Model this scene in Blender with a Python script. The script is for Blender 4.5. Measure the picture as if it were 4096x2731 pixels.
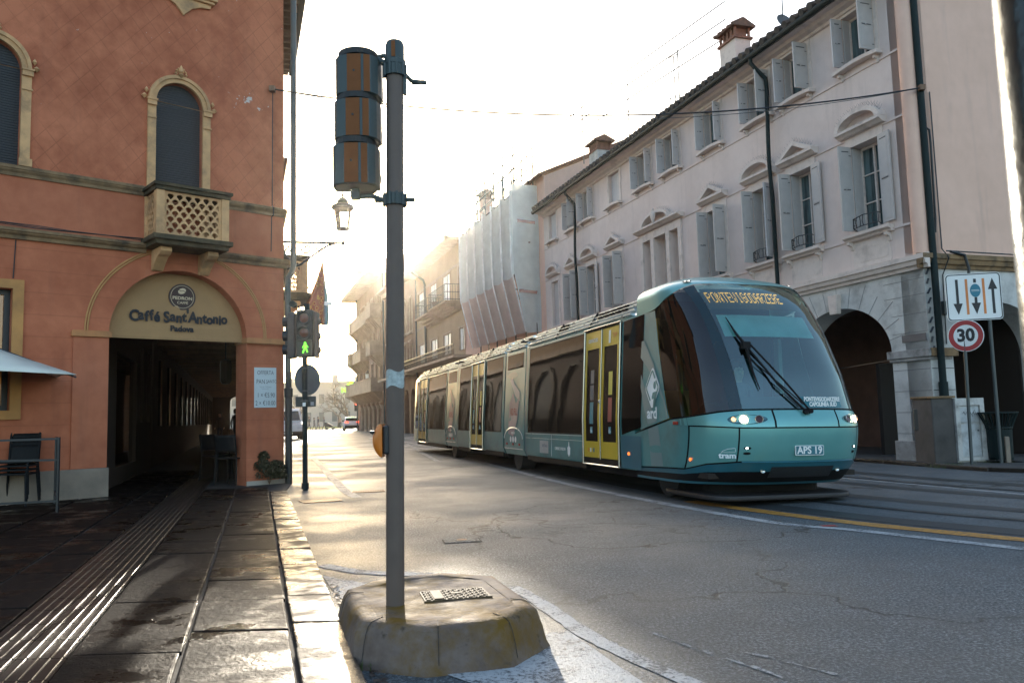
import bpy, math, random
from math import sin, cos, pi, radians
from mathutils import Vector, Matrix
from mathutils.geometry import delaunay_2d_cdt
random.seed(7)
S = bpy.context.scene
for o in list(bpy.data.objects): bpy.data.objects.remove(o)
COL = S.collection

# ------------------------------------------------------------------ camera, sky, sun, exposure
cam = bpy.data.objects.new('camera', bpy.data.cameras.new('camera')); COL.objects.link(cam)
cam.location = (0, 0, 1.1)
cam.rotation_euler = (Matrix.Rotation(radians(95.33), 3, 'X') @ Matrix.Rotation(-0.028, 3, 'Z')).to_euler()
cam.data.lens = 28; cam.data.sensor_width = 36; cam.data.clip_start = .05; cam.data.clip_end = 4000
cam.data.dof.use_dof = True; cam.data.dof.focus_distance = 11; cam.data.dof.aperture_fstop = 8
S.camera = cam
SUN = Vector((-.152, 1, .231)).normalized()
w = bpy.data.worlds.new('World'); S.world = w; w.use_nodes = True
nt = w.node_tree
sky = nt.nodes.new('ShaderNodeTexSky'); sky.sky_type = 'NISHITA'; sky.sun_disc = False
sky.sun_elevation = math.asin(SUN.z); sky.sun_rotation = math.atan2(SUN.x, SUN.y)
sky.air_density = 1.0; sky.dust_density = 2.0; sky.ozone_density = 1.0
nt.nodes['Background'].inputs[1].default_value = .15
nt.links.new(sky.outputs[0], nt.nodes['Background'].inputs[0])
sun = bpy.data.objects.new('sun', bpy.data.lights.new('sun', 'SUN')); COL.objects.link(sun)
sun.data.energy = 2.4; sun.data.angle = radians(.6); sun.data.color = (1, .90, .75)
sun.rotation_euler = SUN.to_track_quat('Z', 'Y').to_euler(); sun.location = (0, 0, 30)
S.view_settings.view_transform = 'Standard'; S.view_settings.look = 'None'
S.view_settings.exposure = 1.74; S.view_settings.gamma = 1

# ------------------------------------------------------------------ helpers
def V(*a): return Vector(a)
class MB:
    def __init__(s): s.v = []; s.f = []; s.m = []; s.mi = 0; s.cuts = []
    def nx(s): s.cuts.append((len(s.v), len(s.f))); return s     # what follows is a piece of its own
    def add(s, vs, fs):
        b = len(s.v); s.v += [tuple(v) for v in vs]; s.f += [tuple(b + i for i in f) for f in fs]; s.m += [s.mi] * len(fs); return s
    def box(s, x0, x1, y0, y1, z0, z1, M=None):
        vs = [V(x, y, z) for z in (z0, z1) for x, y in ((x0, y0), (x1, y0), (x1, y1), (x0, y1))]
        if M is not None: vs = [M @ v for v in vs]
        return s.add(vs, [(3, 2, 1, 0), (4, 5, 6, 7), (0, 1, 5, 4), (1, 2, 6, 5), (2, 3, 7, 6), (3, 0, 4, 7)])
    def prism(s, pts, a, b, f):           # polygon pts extruded, f(p, t) -> 3d
        n = len(pts)
        vs = [f(p, a) for p in pts] + [f(p, b) for p in pts]
        return s.add(vs, [tuple(range(n))[::-1], tuple(range(n, 2 * n))] + [(i, (i + 1) % n, n + (i + 1) % n, n + i) for i in range(n)])
    def xz(s, pts, y0, y1): return s.prism(pts, y0, y1, lambda p, t: (p[0], t, p[1]))
    def yz(s, pts, x0, x1): return s.prism(pts, x0, x1, lambda p, t: (t, p[0], p[1]))
    def xy(s, pts, z0, z1): return s.prism(pts, z0, z1, lambda p, t: (p[0], p[1], t))
    def tube(s, pts, r, n=8, cap=True):
        pts = [Vector(p) for p in pts]; R = r if isinstance(r, (list, tuple)) else [r] * len(pts)
        b = len(s.v); up = None; fs = []; vs = []
        for i, p in enumerate(pts):
            t = (pts[min(i + 1, len(pts) - 1)] - pts[max(i - 1, 0)]).normalized()
            if up is None: up = t.orthogonal().normalized()
            up = (up - t * up.dot(t)).normalized(); q = t.cross(up)
            vs += [p + (up * cos(2 * pi * k / n) + q * sin(2 * pi * k / n)) * R[i] for k in range(n)]
        for i in range(len(pts) - 1):
            fs += [(i * n + k, i * n + (k + 1) % n, (i + 1) * n + (k + 1) % n, (i + 1) * n + k) for k in range(n)]
        if cap: fs += [tuple(range(n))[::-1], tuple(range((len(pts) - 1) * n, len(pts) * n))]
        return s.add(vs, fs)
    def lathe(s, prof, c=(0, 0, 0), n=16, M=None, sx=1, sy=1):
        vs = []; fs = []
        for r, z in prof: vs += [V(r * cos(2 * pi * k / n) * sx, r * sin(2 * pi * k / n) * sy, z) for k in range(n)]
        if M is not None: vs = [M @ v for v in vs]
        vs = [v + Vector(c) for v in vs]
        for i in range(len(prof) - 1): fs += [(i * n + k, i * n + (k + 1) % n, (i + 1) * n + (k + 1) % n, (i + 1) * n + k) for k in range(n)]
        fs += [tuple(range(n))[::-1], tuple(range((len(prof) - 1) * n, len(prof) * n))]
        return s.add(vs, fs)
    def grid(s, rows, flip=False):
        n = len(rows[0]); vs = [p for r in rows for p in r]; fs = []
        for i in range(len(rows) - 1):
            for k in range(n - 1):
                f = (i * n + k, i * n + k + 1, (i + 1) * n + k + 1, (i + 1) * n + k); fs.append(f[::-1] if flip else f)
        return s.add(vs, fs)
    def quad(s, *p): return s.add(p, [tuple(range(len(p)))])
    def wall(s, outer, holes, y0, y1, sides=True):   # xz wall with holes, front at y1
        pts = list(outer); polys = [list(range(len(outer)))]
        for h in holes: polys.append(list(range(len(pts), len(pts) + len(h)))); pts += h
        ed = [(p[i], p[(i + 1) % len(p)]) for p in polys for i in range(len(p))]
        vo, eo, fo, *_ = delaunay_2d_cdt([Vector(p) for p in pts], ed, [], 0, 1e-6)
        def ins(q, poly):
            c = False; n = len(poly)
            for i in range(n):
                a, b = poly[i], poly[i - 1]
                if (a[1] > q[1]) != (b[1] > q[1]) and q[0] < (b[0] - a[0]) * (q[1] - a[1]) / (b[1] - a[1]) + a[0]: c = not c
            return c
        fs = []
        for f in fo:
            c = sum((vo[i] for i in f), Vector((0, 0))) / len(f)
            if ins(c, outer) and not any(ins(c, h) for h in holes): fs.append(f)
        n = len(vo)
        vs = [(p[0], y1, p[1]) for p in vo] + [(p[0], y0, p[1]) for p in vo]
        F = [tuple(f)[::-1] for f in fs] + [tuple(i + n for i in f) for f in fs]
        s.add(vs, F)
        if sides:
            for pl in [outer] + list(holes):
                for i in range(len(pl)):
                    a, b = pl[i], pl[(i + 1) % len(pl)]
                    s.add([(a[0], y0, a[1]), (b[0], y0, b[1]), (b[0], y1, b[1]), (a[0], y1, a[1])], [(0, 1, 2, 3)])
        return s
    def build(s, name, mat, parent=None, smooth=False, bevel=0, label=None):
        if s.cuts:
            c = sorted(set(s.cuts + [(0, 0), (len(s.v), len(s.f))])); r = []
            for (v0, f0), (v1, f1) in zip(c, c[1:]):
                if f1 > f0:
                    q = MB(); q.v = s.v[v0:v1]; q.f = [tuple(i - v0 for i in f) for f in s.f[f0:f1]]; q.m = s.m[f0:f1]; r.append(q.build(name, mat, parent, smooth, bevel, label))
            s.made = r; return r[0]
        me = bpy.data.meshes.new(name); me.from_pydata(s.v, [], s.f)
        for m in (mat if isinstance(mat, (list, tuple)) else [mat]): me.materials.append(m)
        if any(s.m): me.polygons.foreach_set('material_index', s.m)
        if smooth: me.polygons.foreach_set('use_smooth', [True] * len(s.f))
        me.update()
        o = bpy.data.objects.new(name, me); COL.objects.link(o)
        if parent: o.parent = parent
        if bevel:
            b = o.modifiers.new('b', 'BEVEL'); b.width = bevel; b.segments = 2; b.limit_method = 'ANGLE'; b.angle_limit = radians(35)
        if smooth and smooth != 'all':
            try: me.set_sharp_from_angle(angle=radians(38))
            except Exception: pass
        if label: o['label'] = label
        return o
def tag(o, label, cat, group=None):
    o['label'] = label; o['category'] = cat
    if group: o['group'] = group
    return o
def thing(name, label, cat, loc=(0, 0, 0), rz=0, group=None, M=None):
    o = bpy.data.objects.new(name, None); COL.objects.link(o); o.empty_display_size = .2
    if M is not None: o.matrix_world = M
    else: o.location = loc; o.rotation_euler = (0, 0, rz)
    return tag(o, label, cat, group)
def struct(o, kind='structure'): o['kind'] = kind; return o
def dup(root, loc=None, rz=None, label=None, scale=None):
    r = root.copy(); COL.objects.link(r)
    if loc is not None: r.location = loc
    if rz is not None: r.rotation_euler = (0, 0, rz)
    if scale: r.scale = scale
    if label: r['label'] = label
    for ch in list(root.children):
        c = ch.copy(); COL.objects.link(c); c.parent = r
        for g in list(ch.children):
            d = g.copy(); COL.objects.link(d); d.parent = c
    return r
def arch(x0, x1, z0, zs, rise, n=16, r=0):
    c = (x0 + x1) / 2; a = (x1 - x0) / 2
    return [(x0, z0), (x1, z0)] + [(c + a * cos(pi * k / n), zs + rise * sin(pi * k / n)) for k in range(n + 1)]
def rect(x0, x1, z0, z1): return [(x0, z0), (x1, z0), (x1, z1), (x0, z1)]
def rrect(x0, x1, z0, z1, r, n=4):
    o = []
    for cx, cz, a in ((x1 - r, z0 + r, -90), (x1 - r, z1 - r, 0), (x0 + r, z1 - r, 90), (x0 + r, z0 + r, 180)):
        o += [(cx + r * cos(radians(a + 90 * k / n)), cz + r * sin(radians(a + 90 * k / n))) for k in range(n + 1)]
    return o
def text(name, s, size, mat, parent, O, X, Z, depth=.004, align='CENTER', bold=0, sx=1, label=None, jitter=0):
    """lettering on a plane: O origin, X reading direction, Z up (parent space)"""
    X = Vector(X).normalized(); Z = Vector(Z).normalized(); Y = X.cross(Z); N = X.cross(Z)
    cu = bpy.data.curves.new(name, 'FONT'); cu.body = s; cu.size = size; cu.align_x = align; cu.align_y = 'CENTER'
    cu.extrude = depth; cu.offset = bold; cu.resolution_u = 3
    t = bpy.data.objects.new(name, cu); COL.objects.link(t)
    dg = bpy.context.evaluated_depsgraph_get(); me = bpy.data.meshes.new_from_object(t.evaluated_get(dg))
    bpy.data.objects.remove(t)
    M = Matrix((X * sx, Z, X.cross(Z))).transposed().to_4x4(); M.translation = Vector(O)
    me.transform(M); me.materials.clear(); me.materials.append(mat)
    o = bpy.data.objects.new(name, me); COL.objects.link(o)
    if parent: o.parent = parent
    if label: o['label'] = label
    return o

# ------------------------------------------------------------------ materials
class NT:
    def __init__(s, name):
        s.m = bpy.data.materials.new(name); s.m.use_nodes = True; s.t = s.m.node_tree; s.b = s.t.nodes['Principled BSDF']
        s.out = s.t.nodes['Material Output']; s.c = None
    def n(s, ty, **k):
        nd = s.t.nodes.new('ShaderNode' + ty); i = k.pop('i', {})
        for a, b in k.items(): setattr(nd, a, b)
        for a, b in i.items(): s.set(nd.inputs[a], b)
        return nd
    def set(s, inp, v):
        if isinstance(v, bpy.types.NodeSocket): s.t.links.new(v, inp)
        elif isinstance(v, bpy.types.Node): s.t.links.new(v.outputs[0], inp)
        else: inp.default_value = v
    def co(s):
        if not s.c: s.c = s.n('TexCoord').outputs['Object']
        return s.c
    def geo(s): return s.n('NewGeometry').outputs['Position']
    def noise(s, sc, det=4, vec=None, rough=.55, dist=0): return s.n('TexNoise', i={'Vector': vec or s.co(), 'Scale': sc, 'Detail': det, 'Roughness': rough, 'Distortion': dist}).outputs['Fac']
    def vor(s, sc, feature='F1', vec=None, out='Distance'): return s.n('TexVoronoi', feature=feature, i={'Vector': vec or s.co(), 'Scale': sc}).outputs[out]
    def math(s, op, a, b=0, c=0, clamp=False):
        nd = s.n('Math', operation=op, use_clamp=clamp); s.set(nd.inputs[0], a); s.set(nd.inputs[1], b); s.set(nd.inputs[2], c); return nd.outputs[0]
    def ramp(s, f, *st):
        nd = s.n('ValToRGB'); s.set(nd.inputs[0], f); el = nd.color_ramp.elements
        while len(el) < len(st): el.new(.5)
        for e, (p, c) in zip(el, st): e.position = p; e.color = (c, c, c, 1) if isinstance(c, (int, float)) else (*c, 1)
        return nd.outputs[0]
    def mix(s, f, a, b, bt='MIX'):
        nd = s.n('Mix', data_type='RGBA', blend_type=bt); s.set(nd.inputs[0], f)
        for k, v in ((6, a), (7, b)): s.set(nd.inputs[k], (*v, 1) if isinstance(v, tuple) and len(v) == 3 else v)
        return nd.outputs[2]
    def bump(s, h, st=.3, d=.01, prev=None):
        nd = s.n('Bump', i={'Height': h, 'Strength': st, 'Distance': d})
        if prev: s.set(nd.inputs['Normal'], prev)
        s.set(s.b.inputs['Normal'], nd.outputs[0]); return nd.outputs[0]
    def base(s, v): s.set(s.b.inputs['Base Color'], (*v, 1) if isinstance(v, tuple) and len(v) == 3 else v)
    def sp(s, **k):
        for a, v in k.items(): s.set(s.b.inputs[{'r': 'Roughness', 'm': 'Metallic', 'ior': 'IOR', 'coat': 'Coat Weight', 'sl': 'Specular IOR Level', 'es': 'Emission Strength', 'cr': 'Coat Roughness', 'a': 'Alpha', 'tr': 'Transmission Weight'}[a]], v)
        return s
def mul(c, k): return tuple(min(1, x * k) for x in c)
def M(name, c, r=.7, m=0, var=.15, vs=3, bump=.0, bs=40, bd=.01, coat=0, dirt=None, ds=1.2, da=.5, sl=.5):
    t = NT(name)
    f = t.ramp(t.noise(vs, 5), (.3, 0), (.7, 1))
    b = t.mix(f, mul(c, 1 - var), mul(c, 1 + var))
    if dirt:
        d = t.ramp(t.noise(ds, 6, rough=.65), (.48, 0), (.72, da)); b = t.mix(d, b, dirt)
    t.base(b); t.sp(r=t.math('MULTIPLY_ADD', f, .12 * r, r * .94), m=m, coat=coat, sl=sl)
    if bump: t.bump(t.noise(bs, 4), bump, bd)
    return t.m
def emit(name, c, st):
    t = NT(name); t.base(mul(c, .3)); t.set(t.b.inputs['Emission Color'], (*c, 1)); t.sp(es=st); return t.m
MT = {}
def asphalt():
    t = NT('asphalt'); g = t.geo()
    big = t.noise(.35, 5, g); med = t.noise(3, 5, g); sp = t.vor(75, 'F1', g); sp2 = t.vor(150, 'F1', g)
    gr = t.noise(62, 4, g, .8); gm = t.noise(24, 5, g, .8)
    col = t.ramp(t.math('ADD', t.math('MULTIPLY', gr, .75), t.math('MULTIPLY', gm, .25)), (.38, (.008, .010, .011)), (.5, (.070, .084, .092)), (.60, (.36, .40, .42)))
    col = t.mix(t.math('MULTIPLY', t.ramp(med, (.35, 0), (.65, 1)), .4), col, (.06, .062, .065))
    col = t.mix(t.ramp(big, (.35, 0), (.65, .35)), col, (.10, .12, .13))
    # long wandering cracks
    wv = t.n('VectorMath', operation='ADD'); t.set(wv.inputs[0], g)
    nz = t.n('TexNoise', i={'Vector': g, 'Scale': 1.7, 'Detail': 5}); sc = t.n('VectorMath', operation='SCALE', i={0: nz.outputs['Color'], 'Scale': 1.1}); t.set(wv.inputs[1], sc.outputs[0])
    ed = t.vor(.33, 'DISTANCE_TO_EDGE', wv.outputs[0]); ed2 = t.vor(1.4, 'DISTANCE_TO_EDGE', wv.outputs[0])
    m1 = t.ramp(t.noise(.21, 3, g), (.47, 0), (.53, 1)); m2 = t.ramp(t.noise(.3, 3, wv.outputs[0]), (.55, 0), (.6, 1))
    sx = t.n('SeparateXYZ', i={0: wv.outputs[0]}).outputs
    r2 = t.math('SQRT', t.math('ADD', t.math('POWER', t.math('MULTIPLY', t.math('SUBTRACT', sx[0], 1.9), .62), 2), t.math('POWER', t.math('MULTIPLY', t.math('SUBTRACT', sx[1], 9.0), .55), 2)))
    m2 = t.ramp(r2, (.62, 1), (1.0, 0)); cr_ring = t.ramp(t.math('ABSOLUTE', t.math('SUBTRACT', r2, 1.0)), (.004, 1), (.012, 0))
    c1 = t.math('MULTIPLY', t.ramp(ed, (.0025, 1), (.0065, 0)), m1); c2 = t.math('MAXIMUM', cr_ring, t.math('MULTIPLY', t.ramp(ed2, (.004, .95), (.018, 0)), m2))
    cr = t.math('MAXIMUM', c1, c2)
    t.base(t.mix(cr, col, (.012, .012, .012)))
    wet = t.ramp(t.noise(.5, 4, g, .6), (.38, .40), (.62, .62))
    t.sp(r=wet, sl=.42)
    h = t.math('SUBTRACT', t.math('ADD', gr, t.math('MULTIPLY', gm, .6)), t.math('MULTIPLY', cr, .35))
    t.bump(h, 1.0, .016)
    return t.m
def stone(name, c, wetlo=.12, wethi=.5, sc=1, sl=.38, w0=.40):
    t = NT(name); g = t.geo()
    pr = t.n('ObjectInfo').outputs['Random']
    f = t.noise(2.2 * sc, 6, g, .62); gr = t.noise(90, 3, g); pt = t.noise(14, 4, g)
    cell = t.n('NewGeometry').outputs['Random Per Island']
    k = t.math('MULTIPLY_ADD', cell, .7, .65)
    col = t.mix(f, mul(c, .65), mul(c, 1.25)); kk = t.n('CombineXYZ', i={0: k, 1: k, 2: t.math('MULTIPLY', k, .97)})
    col = t.mix(1, col, kk.outputs[0], 'MULTIPLY')
    t.base(col)
    r = t.ramp(t.math('ADD', t.math('MULTIPLY', f, .9), t.math('MULTIPLY', cell, .1)), (w0, wetlo), (w0 + .17, wethi))
    t.sp(r=r, sl=sl)
    b = t.bump(pt, .45, .014); b = t.bump(t.noise(38, 4, g, .8), .8, .006, b); t.bump(gr, .5, .003, b)
    return t.m
def stucco(name, c, c2, diamond=0, joints=0, dirt=(.10, .06, .05), chips=False, bands=None):
    t = NT(name); o = t.co(); sep = t.n('SeparateXYZ', i={0: o}); x, y, z = sep.outputs
    f = t.noise(.8, 6, o, .6); f2 = t.noise(4.5, 5, o, .6)
    col = t.mix(t.ramp(t.math('ADD', t.math('MULTIPLY', f, .65), t.math('MULTIPLY', f2, .35)), (.41, 0), (.60, 1)), c, c2)
    n3 = t.n('Mapping', i={'Vector': o, 'Scale': (1.2, 1.2, .12)}); st = t.ramp(t.noise(3.0, 5, n3.outputs[0], .6), (.55, 0), (.8, .25))
    col = t.mix(st, col, dirt)
    h = t.noise(55, 3)
    if diamond:
        l = []
        for sg in (1, -1):
            u = t.math('ADD', t.math('MULTIPLY', x, sg * 1.0 / diamond), t.math('MULTIPLY', z, .82 / diamond))
            fr = t.math('ABSOLUTE', t.math('SUBTRACT', t.math('FRACT', u), .5)); l.append(t.ramp(fr, (.012, 1), (.03, 0)))
        ln = t.math('MULTIPLY', t.math('MAXIMUM', *l), t.ramp(t.noise(1.1, 3), (.38, .25), (.6, 1)))
        col = t.mix(t.math('MULTIPLY', ln, .42), col, mul(c, .28)); h = t.math('SUBTRACT', h, t.math('MULTIPLY', ln, 1.5))
    if joints:
        fr = t.math('ABSOLUTE', t.math('SUBTRACT', t.math('FRACT', t.math('DIVIDE', z, joints)), .5)); ln = t.ramp(fr, (.01, 1), (.03, 0))
        col = t.mix(t.math('MULTIPLY', ln, .28), col, mul(c, .4)); h = t.math('SUBTRACT', h, t.math('MULTIPLY', ln, .8))
    if chips:
        dx = t.math('ABSOLUTE', t.math('SUBTRACT', x, .72)); dz = t.math('ABSOLUTE', t.math('SUBTRACT', z, 6.95))
        near = t.math('SUBTRACT', 1, t.math('ADD', t.math('MULTIPLY', dx, 1.35), t.math('MULTIPLY', dz, 2.0)), clamp=True)
        ch = t.ramp(t.math('ADD', t.noise(7, 5, o, .7), t.math('MULTIPLY', near, .17)), (.695, 0), (.702, 1))
        col = t.mix(ch, col, (.62, .56, .52))
    t.base(col); t.sp(r=.88, sl=.25); t.bump(h, .25, .006)
    return t.m
def glassy(name, tint, a=.25, wob=0):   # dark reflective glazing
    t = NT(name); t.base(tint); t.sp(r=.025, sl=.9, coat=.0)
    if wob: t.bump(t.noise(1.6, 1, rough=.3), wob, .05)
    return t.m
def clear(name, tint, wob=0, ior=1.7, gt=(1, 1, 1)):    # see-through pane: tinted transparent + mirror by fresnel
    t = NT(name); tr = t.n('BsdfTransparent', i={0: (*tint, 1)}); gl = t.n('BsdfGlossy', i={0: (*gt, 1), 'Roughness': .02})
    fr = t.n('Fresnel', i={0: ior})
    if wob:
        b = t.n('Bump', i={'Height': t.noise(1.3, 1, rough=.3), 'Strength': wob, 'Distance': .05}); t.set(gl.inputs['Normal'], b.outputs[0])
    mx = t.n('MixShader', i={0: fr.outputs[0], 1: tr.outputs[0], 2: gl.outputs[0]}); t.set(t.out.inputs[0], mx.outputs[0]); return t.m
def net(name, c, alpha=.85, transl=.55):
    t = NT(name); o = t.co(); df = t.n('BsdfDiffuse', i={0: (*c, 1)}); tl = t.n('BsdfTranslucent', i={0: (*c, 1)})
    w1 = t.noise(2.5, 5, o); cc = t.mix(t.ramp(w1, (.3, 0), (.7, 1)), mul(c, .92), mul(c, 1.08)); t.set(df.inputs[0], cc); t.set(tl.inputs[0], cc)
    mx = t.n('MixShader', i={0: transl, 1: df.outputs[0], 2: tl.outputs[0]}); tr = t.n('BsdfTransparent')
    m2 = t.n('MixShader', i={0: alpha, 1: tr.outputs[0], 2: mx.outputs[0]}); t.set(t.out.inputs[0], m2.outputs[0]); return t.m
def brick(name, c1, c2, mortar):
    t = NT(name); o = t.co(); mp = t.n('Mapping', i={'Vector': o, 'Rotation': (pi / 2, 0, 0)})
    b = t.n('TexBrick', i={'Vector': mp.outputs[0], 'Color1': (*c1, 1), 'Color2': (*c2, 1), 'Mortar': (*mortar, 1), 'Scale': 4.0, 'Mortar Size': .02}); t.base(b.outputs[0]); t.sp(r=.9); return t.m
# ------------------------------------------------------------------ shared materials
ASPH = asphalt()
m_slab = stone('wet_slab', (.010, .0065, .0048), .10, .62, 1, .09, .33)
m_kerb = stone('kerb_stone', (.048, .037, .029), .10, .62, 1.6, .17)
m_joint = M('joint_dirt', (.03, .026, .022), .8, bump=.4)
m_conc = M('rough_concrete', (.26, .205, .155), .85, var=.25, vs=2, bump=.5, bs=60, dirt=(.08, .07, .06))
m_orange = stucco('terracotta_stucco', (.54, .178, .09), (.40, .122, .06), joints=.33)
m_orange_d = stucco('terracotta_scored_stucco', (.57, .195, .10), (.37, .112, .056), diamond=.30, chips=True)
m_orange_p = stucco('terracotta_plain_stucco', (.52, .178, .093), (.41, .13, .066))
m_cream = M('cream_stone', (.62, .355, .165), .8, var=.18, vs=4, bump=.25, dirt=(.10, .075, .05), ds=2.5, da=.7)
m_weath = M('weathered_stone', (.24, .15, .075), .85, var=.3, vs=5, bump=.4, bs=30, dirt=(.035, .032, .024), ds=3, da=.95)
m_shut = M('dark_roller', (.045, .05, .058), .5, var=.08, vs=2)
m_black = M('black_paint', (.018, .02, .022), .42, var=.2, vs=20)
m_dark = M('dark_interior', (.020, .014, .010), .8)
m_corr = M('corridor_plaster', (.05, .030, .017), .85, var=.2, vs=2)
m_wood = M('rafter_wood', (.16, .085, .045), .7, var=.3, vs=4)
m_zinc = M('zinc_pipe', (.065, .078, .078), .45, m=.2)
m_green_metal = M('dark_green_metal', (.010, .020, .020), .6, m=.0, sl=.2)
m_moss_st = M('mossy_black_stone', (.085, .065, .035), .9, var=.4, vs=7, bump=.5, bs=30, dirt=(.018, .018, .010), ds=4, da=.95)
m_tile = M('roof_tile', (.20, .095, .06), .85, var=.4, vs=8, dirt=(.05, .05, .04), da=.8)
m_awn = M('awning_canvas', (.37, .215, .095), .85, var=.08, vs=3, bump=.5, bs=7, bd=.03)
m_brown = M('logo_brown', (.045, .022, .018), .6)
m_ink = M('sign_ink', (.012, .012, .016), .6)
m_white = M('sign_white', (.75, .76, .74), .5, var=.05)
m_glass_d = glassy('window_glass_dark', (.012, .016, .018), wob=.15)
m_warm = emit('lamp_reflection_glow', (1, .62, .18), 1.6)  # glow for the drawn lamp reflection
t = NT('road_paint'); g = t.geo(); wr_ = t.math('ADD', t.math('MULTIPLY', t.noise(45, 5, g, .8), .6), t.math('MULTIPLY', t.noise(4, 5, g, .7), .4))
t.base(t.mix(t.ramp(wr_, (.49, 0), (.57, 1)), (.42, .43, .43), (.06, .065, .07))); t.sp(r=.6, sl=.3); t.bump(t.noise(60, 4, g, .8), .8, .008); PAINT = t.m
YPAINT = M('road_paint_yellow', (.50, .23, .035), .5, var=.25, vs=9, bump=.5, bs=120, bd=.004, dirt=(.07, .065, .06), ds=22, da=1)

# ------------------------------------------------------------------ ground, road, pavements
KS = lambda x, y, z: (x * (1.1 - z) / 1.1, y * (1.1 - z) / 1.1, z)
struct(MB().quad((-1500, -1500, -.03), (1500, -1500, -.03), (1500, 1500, -.03), (-1500, 1500, -.03)).build('ground', M('far_ground', (.10, .095, .085), .8, bump=.3)))
struct(MB().quad((-46, -14, 0), (40, -14, 0), (40, 30, 0), (-46, 30, 0)).quad((-46, 30, 0), (30, 30, 0), (30, 106.5, 0), (-46, 106.5, 0)).build('road', ASPH))
g = MB(); g.quad((-160, 108, .02), (120, 108, .02), (120, 158, .02), (-160, 158, .02))
struct(g.build('grass_field', M('lawn', (.30, .27, .045), .9, var=.3, vs=.6, bump=.5, bs=6, bd=.2)))
struct(MB().xy([(-160, 104.5), (120, 104.5), (120, 108), (-160, 108)], 0, .1).build('kerb_far', m_conc))

# markings (thin sheets over the road)
def strip(mb, pts, wd, z=.004, jit=0):
    L = []; R = []
    for i, p in enumerate(pts):
        a = Vector(pts[max(i - 1, 0)]); b = Vector(pts[min(i + 1, len(pts) - 1)]); d = (b - a).normalized(); nn = Vector((-d.y, d.x))
        k = wd / 2 * (1 + random.uniform(-jit, jit)); q = Vector(p)
        L.append((*(q + nn * k), z)); R.append((*(q - nn * k), z))
    return mb.grid([L, R], flip=True)
def smooth(pts, n=6):
    out = []
    P = [pts[0]] + list(pts) + [pts[-1]]
    for i in range(1, len(P) - 2):
        for k in range(n):
            t = k / n; a, b, c, d = (Vector(q) for q in P[i - 1:i + 3])
            out.append(tuple(.5 * ((2 * b) + (c - a) * t + (2 * a - 5 * b + 4 * c - d) * t * t + (3 * b - a - 3 * c + d) * t ** 3)))
    return out + [tuple(pts[-1])]
wl = smooth([(-6.1, 38), (-2.5, 26.5), (-1.0, 20.4), (.35, 14.6), (1.19, 11.5), (2.37, 8.1), (3.02, 7.23), (3.8, 6.1), (5.6, 3.7), (8, .8)])
yl = smooth([(.6, 14.9), (1.5, 11.7), (2.12, 9.9), (2.68, 8.65), (3.28, 7.55), (4.05, 6.48), (5.9, 4.0), (8.3, 1.1)])
mk = MB(); strip(mk, wl, .13, jit=.12)
strip(mk, [(-6.2, 24.6), (-5.15, 21.1), (-3.9, 16.8), (-2.68, 12.65), (-2.28, 11.55)], .15, jit=.1)
strip(mk, [(-7.43, 28.4), (-8.9, 33), (-10.6, 38)], .15)
for k in range(7):
    x0 = -8.9 + k * .75; strip(mk, [(x0, 49.6), (x0 + 1.9, 43.6)], .4)
strip(mk, [(-4.7, 35), (-2.0, 20.6)], .14); strip(mk, [(-8.2, 49), (-3.9, 33.4)], .13)
strip(mk, smooth([(-1.50, 6.24), (-1.15, 5.93), (-.8, 5.80), (-.45, 5.72)]), .12, jit=.1)
mk.quad(*[(x, y, .004) for x, y in ((-1.40, 5.82), (-1.02, 5.5), (-.62, 5.36), (-.6, 4.95), (-.9, 4.8), (-1.14, 5.12))][::-1])
strip(mk, smooth([(-.05, 5.28), (.08, 4.95), (.20, 4.55), (.32, 4.15), (.43, 3.87), (.61, 3.5), (.85, 3.05), (1.1, 2.6)]), .10, jit=.15)
mk.quad(*[(x, y, .0045) for x, y in ((-.33, 3.55), (-.1, 3.74), (.12, 4.12), (.24, 4.2), (.33, 3.9), (.42, 3.6), (.52, 3.3), (.62, 2.6), (.1, 2.9), (-.1, 3.3))][::-1])
for a, b in (((.66, 4.1), (.80, 3.84)), ((.84, 3.78), (.86, 3.73)), ((.91, 3.66), (.97, 3.56)), ((.99, 3.54), (1.07, 3.38)), ((1.0, 3.75), (1.1, 3.66)), ((1.16, 3.58), (1.3, 3.4))):
    strip(mk, [Vector(a).lerp(Vector(b), q / 8) for q in range(9)], .016, jit=.9)
mk.xy([(4.2, 14.9), (4.25, 14.9), (6.9, 7.2), (6.8, 7.2)], .003, .004)
struct(mk.build('road_markings', PAINT))
ym = MB(); strip(ym, yl[12:], .20, z=.0045, jit=.12); struct(ym.build('road_markings_yellow', YPAINT))
rm = MB(); rm.quad(*[(2.86 + .09 * cos(a * 1.05) + (.06 if a % 2 else 0), 7.52 + .05 * sin(a * 1.05), .007) for a in range(6)]); struct(rm.build('road_markings_red', M('red_spray', (.35, .04, .03), .6)))
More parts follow.
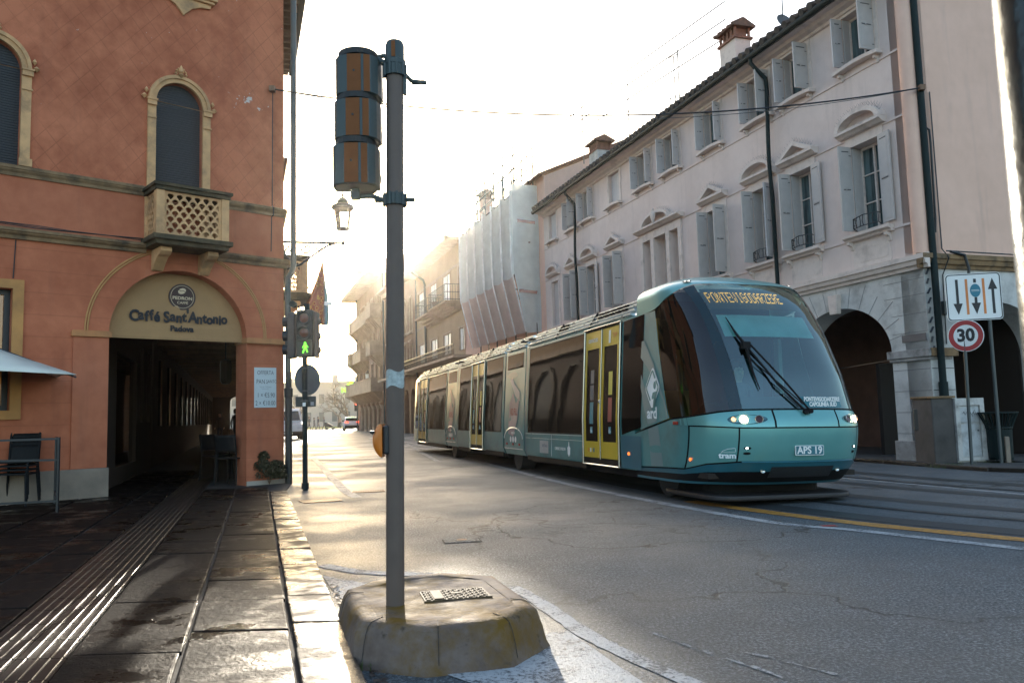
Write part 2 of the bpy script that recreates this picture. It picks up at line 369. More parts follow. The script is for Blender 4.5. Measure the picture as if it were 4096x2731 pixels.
# tramway: darker poured strips, central rail in a slot
tr = MB(); m_trk = M('track_concrete', (.030, .036, .038), .5, var=.2, vs=2, bump=.4, bs=80, bd=.004, dirt=(.06, .065, .065), ds=.8, da=.5)
def off(pts, d):
    o = []
    for i, p in enumerate(pts):
        a = Vector(pts[max(i - 1, 0)]); b = Vector(pts[min(i + 1, len(pts) - 1)]); t = (b - a).normalized(); nn = Vector((-t.y, t.x)); q = Vector(p) + nn * d; o.append((q.x, q.y))
    return o
cl = smooth([(-5.3, 36), (-1.9, 25), (.9, 16.2), (2.6, 11.3), (3.7, 8.7), (4.65, 7.0), (6.4, 4.6), (8.8, 1.9)])
TD = []
for dd, wd in ((.40, .34), (1.15, .16), (1.9, .30), (3.1, .30), (3.8, .14), (4.5, .34)): strip(tr, off(yl, dd), wd, z=.004, jit=.02)
struct(tr.build('tramway', m_trk))
rl = MB()
for dd in (1.15, 3.8): strip(rl, off(yl, dd), .05, z=.007)
struct(rl.build('tramway_rail', M('rail_steel', (.25, .25, .25), .3, m=.9)))
ej = MB(); strip(ej, off(yl, .20), .035, z=.0075, jit=.4); struct(ej.build('tramway_joint', m_joint))

# left pavement: individually cut stone slabs
D0 = -.32
def rowx(x6, y): return x6 + D0 * (y - 6)
pv = MB(); P0 = [(-1.44, 2.), (-1.44, 11.8)]
base = [(rowx(-1.50, -4), -4), (rowx(-1.50, 12.2), 12.2), (-3.75, 13.1), (-4.0, 14.3), (-22, 70), (-34, 70), (-34, -4)]
struct(MB().xy([KS(x, y, .02)[:2] for x, y in base], -.02, .018).build('pavement_bed', m_joint))
def slabrow(mb, xa, xb, y0, y1, len0, len1, z=.035, gap=.006, jz=.004):
    y = y0
    while y < y1:
        L = random.uniform(len0, len1) * (1 + max(0, y - 6) * .03); ye = min(y + L, y1)
        j = lambda: random.uniform(-.009, .009)
        jx = lambda: random.uniform(-.005, .004)
        q = [(rowx(xa, y) + gap - jx(), y + gap + j()), (rowx(xb, y) - gap + jx(), y + gap + j()), (rowx(xb, ye) - gap + jx(), ye - gap), (rowx(xa, ye) + gap - jx(), ye - gap)]
        # chamfered stone: bottom, shoulder, top
        cx = sum(p[0] for p in q) / 4; cy = sum(p[1] for p in q) / 4; zt = z + random.uniform(-jz, jz); tx, ty = random.uniform(-.004, .004), random.uniform(-.004, .004)
        lv = [];
        for ins, dz in ((0, -.04), (0, -.005), (.004, -.0012), (.011, 0)):
            lv.append([KS(p[0] + (cx - p[0]) / abs(cx - p[0] + 1e-6) * ins, p[1] + (cy - p[1]) / abs(cy - p[1] + 1e-6) * ins, 0)[:2] + (zt + dz + tx * (p[0] - cx) + ty * (p[1] - cy),) for p in q])
        b = [p for l in lv for p in l]
        fs = [(4 * i + k, 4 * i + (k + 1) % 4, 4 * i + 4 + (k + 1) % 4, 4 * i + 4 + k) for i in range(3) for k in range(4)] + [(12, 13, 14, 15)]
        mb.add(b, fs); y = ye
for nm, xa, xb, l0, l1 in (('a', -2.27, -1.755, .35, .95), ('b', -2.81, -2.28, .5, 1.1), ('c', -3.72, -3.30, .6, 1.3), ('d', -4.6, -3.74, .6, 1.2), ('e', -5.5, -4.62, .6, 1.2), ('f', -6.5, -5.52, .6, 1.2), ('g', -7.6, -6.52, .6, 1.2)):
    slabrow(pv, xa, xb, .6, 13.4 if nm in 'ab' else 19, l0, l1)
for k in range(8): slabrow(pv, -8.7 - k * 1.1, -7.62 - k * 1.1, 1, 17, .7, 1.3)
struct(pv.build('pavement', m_slab))
kb = MB(); slabrow(kb, -1.745, -1.47, .3, 12.6, .42, .85, z=.042); struct(kb.build('kerb', m_kerb, bevel=.004))
tc = MB()                                         # ribbed guidance strip of short tiles
y = 1.2; m_tact = M('tactile_rubber', (.024, .018, .014), .36, sl=.3, var=.25, vs=12, bump=.3, bs=100, bd=.003)
while y < 16:
    ye = y + .33
    for lane in range(2):
        xa = -3.29 + lane * .24
        q = [KS(rowx(xa + .003, y), y + .003, 0)[:2], KS(rowx(xa + .237, y), y + .003, 0)[:2], KS(rowx(xa + .237, ye), ye - .003, 0)[:2], KS(rowx(xa + .003, ye), ye - .003, 0)[:2]]
        tc.xy(q, .0, .033)
        for r in range(4):
            a = xa + .038 + r * .057
            def rp(o, yy, z): return KS(rowx(a + o, yy), yy, 0)[:2] + (z,)
            prof = [(0, .032), (.003, .037), (.006, .039), (.009, .039), (.012, .037), (.015, .032)]
            tc.grid([[rp(o, y + .008, z) for o, z in prof], [rp(o, ye - .008, z) for o, z in prof]])
    y = ye
struct(tc.build('pavement_tactile', m_tact))
# cement seam between slab rows
def drain(name, label, cx, cy, L, W, rz, n, z=.006):
    t = thing(name, label, 'drain grate', (cx, cy, 0), rz)
    f = MB(); f.box(-L / 2, L / 2, -W / 2, -W / 2 + .02, 0, z + .004).box(-L / 2, L / 2, W / 2 - .02, W / 2, 0, z + .004).box(-L / 2, -L / 2 + .02, -W / 2 + .02, W / 2 - .02, 0, z + .004).box(L / 2 - .02, L / 2, -W / 2 + .02, W / 2 - .02, 0, z + .004)
    f.build('frame', m_rust, t)
    s = MB().box(-L / 2 + .02, L / 2 - .02, -W / 2 + .02, W / 2 - .02, .001, .003); s.build('pit', m_joint, t)
    b = MB()
    for k in range(n): x = -L / 2 + .03 + (L - .06) * (k + .5) / n; b.box(x - .011, x + .011, -W / 2 + .02, W / 2 - .02, .003, z + .003)
    b.build('bars', m_rust, t)
m_rust = M('rusty_iron', (.16, .09, .05), .5, m=.4, var=.3, vs=20, bump=.4)
drain('drain_grate', 'rusty iron gutter grate beside the foot of the pedestrian signal pole', -2.72, 11.2, .52, .42, radians(25), 12)
drain('drain_grate', 'faint rusty grate beyond the end of the white lane line', -2.28, 12.45, .5, .28, radians(10), 12)
t = thing('manhole_cover', 'flat rectangular cover set flush in the asphalt behind the signal pole', 'manhole cover', (-.5, 7.27, 0), radians(10))
MB().box(-.17, .17, -.13, .13, 0, .003).build('frame', m_joint, t); MB().box(-.155, .155, -.115, .115, .004, .0075).build('plate', ASPH, t)
MB().lathe([(.0, .0101), (.045, .0105), (.05, .0125), (.035, .012), (.03, .0105), (0, .0105)], n=16).build('key_ring', m_rust, t)

# right pavement (arcade side) and block behind it
struct(MB().xy([(4.15, 24.5), (6.7, 16.5), (7.55, 12.9), (8.6, 11.6), (30, 15), (30, 30), (-10, 92), (-17, 92), (-14.9, 84)], -.02, .05).build('pavement_right', M('grey_paving', (.07, .065, .06), .6, var=.25, vs=1.5, bump=.4)))
kr = MB()
P = [(-14.9, 84), (4.15, 24.5), (6.7, 16.5), (7.55, 12.9), (8.6, 11.6), (30, 15)]
for a, b in zip(P, P[1:]):
    L = (Vector(b) - Vector(a)).length; n = max(1, int(L / 1.2))
    for k in range(n):
        p, q = Vector(a).lerp(Vector(b), k / n + .004), Vector(a).lerp(Vector(b), (k + 1) / n - .002); d = (q - p).normalized(); nn = Vector((d.y, -d.x)) * -.1
        kr.xy([p, q, q + nn, p + nn], -.02, .065 + random.uniform(-.004, .004))
struct(kr.build('kerb_right', m_kerb, bevel=.008))

# ------------------------------------------------------------------ cafe building on the left
PL = V(-4.16, 14.45, 0); SL = radians(66.88)
cafe = thing('cafe_building', 'terracotta corner building with cafe awning in its arch and roller shuttered arched windows', 'building', PL, radians(-137.95))
MS = Matrix.Rotation(SL, 4, 'Z')            # street side frame: x = -distance along the street, y = outwards
def st(mb, *a, par=None, **k):
    o = mb.build(*a, **k)
    for q in getattr(mb, 'made', [o]): q.parent = par or cafe; q.matrix_local = MS.copy()
    return o
A1 = arch(.70, 2.95, -.3, 2.57, 1.11, 24)
w_ = MB(); w_.wall(rect(0, 9, -.4, 3.95), [A1, rect(4.27, 5.30, 1.38, 3.17)], -.45, 0); w_.build('lower_wall', m_orange, cafe)
MB().wall(rect(0, 9, 3.95, 4.9), [], -.45, 0).build('middle_wall', m_orange_p, cafe)
def awin(x0, x1, z0, zs): return arch(x0, x1, z0, zs, (x1 - x0) / 2, 20)
H1 = awin(1.515, 2.295, 4.15, 6.52); H2 = awin(4.24, 5.02, 5.0, 6.52)
MB().wall(rect(0, 9, 4.9, 10.8), [[(x, max(z, 4.95)) for x, z in H1], H2, rect(1.4, 2.3, 8.62, 10.2), rect(3.9, 4.7, 8.62, 10.2)], -.45, 0).build('upper_wall', m_orange_d, cafe)
MB().box(0, .7, -.02, .03, 0, .095).box(-.03, 0, -.4, .03, 0, .095).build('pillar_base', M('pale_stone', (.42, .36, .3), .8), cafe, bevel=.008)
MB().box(2.93, 9, 0, .07, 0, .48).box(2.93, 2.945, -.45, 0, 0, .48).build('plinth', m_conc, cafe, bevel=.012)
MB().box(2.952, 3.46, 0, .035, .482, 2.498).build('pilaster', m_orange_p, cafe, bevel=.006)
cp = MB()
for x0, x1 in ((-.03, .73), (2.92, 3.49)):
    cp.nx().box(x0, x1, -.46, .075, 2.50, 2.58); cp.box(x0 + .015, x1 - .015, -.46, .06, 2.58, 2.60)
cp.build('pillar_cap', M('ochre_cap', (.48, .21, .08), .85, var=.2, dirt=(.12, .08, .05)), cafe, bevel=.006)
am = MB()
for r in (1.44, 1.475): am.tube([(1.82 + r * cos(pi * k / 40), .008, 2.60 + r * .98 * sin(pi * k / 40)) for k in range(41)], .013, 6)
am.build('arch_moulding', M('ochre_trim', (.48, .25, .09), .8), cafe, smooth=True)
def course(z0, z1, pr, nm, mt, gaps):
    s = MB(); h = z1 - z0
    prof = [(0, z0), (pr * .35, z0), (pr * .45, z0 + h * .3), (pr * .8, z0 + h * .5), (pr * .85, z0 + h * .62), (pr, z0 + h * .66), (pr, z1 - .01), (0, z1 + .015)]
    for a, b in gaps: s.prism(prof, a, b, lambda p, t: (t, p[0], p[1]))
    s.build(nm, mt, cafe)
    s2 = MB(); s2.prism(prof, -7.5, .0, lambda p, t: (t, p[0], p[1])); st(s2, nm, mt)
course(3.91, 4.07, .13, 'lower_string_course', m_weath, ((-.04, 1.24), (2.42, 9)))
course(4.86, 5.02, .07, 'upper_string_course', m_weath, ((-.03, 1.26), (2.44, 9)))
# cables along the lower course
cb = MB()
for o in range(3): cb.tube([(2.5 + k * .5, .10 + o * .012, 4.10 + .012 * sin(k * 1.7 + o) + .008 * o) for k in range(14)], .007, 5)
cb.tube([(.22, .012, 7.2), (.23, .012, 5.05), (.24, .085, 5.0), (.24, .085, 4.86), (.24, .012, 4.84), (.25, .012, 4.2)], .009, 5)
cb.tube([(4.25, .012, 3.9), (4.27, .012, 3.32)], .008, 5)
cb.build('cable', m_black, cafe, smooth=True)
# balcony with pierced scallop panels
def scallops(x0, x1, z0, z1, cols, rows):
    dx = (x1 - x0) / cols; dz = (z1 - z0) / rows; hs = []
    for r in range(rows):
        for c in range(cols + (r % 2)):
            cx = x0 + (c + .5 - .5 * (r % 2)) * dx; cz = z0 + (r + .5) * dz; a = dx * .36; 
            pts = [(cx, cz - dz * .62)] + [(cx + a * cos(t), cz + dz * .02 + dz * .5 * sin(t)) for t in [pi * k / 6 for k in range(7)]]
            pts = [(min(max(px, x0 + .008), x1 - .008), min(max(pz, z0 + .006), z1 - .006)) for px, pz in pts]
            if cx - a < x0 or cx + a > x1: 
                if cx < x0 + .01: pts = [p for p in pts if p[0] > x0 + .009] + [(x0 + .008, cz - dz * .5), ]
                else: pts = [p for p in pts if p[0] < x1 - .009] + [(x1 - .008, cz + dz * .4), (x1 - .008, cz - dz * .5)][::-1]
                if cx < x0 + .01: pts.append((x0 + .008, cz + dz * .4)); 
                c0 = (sum(p[0] for p in pts) / len(pts), sum(p[1] for p in pts) / len(pts)); pts.sort(key=lambda p: math.atan2(p[1] - c0[1], p[0] - c0[0]))
            hs.append(pts)
    return hs
def balcony(par, x0, x1, dep, z0, z1, Mx=None, cols=6, rows=7):
    fin = (lambda o: (setattr(o, 'matrix_local', Mx.copy()), o)[1]) if Mx is not None else (lambda o: o)
    b = fin(MB().box(x0 - .05, x1 + .05, -.0, dep + .06, z0 - .05, z0 + .03).box(x0, x1, 0, dep, z0 - .12, z0 - .05).build('balcony_slab', m_moss_st, par, bevel=.01))
    if Mx is None: pass
    kids = []
    h0, h1 = z0 + .03, z1 - .12; pw = .13
    p = MB()
    for xa in (x0, x1 - pw): p.box(xa, xa + pw, dep - pw, dep, h0, h1)
    for xa in (x0, x1 - pw * .6): p.box(xa, xa + pw * .6, 0, .06, h0, h1)
    kids.append(p.build('post', m_cream, b, bevel=.006))
    f = MB().wall(rect(x0 + pw, x1 - pw, h0, h1), scallops(x0 + pw + .03, x1 - pw - .03, h0 + .03, h1 - .03, cols, rows), dep - .075, dep - .035); kids.append(f.build('pierced_panel', m_cream, b))
    for xa in (x0 + .03, x1 - .07):
        s = MB().wall(rect(.06, dep - pw, h0, h1), scallops(.09, dep - pw - .03, h0 + .03, h1 - .03, 3, rows), 0, .04)
        s.v = [(xa + y, x, z) for x, y, z in s.v]; kids.append(s.build('pierced_panel', m_cream, b))
    kids.append(MB().box(x0 - .05, x1 + .05, -.0, dep + .05, z1 - .055, z1).box(x0 - .02, x1 + .02, 0, dep + .02, z1 - .12, z1 - .055).build('rail', m_moss_st, b, bevel=.01))
    for xa in (x0 + .12, x1 - .30):
        k = MB().yz([(0, z0 - .13), (dep * .75, z0 - .13), (dep * .78, z0 - .2), (dep * .66, z0 - .25), (dep * .5, z0 - .27), (dep * .28, z0 - .36), (dep * .1, z0 - .46), (0, z0 - .47)], xa, xa + .18); kids.append(k.build('bracket', m_cream, b, bevel=.01))
    return b
bal = balcony(cafe, 1.27, 2.45, .60, 4.10, 4.97)
balcony(cafe, -3.6, -2.4, .62, 3.82, 4.66, Mx=MS)
def ring(mb, x0, x1, z0, zs, wd, y0, y1):
    inner = awin(x0, x1, z0 + .001, zs); o = arch(x0 - wd, x1 + wd, z0, zs, (x1 - x0) / 2 + wd, 24)
    mb.wall(o, [inner], y0, y1)
for x0, x1, z0 in ((1.515, 2.295, 4.16), (4.24, 5.02, 5.02)):
    f = MB(); ring(f, x0, x1, z0, 6.52, .13, 0, .05); ring(f, x0 - .07, x1 + .07, 6.5, 6.52, .055, .0501, .075)
    wo = f.build('window', m_cream, cafe)
    c = MB()
    for xa in (x0 - .145, x1 - .0): 
        c.box(xa, xa + .145, .0502, .09, 6.42, 6.50); c.box(xa - .012, xa + .157, .0501, .105, 6.50, 6.53); c.box(xa, xa + .145, .0503, .07, 6.20, 6.225)
        c.box(xa - .015, xa + .16, .0504, .075, z0, z0 + .12)
    cx = (x0 + x1) / 2; zt = 6.52 + (x1 - x0) / 2 + .13
    for k in range(7):
        a = pi * k / 6; c.lathe([(0, -.03), (.028, 0), (0, .03)], (cx + .085 * cos(a), .07, zt + .02 + .10 * sin(a)), 8)
    c.lathe([(0, -.06), (.05, 0), (.02, .09), (0, .13)], (cx, .07, zt + .06), 10); c.lathe([(0, -.05), (.06, 0), (0, .05)], (cx, .07, zt), 10)
    for sx in (x0 - .19, x1 + .19):
        c.lathe([(0, -.05), (.05, 0), (0, .05)], (sx, .04, 6.56), 10); c.lathe([(0, -.05), (.036, 0), (0, .06)], (sx + (.03 if sx < cx else -.03), .05, 6.66), 8)
    c.build('ornament', m_cream, wo, smooth=True)
    s = MB(); zz = z0; rows = []
    while zz < 6.93:
        for dz, yy in ((0, -.12), (.008, -.109), (.030, -.104), (.036, -.118)): rows.append([(x0 - .05, yy, zz + dz), (x1 + .05, yy, zz + dz)])
        zz += .04
    s.grid(rows, flip=True); s.build('roller_shutter', m_shut, wo)
for x0, x1 in ((1.3, 2.42), (3.72, 4.8)):
    s = MB().box(x0, x1, 0, .14, 8.52, 8.60).box(x0 + .04, x1 - .04, 0, .10, 8.47, 8.52); cx = (x0 + x1) / 2
    if x0 < 2: s.xz([(x0 + .08, 8.47), (x0 + .1, 8.40), (cx - .3, 8.38), (cx - .14, 8.30), (cx - .03, 8.18), (cx, 8.14), (cx + .03, 8.18), (cx + .14, 8.30), (cx + .3, 8.38), (x1 - .1, 8.40), (x1 - .08, 8.47)], .0, .05)
    else: s.box(x0 + .1, x0 + .24, 0, .12, 8.28, 8.47); s.box(x1 - .24, x1 - .1, 0, .12, 8.28, 8.47)
    so_ = s.build('window_sill', m_cream if x0 < 2 else m_weath, cafe, bevel=.012)
    MB().box(x0 + .1, x1 - .1, -.16, -.12, 8.6, 10.2).build('pane', m_glass_d, so_)
gw = MB().wall(rect(4.13, 5.44, 1.25, 3.30), [rect(4.271, 5.299, 1.381, 3.169)], 0, .045).build('window', M('ochre_frame', (.50, .24, .075), .8, dirt=(.15, .08, .04)), cafe)
MB().wall(rect(4.272, 5.298, 1.382, 3.168), [rect(4.35, 5.22, 1.46, 3.09)], -.2, -.14).build('sash', m_black, gw)
MB().box(4.34, 5.23, -.18, -.175, 1.45, 3.10).build('pane', clear('shop_pane', (.55, .5, .42)), gw)
MB().box(4.2, 5.6, -.95, -.9, .9, 3.4).build('lit_room_wall', emit('lit_room', (1, .52, .12), .16), gw)
MB().wall(arch(4.42, 5.0, 1.9, 2.55, .29, 12), [arch(4.47, 4.95, 1.91, 2.55, .24, 12)], -.9, -.86).box(4.47, 4.95, -.9, -.88, 1.9, 2.55).build('room_arch', m_dark, gw)
# awning cloth in the lunette, with its lettering
aw = MB(); rows = []
for j in range(13):
    zz = 2.555 + (1.10) * (j / 12) ** .9; hw = 1.115 * math.sqrt(max(0, 1 - ((zz - 2.57) / 1.115) ** 2)) if zz > 2.57 else 1.115
    rows.append([(1.825 - hw + 2 * hw * k / 24, -.16 - .10 * (j / 12) + .006 * sin(k * 1.9 + j * .6), zz) for k in range(25)])
aw.grid(rows, flip=True); aw.box(.71, 2.94, -.185, -.145, 2.525, 2.552)
awn = aw.build('awning', m_awn, cafe, smooth=True)
def aY(z): return -.152 - .10 * min(1, max(0, (z - 2.555) / 1.1)) ** 1.1 + .012
MB().lathe([(.225, 0), (.225, .01), (0, .01)], n=40, M=Matrix.Translation((1.75, aY(3.27) - .01, 3.27)) @ Matrix.Rotation(-pi / 2, 4, 'X')).build('emblem_disc', m_brown, awn)
lg = MB(); m_cr2 = M('logo_cream', (.62, .50, .34), .7)
def annulus(mb, cx, cz, r0, r1, y, n=40, e=1): mb.grid([[(cx + r * cos(2 * pi * k / n), y, cz + e * r * sin(2 * pi * k / n)) for k in range(n + 1)] for r in (r0, r1)])
annulus(lg, 1.75, 3.27, .188, .196, aY(3.27) + .003)
lg.xz([(1.755 + .066 * cos(a) * 1, 3.37 + .05 * sin(a) + .014 * cos(a) * -1) for a in [2 * pi * k / 20 for k in range(20)]], aY(3.3), aY(3.3) + .006)
lg.build('emblem_ring', m_cr2, awn)
sl = MB(); sl.tube([(1.695, aY(3.3) + .008, 3.358), (1.74, aY(3.3) + .009, 3.377), (1.78, aY(3.3) + .009, 3.372), (1.815, aY(3.3) + .008, 3.388)], .005, 5); sl.build('bean_groove', m_brown, awn)
def lt(s, x, z, size, mt=m_ink, bold=.0, sx=1, dz=0, rot=0):
    X = V(-cos(rot), 0, sin(rot)); Z = V(sin(rot), 0, cos(rot)) if rot else V(0, 0, 1)
    return text('lettering', s, size, mt, awn, (x, aY(z) + .008, z), X, Z, .003, bold=bold, sx=sx)
lt('PEDRON', 1.75, 3.245, .075, m_cr2, .0015, 1.12); lt('CAFFÈ', 1.75, 3.165, .06, m_cr2, .0005, 1.1)
wd = "Caffé Sant'Antonio"; adv = dict(C=.135, a=.115, f=.088, é=.115, S=.125, n=.118, t=.09, A=.14, o=.115, i=.062); adv["'"] = .05; adv[' '] = .06
tot = sum(adv[c] for c in wd); x = 1.79 + .80; k_ = 1.60 / tot
for i, c in enumerate(wd):
    a = adv[c] * k_
    if c != ' ': lt(c, x - a / 2, 2.905 + (.012 if i % 2 else -.008) + (.06 if c == "'" else 0) - (0 if c in "CSAfté" else .0), .255 if c in 'CSA' else .235, bold=.009, rot=((i * 37) % 7 - 3) * .02, sx=.86 if c not in "'" else 1)
    x -= a
lt('Padova', 1.77, 2.715, .135, bold=.005)
# street flank, portico vaults, roof
fl = MB(); fl.wall(rect(-7.5, -.0, -.4, 10.8), [rect(-3.35, -2.7, 4.0, 5.9), rect(-6.3, -5.6, 4.8, 5.9)], -.5, 0)
st(fl, 'flank_wall', brick('flank_brick', (.20, .085, .04), (.15, .065, .03), (.18, .11, .07)), par=cafe)
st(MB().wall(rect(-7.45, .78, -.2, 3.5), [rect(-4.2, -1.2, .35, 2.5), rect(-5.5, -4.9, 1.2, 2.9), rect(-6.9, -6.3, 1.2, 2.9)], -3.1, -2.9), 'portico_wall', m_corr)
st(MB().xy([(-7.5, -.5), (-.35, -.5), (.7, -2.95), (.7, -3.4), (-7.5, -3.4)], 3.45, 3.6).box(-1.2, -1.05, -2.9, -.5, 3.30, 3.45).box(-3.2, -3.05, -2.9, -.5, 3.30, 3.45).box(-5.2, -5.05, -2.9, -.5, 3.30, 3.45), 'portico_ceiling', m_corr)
st(MB().box(-7.4, -1.6, -3.3, -3.25, .5, 3.2), 'portico_window', m_glass_d)
st(MB().box(-4.2, -1.2, -3.0, -2.97, .35, 2.5), 'shop_window', clear('shop_glass', (.6, .55, .45)))
st(MB().box(-2.25, -1.95, -3.2, -3.12, .50, .62).nx().box(-2.2, -2.0, -3.2, -3.12, .40, .47), 'lamp_reflection', m_warm)  # glowing boxes stand in for a lamp's reflection in the shop window
st(MB().box(-3.4, -3.35, -3.6, -3.1, .3, 2.5).nx().box(-4.2, -1.2, -3.9, -3.85, .2, 2.6), 'shop_partition', m_cream)
sg_ = MB()
for k in range(9): sg_.nx().box(-3.1 + .02 * k, -2.85 + .05 * (k % 3), -3.14, -3.12, .6 + k * .2, .68 + k * .2 + .03 * (k % 2))
st(sg_, 'shop_sticker', M('gold_sticker', (.40, .24, .06), .5))
MB().box(2.95, 9, -9, -.46, 3.46, 3.6).box(3.2, 9, -3.2, -3.0, -.2, 3.45).build('inner_floor', m_dark, cafe)
MB().box(9, 9.3, -8, .0, -.4, 10.8).box(.2, 9, -8, -7.8, -.4, 10.8).build('rear_wall', m_orange_p, cafe)
for o_ in []: pass
rf = MB().box(-.6, 9.4, -8, .55, 10.95, 11.1).build('roof', m_tile, cafe)
e = st(MB().box(-7.5, .6, -.5, .60, 10.93, 10.95).box(-7.52, .62, .52, .66, 10.84, 10.98), 'eave', m_green_metal)
ra = MB()
for k in range(24): ra.box(-7.4 + k * .33, -7.3 + k * .33, -.1, .50, 10.80, 10.925)
st(ra, 'rafter', m_wood)
# rainwater pipe at the corner
dp = MB().tube([(-4.0 + .06, 14.36, 10.7), (-3.955, 14.36, 4.1), (-3.955, 14.36, 3.95), (-3.99, 14.36, 3.82), (-4.05, 14.36, 3.72), (-4.06, 14.36, 3.55), (-4.055, 14.36, 1.9)], .052, 12)
dp.build('downpipe', m_zinc, cafe, smooth=True).matrix_parent_inverse = Matrix.LocRotScale(PL, Matrix.Rotation(radians(-137.95), 3, 'Z').to_quaternion(), None).inverted()
INV = Matrix.LocRotScale(PL, Matrix.Rotation(radians(-137.95), 3, 'Z').to_quaternion(), None).inverted()
d2 = MB().tube([(-4.05, 14.36, 2.0), (-4.05, 14.36, 1.72), (-4.05, 14.36, 1.70), (-4.05, 14.36, 1.55), (-4.05, 14.36, 1.54), (-4.05, 14.36, 0)], [.055, .055, .08, .075, .062, .062], 12)
d2.build('cast_iron_boot', m_black, cafe, smooth=True).matrix_parent_inverse = INV
# lower portico building further along the same side
arc = thing('portico_building', 'long low brick portico building lining the left side beyond the cafe corner', 'building', PL + V(-.3244 * 7.6, .9459 * 7.6, 0), radians(-71.07))
m_sunlit_brick = brick('sunlit_gold_brick', (.62, .34, .12), (.52, .28, .10), (.5, .34, .18))  # sunlit gold put into the brick colour for the tram window reflections
hs = [arch(-48 + k * 3.4, -48 + k * 3.4 + 2.3, -.3, 2.4, 1.1, 12) for k in range(14) if k < 10]
hs += [rect(-47.4 + k * 3.4, -46.4 + k * 3.4, 4.8, 6.6) for k in range(14)]
MB().wall(rect(-48.6, 0, 4.05, 8.4), [h for h in hs if h[0][1] > 4], -.5, 0).build('street_wall', m_sunlit_brick, arc)
MB().wall(rect(-48.6, 0, -.4, 4.0), [h for h in hs if h[0][1] < 4], -.5, 0).build('portico_arcade', brick('dark_brick', (.20, .10, .045), (.15, .07, .03), (.18, .12, .07)), arc)  # ground floor brick darkened so the tram windows mirror gold only above
nr = [arch(-14 + k * 3.4, -14 + k * 3.4 + 2.3, -.1, 2.4, 1.1, 12) for k in range(4)]
b_ = MB()
for h in nr + hs[:10]: b_.nx().wall([(x + (-.18 if x < (h[0][0] + h[1][0]) / 2 else .18), z + (.16 if z > 2.3 else 0)) for x, z in h], [h], .001, .07)
b_.build('arch_band', M('brown_band', (.16, .10, .05), .85), arc)
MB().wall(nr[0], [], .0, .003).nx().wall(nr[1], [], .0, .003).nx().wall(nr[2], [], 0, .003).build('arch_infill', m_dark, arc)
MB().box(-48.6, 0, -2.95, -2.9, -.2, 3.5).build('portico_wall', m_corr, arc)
pw_ = MB()
for k in range(16): x = -2 - k * 2.9; pw_.nx().box(x, x + .5, -2.9, -2.84, 1.1, 2.9)
pw_.build('portico_window', m_glass_d, arc)
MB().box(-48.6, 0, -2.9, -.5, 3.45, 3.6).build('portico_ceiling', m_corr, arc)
jo = MB()
for k in range(30): jo.nx().box(-1.2 - k * 1.6, -1.05 - k * 1.6, -2.9, -.5, 3.3, 3.45)
jo.build('ceiling_beam', m_wood, arc)
MB().box(-48.6, 0, -5, -.5, 8.4, 8.6).box(-48.6, 0, -.5, .5, 8.42, 8.5).build('roof', m_tile, arc)
MB().box(-48.6, 0, .0, .12, 3.95, 4.15).box(-48.6, 0, 0, .14, 8.2, 8.41).build('cornice', m_cream, arc)

MB().wall(rect(-3.3, .0, -.2, 3.5), [arch(-1.72, -.80, -.1, 2.9, .46, 12)], -.1, .1).build('end_arch_wall', m_corr, arc).matrix_local = Matrix.Translation((-48.4, .2, 0)) @ Matrix.Rotation(pi / 2, 4, 'Z')
# ------------------------------------------------------------------ arcaded pale building on the right
RF = Matrix.LocRotScale(V(7.402, 15.505, 0), Matrix.Rotation(radians(108.93), 3, 'Z').to_quaternion(), None)
pal = thing('arcaded_building', 'pale pink two storey building with grey shutters above dark street arches, pediments over its windows', 'building', M=RF)
m_wallr = stucco('pale_lilac_stucco', (.72, .59, .525), (.65, .525, .465), dirt=(.20, .16, .15))
m_pink = stucco('pink_stucco', (.80, .52, .40), (.73, .47, .355), dirt=(.26, .19, .17))
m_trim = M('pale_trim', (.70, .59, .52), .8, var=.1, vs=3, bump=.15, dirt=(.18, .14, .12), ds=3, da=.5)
m_rust_st = M('arcade_stone', (.58, .565, .53), .8, var=.10, vs=2, bump=.15, bs=30, dirt=(.14, .13, .12), ds=1.6, da=.7)
m_shg = M('grey_shutter', (.46, .425, .40), .6, var=.06, vs=6)
m_shl = M('pale_shutter', (.50, .47, .46), .6, var=.06, vs=6)
m_pane = NT('curtained_glass')
_x = m_pane.n('SeparateXYZ', i={0: m_pane.co()}).outputs
m_pane.base(m_pane.mix(m_pane.ramp(m_pane.noise(9, 3, m_pane.n('Mapping', i={'Vector': m_pane.co(), 'Scale': (1, 1, .08)}).outputs[0]), (.4, 0), (.6, 1)), (.02, .035, .038), (.09, .14, .145))); m_pane.sp(r=.06, sl=.6); m_pane = m_pane.m
SM = Matrix.Translation((-.9, 0, 0)) @ Matrix.Rotation(pi / 2, 4, 'Z')
def sd(mb, *a, par=None, **k):
    o = mb.build(*a, **k)
    for q in getattr(mb, 'made', [o]): q.parent = par or pal; q.matrix_local = SM.copy()
    return o
UW = [(-.12, .74, 'h', 90), (1.84, 2.68, 'h', 90), (3.24, 4.08, 'h', 90), (5.3, 6.1, 'o', 130), (7.42, 8.24, 'o', 130), (9.1, 9.95, 'o', 130), (11.25, 12.05, 'c', 0), (13.4, 14.25, 'o', 110), (14.9, 15.65, 'h', 90), (16.9, 17.7, 'c', 0)]
LW = [(-.05, .72, 172, 'a'), (1.92, 2.66, 172, 't'), (3.37, 4.1, 140, 'a'), (5.33, 6.15, 92, 't'), (11.3, 12.1, 92, 't'), (13.4, 14.15, 168, 'a'), (14.92, 15.66, 92, 't'), (16.87, 17.6, -1, 'a')]
